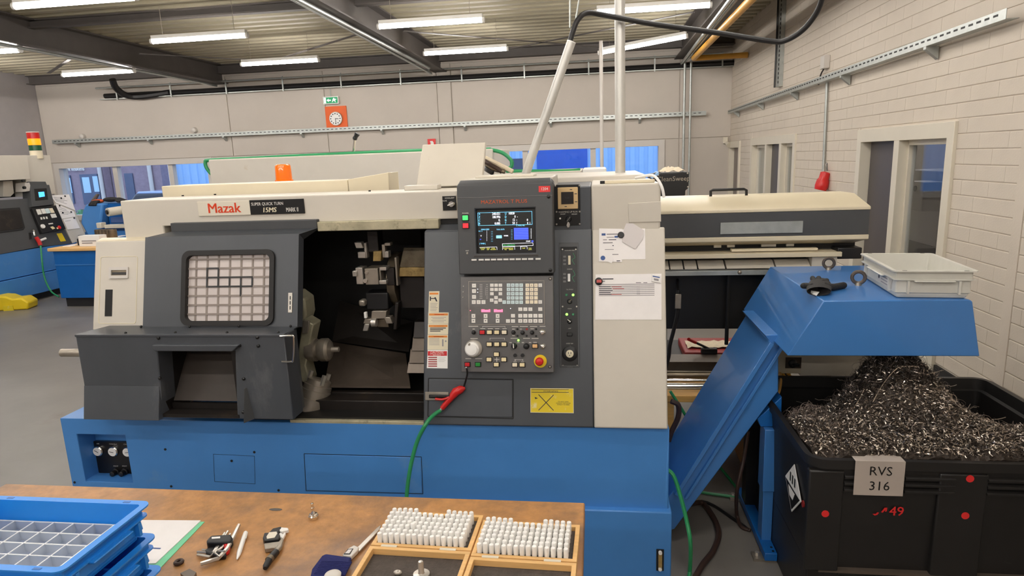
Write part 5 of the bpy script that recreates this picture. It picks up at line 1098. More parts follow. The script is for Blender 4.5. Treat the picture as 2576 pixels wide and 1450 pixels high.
# push buttons
def pb(x, y, mt, w_=.0125, h_=.0095): u, v = D3(x, y); rbutton(FO, u, v, w_, h_, mt, op, 'push_button')
for x, mt in ((657, 'button_red'), (843, 'button_cream'), (1033, 'button_cream'), (1225, 'key_cream')): pb(x, 270, mt)
for x, y in ((840, 580), (1033, 580), (1220, 580), (1025, 840), (833, 975), (1215, 975), (1022, 1105)): pb(x, y, 'button_cream')
for x, y, mt in ((272, 1103, 'button_red'), (545, 1103, 'button_green'), (1500, 1112, 'key_cream'), (1690, 1112, 'button_cream'), (2022, 625, 'button_orange')): pb(x, y, mt)
def knob(x, y, r, mt='black_plastic', h_=.018, ptr=None):
    r *= 1.6; h_ *= 1.4
    u, v = D3(x, y); MB().lathe(FO.pt(u, v, 0), FO.n, [(r, 0), (r, h_*.35), (r*.78, h_*.5), (r*.72, h_), (r*.5, h_*1.05)], 16).build('rotary_knob', mt, op)
    if ptr is not None:
        a = math.radians(ptr); MB().cyl(FO.pt(u-math.cos(a)*r*.6, v-math.sin(a)*r*.6, h_*1.06), FO.pt(u+math.cos(a)*r*.9, v+math.sin(a)*r*.9, h_*1.0), r*.18, seg=5).build('knob_pointer', 'white_print', op)
for x, y in ((433, 275), (1460, 272), (1697, 280), (1945, 280)): knob(x, y, .0055, h_=.014)
knob(1480, 625, .0078, ptr=95); knob(1797, 630, .0078); knob(2215, 270, .0072, 'chrome', .010); knob(2222, 630, .007, 'chrome', .012, 145)
for x, y in ((1565, 190), (1565, 365), (1805, 365), (2050, 370), (2050, 190)): u, v = D3(x, y); disc(FO, u, v, .0048, 0, .004, 10).build('small_lamp', 'black_plate', op)
u, v = D3(1808, 190); disc(FO, u, v, .0048, 0, .004, 10).build('small_lamp', 'red_dull', op)
u, v = D3(1590, 480); disc(FO, u, v, .0048, 0, .005, 10).build('small_lamp', 'led_green', op)
for x in (1505, 1697): u, v = D3(x, 868); disc(FO, u, v, .0075, 0, .010, 12).build('plug', 'black_plastic', op)
u, v = D3(430, 690); MB().lathe(FO.pt(u, v, 0), FO.n, [(.0378, 0), (.0378, .008), (.035, .011)], 30).build('override_ring', 'steel', op)
u, v = D3(415, 700); MB().lathe(FO.pt(u, v, .008), FO.n, [(.0315, 0), (.030, .022), (.0235, .027), (.0235, .032), (.020, .033)], 30).build('override_dial', 'white_plastic', op)
u, v = D3(360, 570); MB().lathe(FO.pt(u, v, .030), FO.n, [(.0058, 0), (.0045, .014)], 10).build('dial_grip', 'dull_steel', op)
u, v = D3(2158, 1020); disc(FO, u, v, .0270, 0, .005, 28).build('stop_ring', 'yellow_plastic', op)
u, v = D3(2145, 1015); MB().lathe(FO.pt(u, v, .003), FO.n, [(.0115, 0), (.0115, .014), (.0172, .017), (.0172, .026), (.013, .033), (.005, .035)], 22).build('stop_button', 'red_plastic', op)
for pts in (((660, 150), (660, 118), (1240, 118), (1240, 150)), ((850, 470), (850, 425), (1230, 425), (1230, 470)), ((1490, 1000), (1520, 985), (1690, 985), (1710, 1000))):
    q = [D3(*p) for p in pts]; m = MB()
    for a, b in zip(q, q[1:]): m.fbox(FO, min(a[0], b[0])-.0005, max(a[0], b[0])+.0005, min(a[1], b[1])-.0005, max(a[1], b[1])+.0005, 0, .0008)
    m.build('print_bracket', 'white_print', op, fix=False)
for x, y, w_ in ((420, 118, 250), (430, 188, 60), (665, 180, 130), (860, 180, 130), (1040, 182, 110), (1230, 182, 110), (1500, 122, 170), (1730, 122, 210), (1980, 122, 190), (2215, 118, 150), (1480, 430, 190), (1800, 430, 180), (2020, 432, 180), (290, 955, 150), (560, 955, 180), (1030, 978, 130), (1500, 1040, 80), (1695, 1040, 70), (2020, 535, 90), (1385, 540, 60), (1585, 540, 60), (1705, 540, 60), (1890, 540, 60), (1460, 190, 70), (1650, 190, 60), (1945, 182, 90), (1460, 360, 70), (440, 435, 190)):
    a = D3(x-w_/2, y-10); b = D3(x+w_/2, y+10); MB().fbox(FO, a[0], b[0], b[1], a[1], 0, .0008).build('print_line', 'pale_print', op)
u, v = D3(1028, 980); MB().fbox(FO, u-.0012, u+.0012, v-.010, v+.010, 0, .001).build('print_cross', 'white_print', op)
# --- timer plates, key switch and switch strip right of the console
FU2 = FU.off(-.005)
tp = MB().fbox(FU2, *FU2.rect(*d5(5, 75), *d5(203, 265)), 0, .004).build('timer_plate', 'black_plate', T, bevel=.001)
a = FU2.rect(*d5(36, 93), *d5(187, 247)); MB().fbox(FU2, *a, .004, .014).build('timer', 'brass_dirty', tp, bevel=.003)
MATS.setdefault('timer_tan', mat('timer_tan', rgb(206, 176, 128), .45, var=.05)); tp.children[0].data.materials[0] = M['timer_tan']
b = FU2.rect(*d5(64, 125), *d5(155, 210)); MB().fbox(FU2, *b, .013, .016).build('timer_display', 'dark_steel', tp)
text('0:00', FU2, (b[0]+b[1])/2, (b[2]+b[3])/2, .012, 'ink', tp, 'timer_digits', .0165)
for q in ((135, 107), (97, 230), (170, 137), (172, 195)): u, v = FU2.uv(*d5(*q)); MB().fbox(FU2, u-.005, u+.005, v-.0015, v+.0015, .0138, .0146).build('timer_mark', 'ink', tp)
kp2 = MB().fbox(FU2, *FU2.rect(*d5(5, 262), *d5(203, 368)), 0, .0042).build('key_switch_plate', 'black_plate', T, bevel=.001)
u, v = FU2.uv(*d5(113, 271)); text('WARMING UP RUN', FU2, u, v, .0105, 'pale_print', kp2, 'label', .0046, wide=.9)
for q, s in (((75, 287), 'ON/OFF'), ((160, 287), 'MEMORY')): u, v = FU2.uv(*d5(*q)); text(s, FU2, u, v, .006, 'white_print', kp2, 'label', .0046)
u, v = FU2.uv(*d5(117, 322)); MB().lathe(FU2.pt(u, v, .004), FU2.n, [(.013, 0), (.013, .006), (.009, .012)], 16).build('key_switch', 'black_plastic', kp2)
MB().cyl(FU2.pt(u-.006, v-.008, .018), FU2.pt(u+.008, v+.010, .018), .0028, seg=6).build('key_lever', 'chrome', kp2)
kq = [(u-.004, v-.012), (u+.002, v-.012), (u+.006, v-.022), (u+.003, v-.034), (u-.004, v-.036), (u-.009, v-.026)]; MB().prism(FU2, kq, .012, .015).build('switch_key', 'chrome', kp2)
u, v = FU2.uv(*d5(56, 318)); disc(FU2, u, v, .004, .004, .007, 10).build('lamp', 'white_print', kp2)
for q in ((20, 80), (196, 78), (198, 268), (198, 358), (30, 270), (30, 360), (8, 272), (8, 362)): u, v = FU2.uv(*d5(*q)); MB().lathe(FU2.pt(u, v, .003), FU2.n, [(.0045, 0), (.003, .003)], 8).build('plate_screw', 'steel', tp)
FC2 = FC
sq = rectof(quad(FC, d5(42, 498), d5(198, 495), d5(188, 1400), d5(60, 1405)))
MB().ring(FC, [(sq[0], sq[2]), (sq[1], sq[2]), (sq[1], sq[3]), (sq[0], sq[3])], [(sq[0]+.006, sq[2]+.006), (sq[1]-.006, sq[2]+.006), (sq[1]-.006, sq[3]-.02), (sq[0]+.006, sq[3]-.02)], -.002, .006).build('strip_frame', 'grey_console', T, bevel=.0015)
ss = MB().fbox(FC, sq[0]+.006, sq[1]-.006, sq[2]+.006, sq[3]-.02, -.001, .0025).build('switch_strip', 'black_plate', T)
def S5(x, y): return FC.uv(*d5(x, y))
MB().fbox(FC, sq[0]+.006, sq[1]-.006, sq[3]-.03, sq[3]-.008, .0, .004).build('strip_slot', 'black_inside', ss)
for (x, y, h_, mt) in ((124, 625, .040, 'sticker_cream'), (121, 752, .034, 'white_plastic')):
    u, v = S5(x, y); MB().fbox(FC, u-.006, u+.005, v-h_/2, v+h_/2, .002, .010).build('chart_switch', mt, ss, bevel=.0015)
    for dy in (-30, 0, 30): u2, v2 = S5(88, y+dy*.9); MB().fbox(FC, u2-.006, u2+.006, v2-.004, v2+.004, .002, .0032).build('print_box', 'grey_panel', ss)
    uu, vv = S5(150, y-20); MB().tube([FC.pt(uu, vv+.02, .004), FC.pt(uu+.008, vv, .005), FC.pt(uu-.004, vv-.01, .004), FC.pt(uu+.006, vv-.03, .004)], .0009, 5, 4).build('green_mark', 'hose_green', ss)
for q, mt in (((102, 877), 'led_dim'), ((150, 877), 'led_green'), ((104, 1019), 'led_green'), ((150, 1019), 'led_dim')): u, v = S5(*q); MB().lathe(FC.pt(u, v, .002), FC.n, [(.006, 0), (.0045, .006)], 10).build('strip_lamp', mt, ss)
for q, pt in (((125, 926), 45), ((125, 1070), 140)):
    u, v = S5(*q); MB().lathe(FC.pt(u, v, .002), FC.n, [(.011, 0), (.011, .004), (.007, .008), (.007, .014)], 14).build('strip_knob', 'black_plastic', ss)
    a_ = math.radians(pt); MB().cyl(FC.pt(u-.004*math.cos(a_), v-.004*math.sin(a_), .016), FC.pt(u+.011*math.cos(a_), v+.011*math.sin(a_), .013), .0025, seg=6).build('knob_pointer', 'chrome', ss)
u, v = S5(125, 1165); MB().fbox(FC, u-.012, u+.012, v-.008, v+.008, .002, .012).build('data_port', 'black_plastic', ss, bevel=.003)
for y, s in ((553, 'CHUCK-SPIN SPEED'), (690, 'OVERRIDE'), (838, 'TAIL SPINDLE'), (978, 'CHUCK'), (1122, 'LAMP'), (1232, 'OUTLET 100V'), (1402, 'WARNING')): u, v = S5(125, y); text(s, FC, u, v, .0062, 'pale_print', ss, 'label', .003, wide=.8)
u, v = S5(126, 1306); MB().lathe(FC.pt(u, v, .002), FC.n, [(.033, 0), (.033, .005), (.029, .008)], 24).build('outlet_plate', 'black_plastic', ss); MB().lathe(FC.pt(u, v, .008), FC.n, [(.0165, 0), (.0165, .005), (.015, .006)], 20).build('outlet', 'sticker_cream', ss)
for dx in (-.004, .004): MB().fbox(FC, u+dx*1.3-.0014, u+dx*1.3+.0014, v-.001, v+.008, .012, .0146).build('outlet_slot', 'black_plate', ss)
disc(FC, u, v-.007, .0022, .012, .0146, 8).build('outlet_slot', 'black_plate', ss)
for q in ((73, 545), (170, 545), (74, 962), (176, 962), (76, 1394), (180, 1394), (128, 1255), (126, 1355)): u, v = S5(*q); MB().lathe(FC.pt(u, v, .002), FC.n, [(.004, 0), (.003, .003)], 8).build('strip_screw', 'steel', ss)
# --- warning stickers on the column
def sticker(name, px, mt, F=FC, n=.0012, parent=None): return MB().prism(F, quad(F, *px), -.001, n).build(name, mt, parent or col)
def D4(x, y): return d4(x, y)
def bar(px0, px1, mt, name='print', F=FC, n=.0018, parent=None, conv=D4):
    a = F.uv(*conv(*px0)); b = F.uv(*conv(*px1)); return MB().fbox(F, min(a[0], b[0]), max(a[0], b[0]), min(a[1], b[1]), max(a[1], b[1]), .0008, n).build(name, mt, parent or col)
sticker('warning_sticker', [d4(128, 88), d4(300, 85), d4(290, 435), d4(118, 438)], 'sticker_cream')
bar((138, 112), (282, 142), 'sticker_orange', 'sticker_header'); bar((150, 200), (235, 215), 'ink', 'pictogram'); bar((142, 175), (160, 245), 'ink', 'pictogram'); 
MB().prism(FC, quad(FC, d4(215, 190), d4(238, 185), d4(268, 255), d4(245, 258)), .0008, .0018).build('pictogram', 'ink', col)
for k in range(6): bar((148, 285+24*k), (270-12*(k % 3), 291+24*k), 'ink_pale')
for y0, y1, mt in ((438, 628, 'sticker_cream'), (630, 800, 'sticker_cream'), (804, 1058, 'sticker_cream')):
    sx = -12*(y0-438)/400
    sticker('warning_sticker', [d4(115+sx, y0), d4(455+sx, y0), d4(450+sx, y1), d4(112+sx, y1)], mt); bar((130+sx, y0+18), (440+sx, y0+50), 'sticker_orange', 'sticker_header'); bar((215+sx, y0+28), (380+sx, y0+42), 'mazak_red', 'sticker_title')
for k in range(4): bar((165+20*(k % 2), 515+26*k), (410-35*(k % 2), 521+26*k), 'ink_pale')
for k in range(3): bar((145, 692+25*k), (408-45*k, 705+25*k), 'ink')
for k in range(5): bar((130, 870+25*k), (300, 877+25*k), 'ink_pale')
bar((345, 885), (368, 1000), 'ink_pale', 'pictogram'); u, v = FC.uv(*d4(405, 915)); disc(FC, u, v, .004, .0008, .0018, 10).build('pictogram', 'ink_pale', col)
sticker('caution_sticker', [d4(105, 1062), d4(438, 1062), d4(435, 1368), d4(90, 1362)], 'white_plastic'); bar((108, 1080), (425, 1158), 'button_red', 'sticker_header')
u, v = FC.uv(*d4(262, 1100)); text('CAUTION!', FC, u, v, .0125, 'white_print', col, 'sticker_lettering', .0022)
for k, s in enumerate(('BEFORE USE THIS MACHINE', 'READ MANUAL')): u, v = FC.uv(*d4(262, 1128+17*k)); text(s, FC, u, v, .0052, 'white_print', col, 'sticker_lettering', .0022)
for k in range(5): bar((115, 1175+36*k), (262, 1194+36*k), 'red_dull')
for k in range(4): bar((280, 1185+22*k), (405-20*(k % 2), 1189+22*k), 'ink_pale')
# drawer and its latch
dq = [(1078, 952), (1291, 955), (1291, 1054), (1076, 1048)]
outline(FC, dq, 'drawer_gap', wd=.004, parent=col)
da = rectof(quad(FC, *dq)); MB().fbox(FC, da[0]+.003, da[1]-.003, da[2]+.003, da[3]-.003, -.01, .004).build('drawer', 'grey_paint', T, bevel=.003)
lt = MB().fbox(FC, *FC.rect(*b2(75, 1108), *b2(290, 1188)), .004, .010).build('drawer_latch', 'dull_steel', T, bevel=.002)
MB().fbox(FC, *FC.rect(*b2(112, 1132), *b2(330, 1168)), .010, .016).build('latch_handle', 'black_plastic', lt, bevel=.003)
# yellow warning plate
yq = rectof(quad(FC, b2(1030, 1076), b2(1425, 1080), b2(1424, 1304), b2(1030, 1300)))
yp = MB().fbox(FC, *yq, 0, .0018).build('warning_plate', 'yellow_sticker', T)
MB().ring(FC, [(yq[0], yq[2]), (yq[1], yq[2]), (yq[1], yq[3]), (yq[0], yq[3])], [(yq[0]+.002, yq[2]+.002), (yq[1]-.002, yq[2]+.002), (yq[1]-.002, yq[3]-.002), (yq[0]+.002, yq[3]-.002)], 0, .0021).build('plate_border', 'frame_cream', yp)
def line2(p, q, wd, mt, parent, name, F=FC, conv=b2, n=.0024):
    a = F.uv(*conv(*p)); b = F.uv(*conv(*q)); d = V((b[0]-a[0], b[1]-a[1])).normalized(); nn = V((-d.y, d.x))*wd/2
    return MB().prism(F, [(a[0]-nn.x, a[1]-nn.y), (b[0]-nn.x, b[1]-nn.y), (b[0]+nn.x, b[1]+nn.y), (a[0]+nn.x, a[1]+nn.y)], .0015, n).build(name, mt, parent)
line2((1105, 1135), (1242, 1280), .003, 'ink', yp, 'cross_stroke'); line2((1242, 1138), (1105, 1278), .003, 'ink', yp, 'cross_stroke')
line2((1042, 1090), (1380, 1090), .002, 'ink', yp, 'rule'); line2((1042, 1114), (1380, 1114), .002, 'ink', yp, 'rule')
u, v = FC.uv(*b2(1215, 1105)); text('WARNING', FC, u, v, .0095, 'ink', yp, 'plate_lettering', .002, wide=1.4)
for k, s in enumerate(('DO NOT LEAN', 'AGAINST THE DOOR', 'WHILE IT IS OPEN')): u, v = FC.uv(*b2(1330, 1200+14*k)); text(s, FC, u, v, .0066, 'ink', yp, 'plate_lettering', .002)
MB().prism(FC, quad(FC, b2(1070, 1157), b2(1100, 1168), b2(1075, 1176)), .0015, .0024).build('mark', 'ink', yp)
# ---------------------------------------------------------------- papers and magnets on the side cover
FCp = FC.off(.0045)
def paper(name, label, px, mt='paper', th=.0012, n=0.):
    q = quad(FCp, *[e3(*p) for p in px], n=n); p = FCp.pt(*q[0], n); t = thing(name, label, 'paper', tuple(p))
    MB().prism(FCp, q, n, n+th).build('sheet', mt, t); return t
def marks(t, items, conv=e3, F=FCp, n=.0012):
    for x0, y0, x1, y1, mt in items:
        a = F.uv(*conv(x0, y0)); b = F.uv(*conv(x1, y1)); MB().fbox(F, min(a[0], b[0]), max(a[0], b[0]), min(a[1], b[1]), max(a[1], b[1]), n, n+.0005).build('print_line', mt, t)
paper('paper_sheet', 'blank white sheet behind the printed note on the beige cover', [(340, 100), (685, 85), (690, 515), (340, 520)])
t = paper('paper_note', 'printed white note with blue round logo held by a grey magnet', [(40, 85), (365, 90), (360, 555), (36, 548)], n=.0015)
marks(t, [(75, 155, 130, 185, 'ink_blue'), (145, 160, 300, 172, 'ink_pale'), (145, 205, 250, 213, 'ink_pale'), (255, 190, 305, 215, 'ink_blue'), (95, 240, 150, 250, 'ink_pale'), (175, 240, 280, 248, 'ink'), (95, 280, 230, 292, 'ink_pale'), (225, 322, 245, 332, 'ink'), (120, 378, 245, 384, 'ink_pale'), (225, 445, 310, 455, 'ink_pale'), (285, 535, 335, 545, 'ink')], n=.0027)
u, v = FCp.uv(*e3(93, 500)); disc(FCp, u, v, .010, .0027, .0032, 18).build('round_logo', 'ink_blue', t)
q = [(165, 470), (215, 455), (265, 470), (250, 545), (240, 520), (215, 575), (160, 550)]
tag(MB().prism(FCp, quad(FCp, *[e3(*p) for p in q], n=.004), .003, .005).build('torn_paper_scrap', 'paper'), 'torn scrap of white paper over the corner of the logo note', 'paper')
q = [(425, 0), (520, 15), (670, 110), (650, 235), (545, 370), (530, 365), (365, 270), (385, 100)]
tag(MB().prism(FCp, quad(FCp, *[e3(*p) for p in q], n=.006), .003, .006).build('crumpled_paper', 'paper_grey'), 'crumpled slip of paper hanging at an angle over the blank sheet', 'paper')
t = paper('paper_form', 'large white form with a printed table at the foot of the beige cover', [(-10, 730), (915, 720), (915, 1365), (-15, 1365)])
marks(t, [(85, 788, 240, 800, 'ink'), (85, 822, 122, 830, 'ink'), (555, 842, 628, 848, 'ink'), (660, 842, 715, 848, 'ink')] + [(35, 868+26*k, 815, 870+26*k, 'ink_pale') for k in range(7)] + [(x, 868, x+2, 1022, 'ink_pale') for x in (35, 505, 545, 640, 690, 740, 815)] + [(40, 900+27*k, 200+15*(k % 3), 907+27*k, 'ink') for k in range(5)] + [(215, 900, 355, 907, 'ink_red'), (230, 927, 390, 934, 'ink_red'), (200, 1008, 355, 1015, 'ink_red')] + [(565, 893+27*k, 615, 899+27*k, 'ink_pale') for k in range(5)])
def magnet(x, y, r, label, mt='black_plastic', top=None):
    u, v = FCp.uv(*e3(x, y)); p = FCp.pt(u, v); t = thing('magnet', label, 'magnet', tuple(p))
    MB().lathe(FCp.pt(u, v, .0028), FCp.n, [(r, 0), (r, .006), (r*.85, .008)], 18).build('disc', mt, t)
    if top: MB().fbox(FCp, u-r*.55, u+r*.7, v-r*.35, v+r*.4, .0105, .0113).build('label_strip', top, t)
magnet(345, 178, .0138, 'round grey magnet holding the logo note'); magnet(35, 828, .0165, 'round black magnet with a red brown label on the form', top='ink_red')
u, v = FCp.uv(*e3(838, 790)); t = thing('magnet', 'small white square magnet on the corner of the form', 'magnet', tuple(FCp.pt(u, v)))
Fq = Frame(FCp.pt(u, v), (math.cos(-.2), 0, math.sin(-.2)), FCp.v); MB().fbox(Fq, -.019, .019, -.016, .016, .0015, .007).build('block', 'white_plastic', t, bevel=.0015); MB().fbox(Fq, -.015, .015, .005, .010, .007, .0075).build('print', 'ink_blue', t); MB().fbox(Fq, -.010, .010, -.009, .0, .007, .0075).build('print', 'ink_pale', t)
# ---------------------------------------------------------------- air gun with its green hose
def C(x, y, n): u, v = FC.uv(*b2(x, y), n); return FC.pt(u, v, n)
gun = thing('air_gun', 'red air blow gun with green hose hanging on the drawer latch', 'air gun', tuple(C(300, 1130, .02)))
MB().tube([C(435, 1075, .02), C(400, 1085, .022), C(350, 1110, .024), C(318, 1150, .024)], [.006, .017, .019, .015], 12).build('body', 'red_plastic', gun)
MB().tube([C(330, 1140, .024), C(290, 1185, .022), C(255, 1225, .02), C(225, 1262, .02)], [.015, .013, .012, .011], 12).build('grip', 'red_plastic', gun)
MB().tube([C(165, 1175, .022), C(230, 1180, .03), C(290, 1160, .03)], .0055, 8, 3).build('trigger', 'red_plastic', gun)
MB().tube([C(120, 1150, .02), C(200, 1148, .022), C(330, 1150, .028)], .006, 8, 3).build('nozzle', 'black_plastic', gun)
MB().tube([C(420, 1075, .02), C(440, 1010, .03), C(455, 950, .075), C(450, 895, .088)], .004, 8, 5).build('hanging_cord', 'black_plastic', gun)
u, v = FO.uv(*b2(446, 885)); MB().lathe(FO.pt(u, v, 0), FO.n, [(.004, 0), (.003, .006)], 8).build('cord_end', 'white_plastic', gun)
MB().cyl(C(228, 1255, .02), C(205, 1285, .02), .007, seg=10).build('coupling', 'steel', gun)
pts = [C(208, 1282, .02), C(140, 1330, .05), C(75, 1410, .09), onY(1050, 1110, 2.50), onY(1036, 1160, 2.49), onY(1027, 1210, 2.48), onY(1022, 1260, 2.47), onY(1016, 1330, 2.47), onY(1008, 1420, 2.48), V((onY(1000, 1500, 2.5).x, 2.46, .02))]
MB().tube(pts, .0088, 10, 6).build('hose', 'hose_green', gun)
# ================================================================ poles and cables above the lathe
pl = thing('aluminium_post', 'thick upright aluminium post rising behind the lathe to the roof', 'post', (onY(1560, 430, 3.75).x, 3.75, 1.6))
pp = onY(1560, 300, 3.75); MB().cyl((pp.x, 3.75, 1.55), (pp.x, 3.75, 3.86), .0285, seg=20).build('tube', 'alu_pole', pl); MB().cyl((pp.x, 3.75, 1.55), (pp.x, 3.75, 1.70), .05, seg=16).build('foot', 'galvanised', pl)
lp = thing('leaning_conduit', 'slanting aluminium tube with black cable bending out of its top', 'conduit', tuple(onY(1322, 436, 3.55)))
A = onY(1322, 440, 3.55); B = onY(1437, 106, 3.55); dd = (B-A).normalized()
MB().cyl(A-dd*.02, B, .0235, seg=18).build('tube', 'alu_pole', lp); MB().cyl(B-dd*.002, B+dd*.004, .0238, seg=18).build('rim', 'white_plastic', lp)
def Q(x, y, Y): return onY(x, y, Y)
MB().tube([B-dd*.1, Q(1441, 80, 3.55), Q(1455, 48, 3.56), Q(1478, 32, 3.6), Q(1520, 38, 3.65), Q(1640, 60, 3.7), Q(1800, 82, 3.75), Q(1935, 103, 3.75), Q(1975, 102, 3.74), Q(2020, 75, 3.7), Q(2055, 30, 3.65), Q(2072, -20, 3.6), Q(2080, -80, 3.6)], .014, 10, 6).build('cable', 'cable_black', lp)
for a, b in (((1434, -20), (1434, 70)), ((1460, -20), (1445, 70))): MB().cyl(Q(*a, 3.56), Q(*b, 3.56), .005, seg=6).build('hanger_rod', 'galvanised', lp)
tp_ = thing('thin_post', 'thin white upright pipe behind the rear machine reaching a ceiling light', 'post', tuple(onY(1514, 420, 9.4)))
p = onY(1513, 280, 9.4); MB().cyl((p.x, 9.4, 0), (p.x, 9.4, 3.38), .026, seg=12).build('pipe', 'frame_white', tp_); MB().cyl((p.x, 9.4, 0), (p.x, 9.4, .03), .07, seg=12).build('foot', 'galvanised', tp_)
# ================================================================ bar feeder behind the conveyor
YQ = 3.62; FQ = Frame((0, YQ, 0), (1, 0, 0), (0, 0, 1))
bf = thing('bar_feeder', 'long cream and grey bar feeder behind the blue conveyor', 'bar feeder', (.9, YQ+.2, 0))
def zq(x, y): return FQ.uv(*b3(x, y))[1]
def uq(x, y): return FQ.uv(*b3(x, y))[0]
xe = uq(2232, 420); xs_ = .315
z_a = zq(1430, 320); z_b = zq(1430, 345); z_c = zq(1430, 530); z_d = zq(1430, 565); z_e = zq(1430, 605); z_top = zq(1430, 250)+.015
def extr(name, mt, prof, x0, x1, parent=bf, bevel=.004, endcut=0):
    return MB().loft([V((x0, y, z)) for y, z in prof], [V((x1-(endcut if z > z_a+.005 or z < z_d-.005 else 0), y, z)) for y, z in prof]).build(name, mt, parent, bevel=bevel)
extr('top_cover', 'cream_paint', [(YQ, z_b), (YQ, z_a), (YQ+.10, z_top), (YQ+.30, z_top), (YQ+.36, z_b)], xs_, xe, endcut=.05)
mb_ = extr('middle_band', 'grey_console', [(YQ+.004, z_c), (YQ+.004, z_b-.001), (YQ+.35, z_b-.001), (YQ+.35, z_c)], xs_, xe-.003, bevel=.001)
extr('lower_cover', 'cream_paint', [(YQ, z_d), (YQ, z_c), (YQ+.36, z_c), (YQ+.36, z_d), (YQ+.28, z_e), (YQ+.08, z_e)], xs_, xe, endcut=.05)
a = FQ.rect(*b3(1095, 425), *b3(1718, 500)); MB().fbox(FQ, *a, -.004, .003).build('silver_plate', 'galvanised', mb_, bevel=.001)
hz_ = z_top; pts = [(uq(1052, 250), hz_-.01), (uq(1052, 215), zq(1052, 212)), (uq(1070, 205), zq(1060, 203)), (uq(1315, 198), zq(1315, 196)), (uq(1333, 210), zq(1333, 205)), (uq(1333, 250), hz_-.01)]
MB().tube([V((u, YQ+.13, v+.012)) for u, v in pts], .008, 8).build('lift_handle', 'black_rubber', bf)
z1r, z0r = zq(1300, 655), zq(1300, 690); MB().box(xs_, uq(2010, 660), YQ-.02, YQ+.3, z0r, z1r).build('rail', 'cream_paint', bf, bevel=.003)
MB().box(uq(1185, 645), uq(1845, 640), YQ+.02, YQ+.06, z1r+.004, z1r+.018).build('guide_strip', 'cream_paint', bf, bevel=.002)
MB().box(xs_, uq(2170, 640), YQ+.1, YQ+.34, z1r-.02, z_e+.01).build('inner_body', 'black_inside', bf)
for x in (1095, 1200, 1465, 1520, 1660): MB().box(uq(x, 620)-.02, uq(x, 620)+.02, YQ+.085, YQ+.1, z1r+.02, z_e).build('roller', 'frame_cream', bf)
z1c, z0c = zq(1240, 785), zq(1240, 822); MB().box(xs_, uq(1780, 790), YQ-.01, YQ+.02, z0c, z1c).build('channel', 'galvanised', bf, bevel=.002)
u, v = FQ.uv(*b3(1238, 800)); MB().lathe(FQ.pt(u, v, .01), FQ.n, [(.012, 0), (.010, .006), (.004, .009)], 12).build('bolt', 'dull_steel', bf)
zt_, zb_ = zq(1240, 722), zq(1240, 772)
for x0, x1 in ((640, 705), (716, 812), (824, 918), (930, 1130), (1144, 1508), (1522, 1782)): MB().hexa([(uq(x0, 740), YQ-.004, zb_), (uq(x1, 740), YQ-.004, zb_), (uq(x1, 740), YQ+.05, zb_), (uq(x0, 740), YQ+.05, zb_), (uq(x0, 740), YQ+.06, zt_), (uq(x1, 740), YQ+.06, zt_), (uq(x1, 740), YQ+.09, zt_), (uq(x0, 740), YQ+.09, zt_)]).build('tray_segment', 'beige_paint', bf)
MB().box(xs_, uq(1980, 760), YQ+.1, YQ+.3, zb_-.02, z0r).build('tray_back', 'black_inside', bf)
MB().box(uq(1792, 690), uq(1982, 690), YQ+.0, YQ+.2, zb_, z0r).build('end_block', 'beige_paint', bf)
MB().box(uq(1985, 640), uq(2172, 640), YQ+.0, YQ+.3, zq(2100, 700), zq(2100, 615)).build('drive_box', 'black_plastic', bf, bevel=.005)
zk0 = zq(1000, 1275); MB().box(xs_, 1.36, YQ+.12, YQ+.4, zk0, z0c-.01).build('cabinet', 'black_plastic', bf, bevel=.004)
for x in (1.0, 1.27): MB().box(x, x+.08, YQ+.16, YQ+.34, 0, zk0+.002).build('leg', 'black_plastic', bf)
lx = uq(1155, 1300); MB().cyl((lx, YQ+.05, zq(1150, 1370)), (lx, YQ+.05, z0c), .011, seg=10).build('lift_rod', 'black_plastic', bf)
# cable with grey connector
cn = thing('cable_plug', 'grey connector plug on a black cable hanging below the bar feeder', 'plug', tuple(FQ.pt(*FQ.uv(*b3(770, 1010)), .03)))
def Bq(x, y, n=.03): u, v = FQ.uv(*b3(x, y), n); return FQ.pt(u, v, n)
MB().hexa([Bq(748, 1080, .05), Bq(795, 1080, .05), Bq(795, 1080, .02), Bq(748, 1080, .02), Bq(752, 968, .05), Bq(798, 968, .05), Bq(798, 968, .02), Bq(752, 968, .02)]).build('shell', 'dull_steel', cn, bevel=.003); MB().cyl(Bq(773, 968), Bq(772, 936), .012, .009, 10).build('gland', 'black_plastic', cn)
MB().tube([Bq(772, 938), Bq(771, 900, -.02), Bq(770, 860, -.10)], .008, 8, 3).build('top_cable', 'cable_black', cn)
MB().tube([Bq(770, 1080), Bq(765, 1130), Bq(740, 1240), Bq(710, 1360), Bq(700, 1450), Bq(660, 1600)], .011, 8, 5).build('cable', 'cable_black', cn)
# red tool box and bars stored under the feeder
g2 = zoomer(1660, 820, 5.577)
zr = .42; YR_ = 3.85
rk = thing('bar_rack', 'wooden bar rack with yellow plank under the bar feeder', 'rack', (.55, 3.6, 0))
pz = onY(*g2(330, 1005), 3.45)
MB().box(.33, .95, 3.45, 3.55, pz.z-.03, pz.z+.01).build('plank', 'wood_rack', rk, bevel=.004)
for x in (.36, .85): MB().box(x, x+.06, 3.46, 4.35, 0, pz.z-.028).build('upright', 'wood_rack', rk)
MB().box(.33, .95, 3.56, 4.35, pz.z-.06, pz.z-.03).build('shelf', 'wood_rack', rk)
def bar_(y, r, label, mt, Y, x1px):
    p = onY(*g2(300, y), Y); x1 = onY(*g2(x1px, y), Y).x
    tag(MB().cyl((.33, Y, p.z), (x1+.15, Y, p.z), r, seg=14).build('metal_bar', mt), label, 'bar')
bar_(690, .024, 'thick dull steel tube lying at the back of the bar rack', 'oily_steel', 3.78, 670)
bar_(765, .010, 'thin bright rod lying next to the thick tube', 'chrome', 3.70, 690)
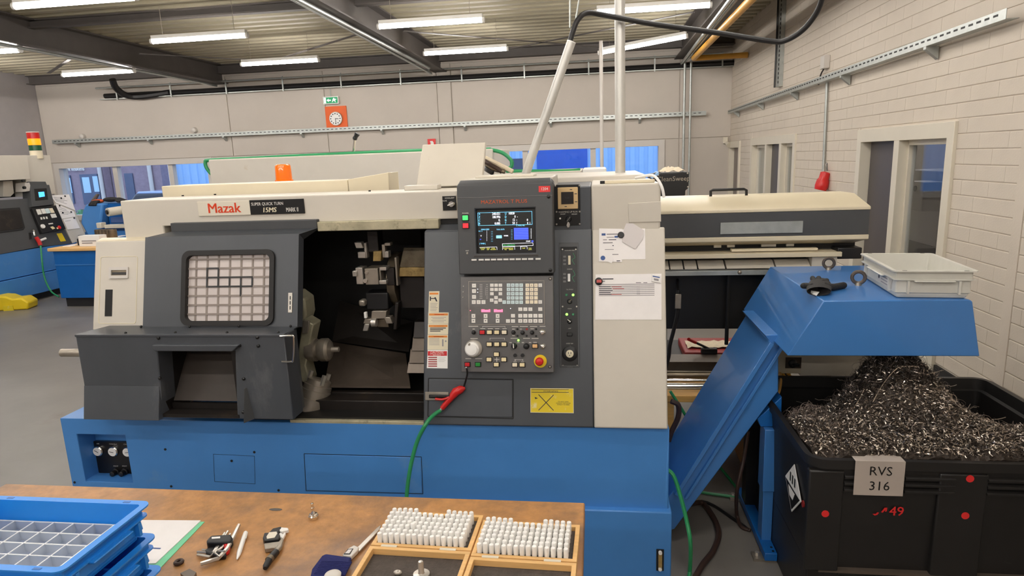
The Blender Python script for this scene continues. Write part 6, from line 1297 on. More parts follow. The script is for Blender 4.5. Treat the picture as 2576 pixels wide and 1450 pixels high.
bar_(818, .006, 'thin yellow brass rod on the bar rack', 'brass_dirty', 3.66, 650); bar_(848, .016, 'polished silver round bar on the bar rack', 'chrome', 3.62, 650)
bar_(885, .008, 'dull brown rod on the bar rack', 'oily_steel', 3.59, 620); bar_(915, .006, 'pale brass rod at the front of the bar rack', 'brass_dirty', 3.57, 600); bar_(945, .010, 'grey brown bar just behind the yellow plank', 'dull_steel', 3.555, 580)
p = onY(*g2(300, 540), 3.98); tag(MB().box(.33, 1.0, 3.96, 4.12, p.z-.04, p.z+.022).build('steel_channel', 'guard_steel'), 'flat grey steel channel behind the stored bars', 'channel')
MB().box(.33, .95, 3.80, 4.30, pz.z-.03, p.z-.045).build('back_support', 'black_inside', rk)
a = onY(*g2(350, 375), 4.15); b = onY(*g2(350, 480), 4.15); tb = thing('tool_case', 'low red metal tool case under the bar feeder', 'tool case', (a.x+.3, 4.3, b.z))
x0_ = a.x; MB().box(x0_, x0_+.62, 4.15, 4.50, b.z, a.z).build('case', 'red_dull', tb, bevel=.006); MB().box(x0_+.4, x0_+.48, 4.10, 4.15, b.z-.01, b.z+.03).build('clasp', 'red_dull', tb, bevel=.004)
MB().box(.33, 1.3, 4.13, 4.62, b.z-.06, b.z).build('case_shelf', 'dark_steel', rk); MB().box(.34, .38, 4.2, 4.6, 0, b.z-.06).build('shelf_leg', 'dark_steel', rk); MB().box(1.2, 1.25, 4.2, 4.6, 0, b.z-.06).build('shelf_leg', 'dark_steel', rk)
c_ = onZ(*g2(730, 280), a.z); m = MB()
N_ = 12
for i in range(N_):
    for j in range(6):
        pass
grid = [[V((c_.x-.17+.34*i/N_, c_.y-.08+.16*j/6+.01*math.sin(i), a.z+.004+.012*abs(math.sin(i*1.3+j*.9)))) for j in range(7)] for i in range(N_+1)]
vs = [p for r__ in grid for p in r__]; fs = [(i*7+j, (i+1)*7+j, (i+1)*7+j+1, i*7+j+1) for i in range(N_) for j in range(6)]
tag(m.add(vs, fs, True).build('cleaning_rag', 'rag'), 'crumpled cream cleaning rag on the red tool case', 'rag')
br = thing('hand_brush', 'small brush with red handle lying on the red tool case', 'brush', (c_.x-.15, c_.y-.1, a.z)); h0 = onZ(*g2(690, 325), a.z+.03); h1 = onZ(*g2(500, 235), a.z+.07); h2 = onZ(*g2(405, 190), a.z+.12)
MB().tube([h0, h1], .008, 8).build('stem', 'black_plastic', br); MB().tube([h1, h2], .011, 8).build('handle', 'red_plastic', br); MB().box(h0.x-.05, h0.x+.05, h0.y-.02, h0.y+.02, a.z+.0, a.z+.035).build('bristles', 'black_rubber', br, bevel=.004)
# extractor box
YX = 4.6; FX_ = Frame((0, YX, 0), (1, 0, 0), (0, 0, 1))
cs = thing('oil_skimmer', 'black CleanSweep box mounted above the bar feeder end', 'box', tuple(FX_.pt(*FX_.uv(*b3(750, 235)))))
MB().prism(FX_, quad(FX_, b3(610, 52), b3(857, 40), b3(853, 160), b3(828, 180), b3(826, 218), b3(640, 235), b3(560, 235), b3(560, 60)), -.22, 0).build('housing', 'black_plastic', cs, bevel=.004)
MB().prism(FX_, quad(FX_, b3(560, 80), b3(625, 38), b3(625, 60), b3(575, 90)), -.2, .005).build('blue_lid', 'hall_blue', cs)
u, v = FX_.uv(*b3(737, 92)); text('CleanSweep', FX_, u, v, .046, 'dull_steel', cs, 'lettering', .002, wide=.98)
for q in ((845, 48), (848, 152), (622, 62)): u, v = FX_.uv(*b3(*q)); disc(FX_, u, v, .006, 0, .004, 8).build('screw', 'steel', cs)
MB().cyl(FX_.pt(*FX_.uv(*b3(700, 225)), -.1), FX_.pt(*FX_.uv(*b3(705, 420)), -.1), .03, seg=10).build('stand_tube', 'galvanised', cs)
pst = FX_.pt(*FX_.uv(*b3(690, 225)), -.12); MB().cyl((pst.x, pst.y, 0), (pst.x, pst.y, pst.z), .025, seg=10).build('stand_leg', 'galvanised', cs)
u, v = FX_.uv(*b3(735, 42)); m = MB(); rn = random.Random(5)
vs = [FX_.pt(u-.085+.17*i/16, v+(.004+.034*math.sin(math.pi*i/16)**.6*math.sin(math.pi*(j+.3)/8.6)+rn.uniform(-.006, .006)), -.02-.15*j/8) for i in range(17) for j in range(9)]; m.add(vs, [(i*9+j, (i+1)*9+j, (i+1)*9+j+1, i*9+j+1) for i in range(16) for j in range(8)], True)
tag(m.build('white_rag', 'rag', fix=False), 'bunched pale rag lying on the black CleanSweep box', 'rag')
tag(MB().sphere(FX_.pt(u-.10, v-.012, -.06), .03, 8, 6, (1.2, 1, .5)).build('dark_rag', 'black_rubber'), 'small black rag at the corner of the CleanSweep box', 'rag')
# ================================================================ chip conveyor
YH0, YH1 = 2.65, 3.46
FHd = Frame((0, YH0, 0), (1, 0, 0), (0, 0, 1))
cv = thing('chip_conveyor', 'blue chip conveyor with inclined chute and box shaped discharge hood', 'conveyor', (.78, 3.0, 0))
ht = (FHd.uv(2072, 757)[1]+FHd.uv(2445, 755)[1])/2; hb = (FHd.uv(1981, 896)[1]+FHd.uv(2465, 897)[1])/2
hpoly = [(FHd.uv(1981, 896)[0], hb), (FHd.uv(2465, 897)[0], hb), (FHd.uv(2447, 760)[0], ht-.008), (FHd.uv(2441, 755)[0], ht), (FHd.uv(2072, 757)[0], ht)]
hood = MB().prism(FHd, hpoly, -(YH1-YH0), 0).build('discharge_hood', 'blue_paint_hood', cv, bevel=.004)
YI0, YI1 = 2.86, 3.32; FI = Frame((0, YI0, 0), (1, 0, 0), (0, 0, 1))
q = quad(FI, (1697, 1332), (1935, 1015), (1958, 985), (1958, 862), (1935, 858), (1712, 1213), (1690, 1235), (1690, 1330))
xl = X1+.005
pl_ = [(xl, q[0][1]-.02), q[0], q[1], q[2], (q[3][0], hb+.03), (q[4][0]-.02, hb+.03), q[4], q[5], (xl, q[5][1]-.11)]
inc = MB().prism(FI, pl_, -(YI1-YI0), 0).build('incline', 'blue_paint_hood', cv, bevel=.004)
a, b = V((*q[5], 0)), V((*q[4], 0)); dv = (b-a).normalized(); nv = V((dv.y, -dv.x, 0))
def strip(o0, o1, n0, n1, mt, nm): MB().prism(FI, [(p.x, p.y) for p in (a+nv*o0-dv*.06, b+nv*o0-dv*.0, b+nv*o1, a+nv*o1-dv*.06)], n0, n1).build(nm, mt, cv, bevel=.002)
strip(-.004, .016, -.01, .03, 'blue_paint_hood', 'top_flange'); strip(.052, .066, -.01, .016, 'blue_paint_hood', 'side_rib')
MB().prism(FI, quad(FI, b6(620, 500), b6(770, 365), b6(768, 500), b6(745, 548), b6(640, 548)), -.10, -.01).build('gusset', 'blue_bench', cv, bevel=.003)
px0, px1 = FI.uv(1917, 1200)[0], FI.uv(1957, 1120)[0]
MB().box(px0, px1, YI0-.02, YI0+.07, .30, FI.uv(1935, 1078)[1]).build('post', 'blue_paint_hood', cv, bevel=.003)
MB().box(px0+.006, px1-.012, YI0-.012, YI0+.062, .02, .305).build('post_foot', 'blue_paint_hood', cv, bevel=.003)
MB().box(px0, px1-.01, YI1-.16, YI1-.08, .02, .62).build('rear_post', 'black_plastic', cv)  # shading of the post behind is put into its black colour
f0 = onZ(1945, 1405, .05); f1 = onZ(1882, 1280, .05)
fm_ = MB().box(.745, .80, 2.74, 3.34, .012, .05).build('foot_beam', 'blue_bench', cv, bevel=.003)
for y in (2.77, 3.30): MB().box(.70, .80, y-.02, y+.04, 0, .014).build('foot_plate', 'dull_steel', cv); MB().cyl((.72, y+.01, .01), (.72, y+.01, .03), .010, seg=6).build('foot_bolt', 'steel', cv)
for y in (2.76, 2.79): disc(Frame((0, 0, .05), (1, 0, 0), (0, 1, 0)), .785, y, .006, 0, .0015, 8).build('bolt_hole', 'black_plate', fm_)
for (ex, ey, er) in ((848, 237, 50), (1118, 370, 58)):
    base_ = onZ(*b4(ex, ey+er), ht); R_ = er*.80/3.625*(base_-CAMP).length/FPX; c_ = base_+V((0, 0, R_*1.15+.006))
    o = MB(); o.tube([c_+V((R_*math.cos(t)*.95, R_*math.cos(t)*-.3, R_*math.sin(t))) for t in [2*math.pi*k/24 for k in range(25)]], R_*.31, 8); e_ = o.build('eye_bolt', 'guard_steel', cv); MB().cyl(base_, base_+V((0, 0, .012)), R_*.55, R_*.45, 12).build('eye_collar', 'dull_steel', cv)
# switch box with its yellow cable
FSb = Frame((0, 3.40, 0), (1, 0, 0), (0, 0, 1)); a = FSb.rect(*b4(385, 1000), *b4(592, 1235))
sw = MB().fbox(FSb, a[0], a[1], a[2], a[3]+.05, -.08, 0).build('switch_box', 'cream_paint', cv, bevel=.004)
MB().fbox(FSb, *FSb.rect(*b4(458, 1085), *b4(597, 1185)), -.001, .003).build('switch_plate', 'guard_steel', sw); u, v = FSb.uv(*b4(520, 1140)); MB().lathe(FSb.pt(u, v, 0), FSb.n, [(.022, 0), (.022, .012), (.012, .018)], 16).build('switch_knob', 'black_plastic', sw); MB().fbox(FSb, u-.006, u+.03, v-.012, v+.004, .01, .028).build('switch_lever', 'black_plastic', sw, bevel=.003)
a2 = FSb.rect(*b4(592, 1060), *b4(1400, 1262)); MB().fbox(FSb, a[1], a2[1], a2[2], a[3]+.05, -.06, -.004).build('deflector', 'beige_worn', cv, bevel=.003)
def Sb(x, y, n=.0): u, v = FSb.uv(*b4(x, y), n); return FSb.pt(u, v, n)
MB().tube([Sb(430, 1232, -.03), Sb(470, 1280, -.02), Sb(500, 1255, -.03), Sb(470, 1230, -.04)], .007, 8, 4).build('cable_loop', 'gas_yellow', cv)
MB().tube([Sb(405, 1225, -.03), onY(*b4(410, 1300), 3.2), onY(*b4(395, 1390), 3.05), onY(*b6(720, 380), 2.95), onY(*b6(700, 410), 2.9)], .009, 8, 4).build('cable', 'gas_yellow', cv)
# ---------------------------------------------------------------- glove on the hood
gc = onZ(*b4(770, 440), ht+.01)
gl_ = thing('work_glove', 'black knitted work glove with a white tag lying on the blue hood', 'glove', (gc.x, gc.y, ht))
def G(x, y, z=.012): return onZ(*b4(x, y), ht+z)
cuff = [G(665, 490, .015), G(690, 445, .045), G(790, 430, .05), G(850, 450, .04), G(850, 500, .015), G(760, 515, .004)]
m = MB()
ringA = []; cA = G(758, 482, .019); 
for k in range(16):
    t = 2*math.pi*k/16; ringA.append(cA+V((.048*math.cos(t), -.004+.004*math.sin(t), .018*math.sin(t))))
cB = G(765, 445, .016); ringB = [cB+V((.052*math.cos(2*math.pi*k/16), 0, .017*math.sin(2*math.pi*k/16))) for k in range(16)]
cC = G(768, 405, .014); ringC = [cC+V((.046*math.cos(2*math.pi*k/16), 0, .014*math.sin(2*math.pi*k/16))) for k in range(16)]
cD = G(765, 380, .012); ringD = [cD+V((.036*math.cos(2*math.pi*k/16), 0, .010*math.sin(2*math.pi*k/16))) for k in range(16)]
ringI = [cA+V((.040*math.cos(2*math.pi*k/16), .02, .015*math.sin(2*math.pi*k/16))) for k in range(16)]; ringJ = [cA+V((.02*math.cos(2*math.pi*k/16), .06, .008*math.sin(2*math.pi*k/16))) for k in range(16)]
R5 = [ringJ, ringI, ringA, ringB, ringC, ringD]; vs = [p for r__ in R5 for p in r__]; fs = [(i*16+k, i*16+(k+1) % 16, (i+1)*16+(k+1) % 16, (i+1)*16+k) for i in range(5) for k in range(16)]+[tuple(range(16)), tuple(range(80, 96))]
m.add(vs, fs, True)
for pts, r__ in (([G(700, 440, .02), G(650, 432, .016), G(595, 435, .014)], .013), ([G(810, 430, .022), G(880, 445, .016), G(950, 435, .014), G(1005, 425, .014)], .015), ([G(735, 410, .014), G(715, 385, .016), G(700, 355, .022)], .012), ([G(765, 395, .014), G(760, 375, .018), G(758, 358, .02)], .012), ([G(800, 400, .02), G(825, 390, .018), G(838, 380, .02)], .011)):
    pts = catmull(pts, 4); n_ = len(pts); m.tube(pts, [r__*(1 if k < n_-2 else (.85 if k == n_-2 else .45)) for k in range(n_)], 10)
m.build('glove_body', 'glove_black', gl_, fix=False)
tq = [G(690, 480, .012), G(765, 492, .012), G(740, 525, .004), G(685, 505, .004)]; MB().loft(tq, [p+V((0, 0, .002)) for p in tq]).build('tag', 'white_plastic', gl_)
# ---------------------------------------------------------------- stacking crates
def crate(name, label, x0, x1, y0, y1, z0, h, mt, handle=True, group=None, sticker=False):
    t = thing(name, label, 'crate', ((x0+x1)/2, (y0+y1)/2, z0), group); w_ = .018
    Fz = Frame((0, 0, z0), (1, 0, 0), (0, 1, 0))
    def R(o, r=.02): return rrect(x0-o, x1+o, y0-o, y1+o, r+max(o, -.012), 5)
    m = MB(); lv = [(R(-.032), .0), (R(-.026), .004), (R(-.024), .018), (R(-.016), .024), (R(-.018), h*.62), (R(-.006), h*.66), (R(-.006), h*.70), (R(-.014), h*.71), (R(-.014), h*.95), (R(0), h*.955), (R(0), h), (R(-.016), h), (R(-.022), .012)]
    k = len(lv[0][0]); vs = []; fs = []
    for L_, z in lv: vs += [Fz.pt(u, v, z) for u, v in L_]
    for i in range(len(lv)-1): fs += [(i*k+j, i*k+(j+1) % k, (i+1)*k+(j+1) % k, (i+1)*k+j) for j in range(k)]
    fs += [tuple(range(k))[::-1], tuple(range((len(lv)-1)*k, len(lv)*k))]
    m.add(vs, fs); body = m.build('shell', mt, t)
    body.data.shade_smooth(); body.data.set_sharp_from_angle(angle=math.radians(35))
    for s, yy in ((-1, y0), (1, y1)):
        for f in (.2, .8):
            xx = x0+(x1-x0)*f; MB().box(xx-.004, xx+.004, yy+(.006 if s < 0 else -.018), yy+(.018 if s < 0 else -.006), z0+.02, z0+h*.64).build('rib', mt, t)
        xc = (x0+x1)/2; L_ = (x1-x0)*.24
        MB().box(xc-L_, xc+L_, min(yy, yy-s*.016)-(.004 if s < 0 else -.0), max(yy, yy-s*.016)+(.004 if s > 0 else 0), z0+h*.60, z0+h*.655).build('grip', mt, t, bevel=.003)
    for s, xx in ((-1, x0), (1, x1)):
        for f in (.16, .84):
            yy = y0+(y1-y0)*f; MB().box(xx+(.006 if s < 0 else -.018), xx+(.018 if s < 0 else -.006), yy-.004, yy+.004, z0+.02, z0+h*.64).build('rib', mt, t)
        yc = (y0+y1)/2; L_ = (y1-y0)*.22; MB().box(min(xx, xx-s*.016)-(.004 if s < 0 else 0), max(xx, xx-s*.016)+(.004 if s > 0 else 0), yc-L_, yc+L_, z0+h*.60, z0+h*.655).build('grip', mt, t, bevel=.003)
    for fx, fy in ((.14, 0), (.86, 0), (.14, 1), (.86, 1)):
        xx = x0+(x1-x0)*fx; yy = y0+.008 if fy == 0 else y1-.008; MB().box(xx-.008, xx+.008, yy-.003, yy+.003, z0+h-.001, z0+h+.0006).build('rim_slot', 'black_plate' if mt == 'crate_grey' else 'blue_bench', t)
    if sticker:
        MB().box(x0+.0148, x0+.0158, y0+.06, y0+.24, z0+.03, z0+h*.6).build('side_label', 'frame_white', t); Fl = Frame((x0+.0148, 0, z0), (0, -1, 0), (0, 0, 1)); disc(Fl, -(y0+.22), h*.45, .008, 0, .0006, 12).build('label_logo', 'ink', t)
        for k2 in range(3): MB().box(x0+.0140, x0+.0149, y0+.11, y0+.19, z0+h*.30+.012*k2, z0+h*.30+.004+.012*k2).build('label_line', 'ink_pale', t)
    return t
cx0 = FHd.uv(2232, 750)[0]; cx1 = FHd.uv(2440, 755)[0]; zrm = onY(2250, 683, YH0).z; ybk = onZ(2170, 637, zrm).y
tcr = crate('stacking_crate', 'empty pale grey plastic crate standing on the blue hood', 1.337-.15, 1.337+.15, 2.892-.236, 2.892+.236, ht, .114, 'crate_grey', sticker=True); tcr.rotation_euler.z = math.radians(-6)
# ================================================================ chip bin
BZ = .72; bl0 = onZ(2042, 1156, BZ); bx0 = bl0.x-.01; by0 = bl0.y-.005; by1 = onZ(2180, 947, BZ).y; bx1 = (onZ(2576, 1007, BZ).x+onZ(2474, 946, BZ).x)/2
bz0 = onY(2150, 1443, by0).z
bn = thing('pallet_bin', 'black plastic pallet bin with red dots holding metal chips', 'bin', ((bx0+bx1)/2, (by0+by1)/2, 0))
Fz = Frame((0, 0, 0), (1, 0, 0), (0, 1, 0)); K = 6
def RR(o, r=.07): return rrect(bx0-o, bx1+o, by0-o, by1+o, max(.012, r+o), K)
lv = [(RR(-.03), bz0), (RR(-.016), BZ-.10), (RR(-.010), BZ-.04), (RR(0), BZ-.035), (RR(0), BZ), (RR(-.022), BZ), (RR(-.028), BZ-.05), (RR(-.045), BZ-.055), (RR(-.06), bz0+.03)]
k = len(lv[0][0]); vs = []; fs = []
for L_, z in lv: vs += [(u, v, z) for u, v in L_]
for i in range(len(lv)-1): fs += [(i*k+j, i*k+(j+1) % k, (i+1)*k+(j+1) % k, (i+1)*k+j) for j in range(k)]
fs += [tuple(range(k))[::-1], tuple(range((len(lv)-1)*k, len(lv)*k))]
body = MB().add(vs, fs).build('body', 'bin_black', bn); body.data.shade_smooth(); body.data.set_sharp_from_angle(angle=math.radians(30))
FBn = Frame((0, by0+.016, 0), (1, 0, 0), (0, 0, 1)); FBl = Frame((bx0+.014, 0, 0), (0, -1, 0), (0, 0, 1))
def bu(x, y): return FBn.uv(x, y)
zlo = bz0
for a_, b_ in ((2030, 2118), (2355, 2478)): MB().fbox(FBn, bu(a_, 1250)[0], bu(b_, 1250)[0], zlo, BZ-.045, -.02, .012).build('pilaster', 'bin_black', bn, bevel=.006)
for a_, b_ in ((2122, 2172), (2274, 2400), (2482, 2640)):
    for kk in range(3):
        z = BZ-.062-.026*kk; MB().hexa([FBn.pt(u, v, n) for n, vv in ((-.004, (z-.010, z+.010)), (.017, (z-.010, z-.003))) for u, v in ((bu(a_, 1200)[0], vv[0]), (bu(b_, 1200)[0], vv[0]), (bu(b_, 1200)[0], vv[1]), (bu(a_, 1200)[0], vv[1]))]).build('louvre', 'bin_black', bn)
MB().fbox(FBn, bx0+.06, bx1-.02, zlo-.008, zlo+.004, -.1, .008).build('bottom_edge', 'guard_steel', bn)
for x in (bx0+.03, (bx0+bx1)/2-.06, bx1-.14): MB().box(x, x+.12, by0+.05, by1-.05, 0, bz0+.002).build('runner', 'bin_black', bn, bevel=.006)
for q in ((2440, 1205), (2428, 1298), (2076, 1293)): u, v = FBn.uv(*q, .012); disc(FBn, u, v, .0135, .010, .0140, 18).build('red_dot', 'red_sticker', bn)
pL = [(FBl.uv(*d7(*q), .002)) for q in ((300, 450), (135, 640), (205, 920), (250, 1220), (270, 1390), (295, 1200), (305, 1060), (325, 600))]
yv = FBl.uv(*d7(230, 850), .002); sz = .105
MB().prism(FBl, [(yv[0]-sz, yv[1]), (yv[0], yv[1]-sz), (yv[0]+sz, yv[1]), (yv[0], yv[1]+sz)], 0, .003).build('hazard_label', 'white_plastic', bn)
MB().prism(FBl, [(yv[0]-sz*.88, yv[1]-sz*.02), (yv[0], yv[1]-sz*.9), (yv[0]+sz*.88, yv[1]-sz*.02)], .002, .0042).build('hazard_black', 'black_plate', bn)
MB().prism(FBl, [(yv[0]-sz*.5, yv[1]-sz*.1), (yv[0]+sz*.3, yv[1]-sz*.1), (yv[0]+sz*.1, yv[1]-sz*.45), (yv[0]-sz*.3, yv[1]-sz*.45)], .004, .005).build('hazard_panel', 'white_plastic', bn)
for kk in range(3): MB().fbox(FBl, yv[0]-sz*.4+sz*.28*kk, yv[0]-sz*.28+sz*.28*kk, yv[1]+sz*.15, yv[1]+sz*.5, .002, .0042).build('hazard_mark', 'black_plate', bn)
u, v = FBl.uv(*d7(390, 1110), .002); disc(FBl, u, v, .0135, -.002, .003, 14).build('red_dot', 'red_dull', bn)
u, v = FBn.uv(*d7(1950, 1245), .004); text('49', FBn, u, v, .052, 'red_sticker', bn, 'bin_number', .002, wide=1.0, bold=.0006)
for pts in (((1548, 1275), (1580, 1298), (1625, 1285), (1652, 1252), (1625, 1248), (1600, 1272)), ((1690, 1245), (1745, 1172), (1790, 1172), (1780, 1228), (1755, 1235), (1762, 1195), (1715, 1250))): MB().prism(FBn, quad(FBn, *[d7(*p) for p in pts]), .0, .0024).build('worn_number', 'red_sticker', bn)
# stencilled plate hung over the rim
FSg = Frame((0, by0-.006, 0), (1, 0, 0), (0, 0, 1)); a = rectof(quad(FSg, d7(1260, 400), d7(2095, 400), d7(2060, 980), d7(1235, 970)))
sg = thing('stencil_sign', 'bent steel plate reading RVS 316 hung over the bin rim', 'sign', ((a[0]+a[1])/2, by0, a[2]))
MB().fbox(FSg, a[0], a[1], a[2], BZ+.003, -.002, 0).build('plate', 'sign_steel', sg, bevel=.0008); M_ = MB().box(a[0]-.0, a[1], by0-.006, by0+.055, BZ+.0012, BZ+.0035).build('hook', 'sign_steel', sg, bevel=.0008)
u, v = FSg.uv(*d7(1685, 575)); text('RVS', FSg, u, v, .050, 'black_plate', sg, 'lettering', .0004, wide=.98); u, v = FSg.uv(*d7(1660, 820)); text('316', FSg, u, v, .050, 'black_plate', sg, 'lettering', .0004, wide=.98)
# ---------------------------------------------------------------- metal chips
pk = onY(2243, 925, 2.88)
def sst(a, b, x): t = max(0, min(1, (x-a)/(b-a))); return t*t*(3-2*t)
def heap(x, y):
    fx = (x-bx0)/(bx1-bx0); fy = (y-by0)/(by1-by0)
    h = .50+.235*(1-sst(.15, .72, fy)) + .06*sst(.55, 1.0, fx)*(1-fy) - .10*sst(.55, .95, fy)*(1-sst(.1, .5, abs(fx-.5)))
    h += .36*math.exp(-(((x-pk.x)/.22)**2+((y-pk.y)/.22)**2)*.9)+.10*math.exp(-(((x-pk.x)/.34)**2+((y-pk.y)/.28)**2))
    h += .10*math.exp(-(((x-bx0-.10)/.10)**2+((y-by0-.42)/.18)**2))
    h = min(h, BZ-.002+.5*sst(.03, .25, min(fx, 1-fx, fy, 1-fy)))
    return h+.008*math.sin(31*x+11*y)*math.sin(27*y-9*x)
m = MB(); NX, NY = 90, 84; ix_, jx_ = bx0+.032, bx1-.032; iy_, jy_ = by0+.032, by1-.032
vs = [(ix_+(jx_-ix_)*i/NX, iy_+(jy_-iy_)*j/NY, heap(ix_+(jx_-ix_)*i/NX, iy_+(jy_-iy_)*j/NY)+random.uniform(-.006, .004)) for j in range(NY+1) for i in range(NX+1)]
fs = [(j*(NX+1)+i, j*(NX+1)+i+1, (j+1)*(NX+1)+i+1, (j+1)*(NX+1)+i) for j in range(NY) for i in range(NX)]
bord = [i for i in range(NX+1)]+[j*(NX+1)+NX for j in range(1, NY+1)]+[NY*(NX+1)+i for i in range(NX-1, -1, -1)]+[j*(NX+1) for j in range(NY-1, 0, -1)]
nb = len(vs); cxm, cym = (ix_+jx_)/2, (iy_+jy_)/2; vs += [(vs[i][0]+(cxm-vs[i][0])*.06, vs[i][1]+(cym-vs[i][1])*.06, bz0+.05) for i in bord]; fs += [(bord[i], bord[(i+1) % len(bord)], nb+(i+1) % len(bord), nb+i) for i in range(len(bord))]
mi = [0]*len(fs); vs = [V(p) for p in vs]
R_ = random.Random(3)
def addp(P, F, k_): 
    b_ = len(vs); vs.extend(P); fs.extend(tuple(i+b_ for i in f) for f in F); mi.extend([k_]*len(F))
for _ in range(26000):
    x = R_.uniform(ix_+.008, jx_-.008); y = R_.uniform(iy_+.008, jy_-.008)
    if R_.random() < .55: y = iy_+.008+(y-iy_)*R_.random()**.6
    z = heap(x, y)+R_.uniform(-.002, .007)
    d = V((R_.gauss(0, 1), R_.gauss(0, 1), R_.gauss(0, .6))).normalized(); n_ = V((R_.gauss(0, 1), R_.gauss(0, 1), R_.gauss(0, 1))); s_ = d.cross(n_).normalized(); n_ = s_.cross(d)
    L = R_.uniform(.006, .016)*(1.7 if R_.random() < .08 else 1); w_ = R_.uniform(.002, .0046); cu = R_.uniform(.2, .7)*L; c0 = V((x, y, z)); P = []
    for t in (-1, -.35, .35, 1):
        p = c0+d*L*t*.8+n_*cu*(1-t*t); P += [p-s_*w_/2, p+s_*w_/2]
    dist = math.hypot(x-pk.x, y-pk.y); dark = R_.random() < (.5 if dist < .2 else .25)
    addp(P, [(0, 1, 3, 2), (2, 3, 5, 4), (4, 5, 7, 6)], 2 if dark else 1)
def strand(pts, r, k_, seg=4):
    mm = MB().tube(pts, r, seg); addp(mm.v, mm.f, k_)
for _ in range(900):           # steel wool curls
    if R_.random() < .5: x, y = pk.x+R_.gauss(.0, .13), pk.y+R_.gauss(0, .10)
    elif R_.random() < .6: x, y = bx0+.11+R_.gauss(0, .04), by0+.45+R_.gauss(0, .13)
    else: x, y = R_.uniform(ix_+.1, jx_-.1), R_.uniform(iy_+.1, jy_-.1)
    x = min(max(x, ix_+.03), jx_-.03); y = min(max(y, iy_+.03), jy_-.03)
    c0 = V((x, y, heap(x, y))); rr = R_.uniform(.008, .03); ax = V((R_.gauss(0, 1), R_.gauss(0, 1), R_.gauss(0, .5))).normalized(); u_ = ax.orthogonal().normalized(); v_ = ax.cross(u_); a0 = R_.uniform(0, 6)
    strand([c0+V((0, 0, .008))+(u_*math.cos(a0+t)+v_*math.sin(a0+t))*rr+ax*.006*t for t in [k_*.6 for k_ in range(8)]], .00055, 3, 3)
for _ in range(150):           # long ribbons
    x, y = R_.uniform(ix_+.06, jx_-.06), R_.uniform(iy_+.04, jy_-.1); c0 = V((x, y, heap(x, y)+.006)); a0 = R_.uniform(0, 6.28); L = R_.uniform(.03, .10); bend = R_.uniform(-1.5, 1.5); p = c0; pts = [p]
    for k_ in range(6):
        p = p+V((math.cos(a0), math.sin(a0), 0))*L/6; a0 += bend/6; xx = min(max(p.x, ix_+.01), jx_-.01); yy = min(max(p.y, iy_+.01), jy_-.01); p = V((xx, yy, max(p.z+R_.uniform(-.004, .006), heap(xx, yy)+.003))); pts.append(p)
    strand(pts, R_.uniform(.0009, .0018), 1)
for px_ in ([(2190, 1080), (2215, 1040), (2250, 1010), (2290, 1003)], [(2330, 1070), (2370, 1052), (2400, 1065), (2375, 1075)], [(2375, 1055), (2410, 1078), (2450, 1092)], [(2145, 1055), (2160, 1030), (2172, 1005)], [(2460, 1150), (2475, 1105), (2500, 1110)]):
    pts = []
    for q in px_:
        y = 2.75-.0009*(q[1]-1000); p = onY(*q, y); pts.append(V((p.x, y, max(p.z, heap(p.x, y)+.006))))
    strand(catmull(pts, 4), .0022, 1)
me = bpy.data.meshes.new('metal_chips'); me.from_pydata([tuple(p) for p in vs], [], fs); 
for mt in ('chip_dark', 'chip_steel', 'chip_dark', 'chip_wool'): me.materials.append(M[mt])
me.polygons.foreach_set('material_index', mi); me.update()
tag(place(me, 'metal_chips'), 'heap of shiny metal chips and steel wool in the black bin', 'metal chips', kind='stuff')
# ---------------------------------------------------------------- hoses and cables on the floor beside the lathe
def hose(name, label, pts, r, mt, k=6): return tag(MB().tube(pts, r, 8, k).build(name, mt), label, 'hose')
hose('green_hose', 'green air hose curving from the lathe side to the floor', [V((X1-.02, 2.66, .50)), onY(1693, 1195, 2.64), onY(1712, 1250, 2.62), onY(1727, 1310, 2.60), onY(1737, 1370, 2.57), onZ(1735, 1440, .02), onZ(1728, 1500, .012)], .009, 'hose_green')
hose('green_hose', 'thin green hose crossing behind the blue incline', [onY(1686, 985, 3.42), onY(1715, 1030, 3.42), onY(1752, 1092, 3.42), onY(1790, 1150, 3.42), onZ(1835, 1205, .012), onZ(1890, 1278, .012)], .008, 'hose_green')
hose('green_hose', 'green hose lying flat on the floor towards the conveyor foot', [onZ(1740, 1235, .012), onZ(1790, 1243, .012), onZ(1850, 1252, .012), onZ(1895, 1268, .012)], .008, 'hose_green')
hose('black_hose', 'thick dark hose looping over the floor under the incline', [V((X1+.01, 2.92, .12)), onZ(1757, 1265, .03), onZ(1790, 1295, .02), onZ(1808, 1340, .02), onZ(1795, 1385, .02), onZ(1765, 1425, .02), onZ(1735, 1480, .02)], .014, 'hose_dark')
hose('black_cable', 'thin black cable on the floor leading to the conveyor foot', [V((X1+.02, 2.98, .08)), onZ(1765, 1262, .012), onZ(1850, 1310, .012), onZ(1885, 1335, .012)], .008, 'cable_black')
hose('black_cable', 'dark cable hanging from the incline down to the floor', [onY(1882, 1085, 2.98), onY(1872, 1150, 2.97), onY(1855, 1230, 2.95), onZ(1853, 1290, .05), onZ(1865, 1325, .014), onZ(1888, 1335, .012)], .009, 'hose_dark')
hose('brown_hose', 'ribbed brown hose standing between lathe and bar rack', [onY(1688, 1010, 3.2), onY(1706, 1020, 3.2), onY(1706, 1050, 3.2), onY(1690, 1085, 3.2), onY(1682, 1110, 3.2)], .014, 'hose_dark')
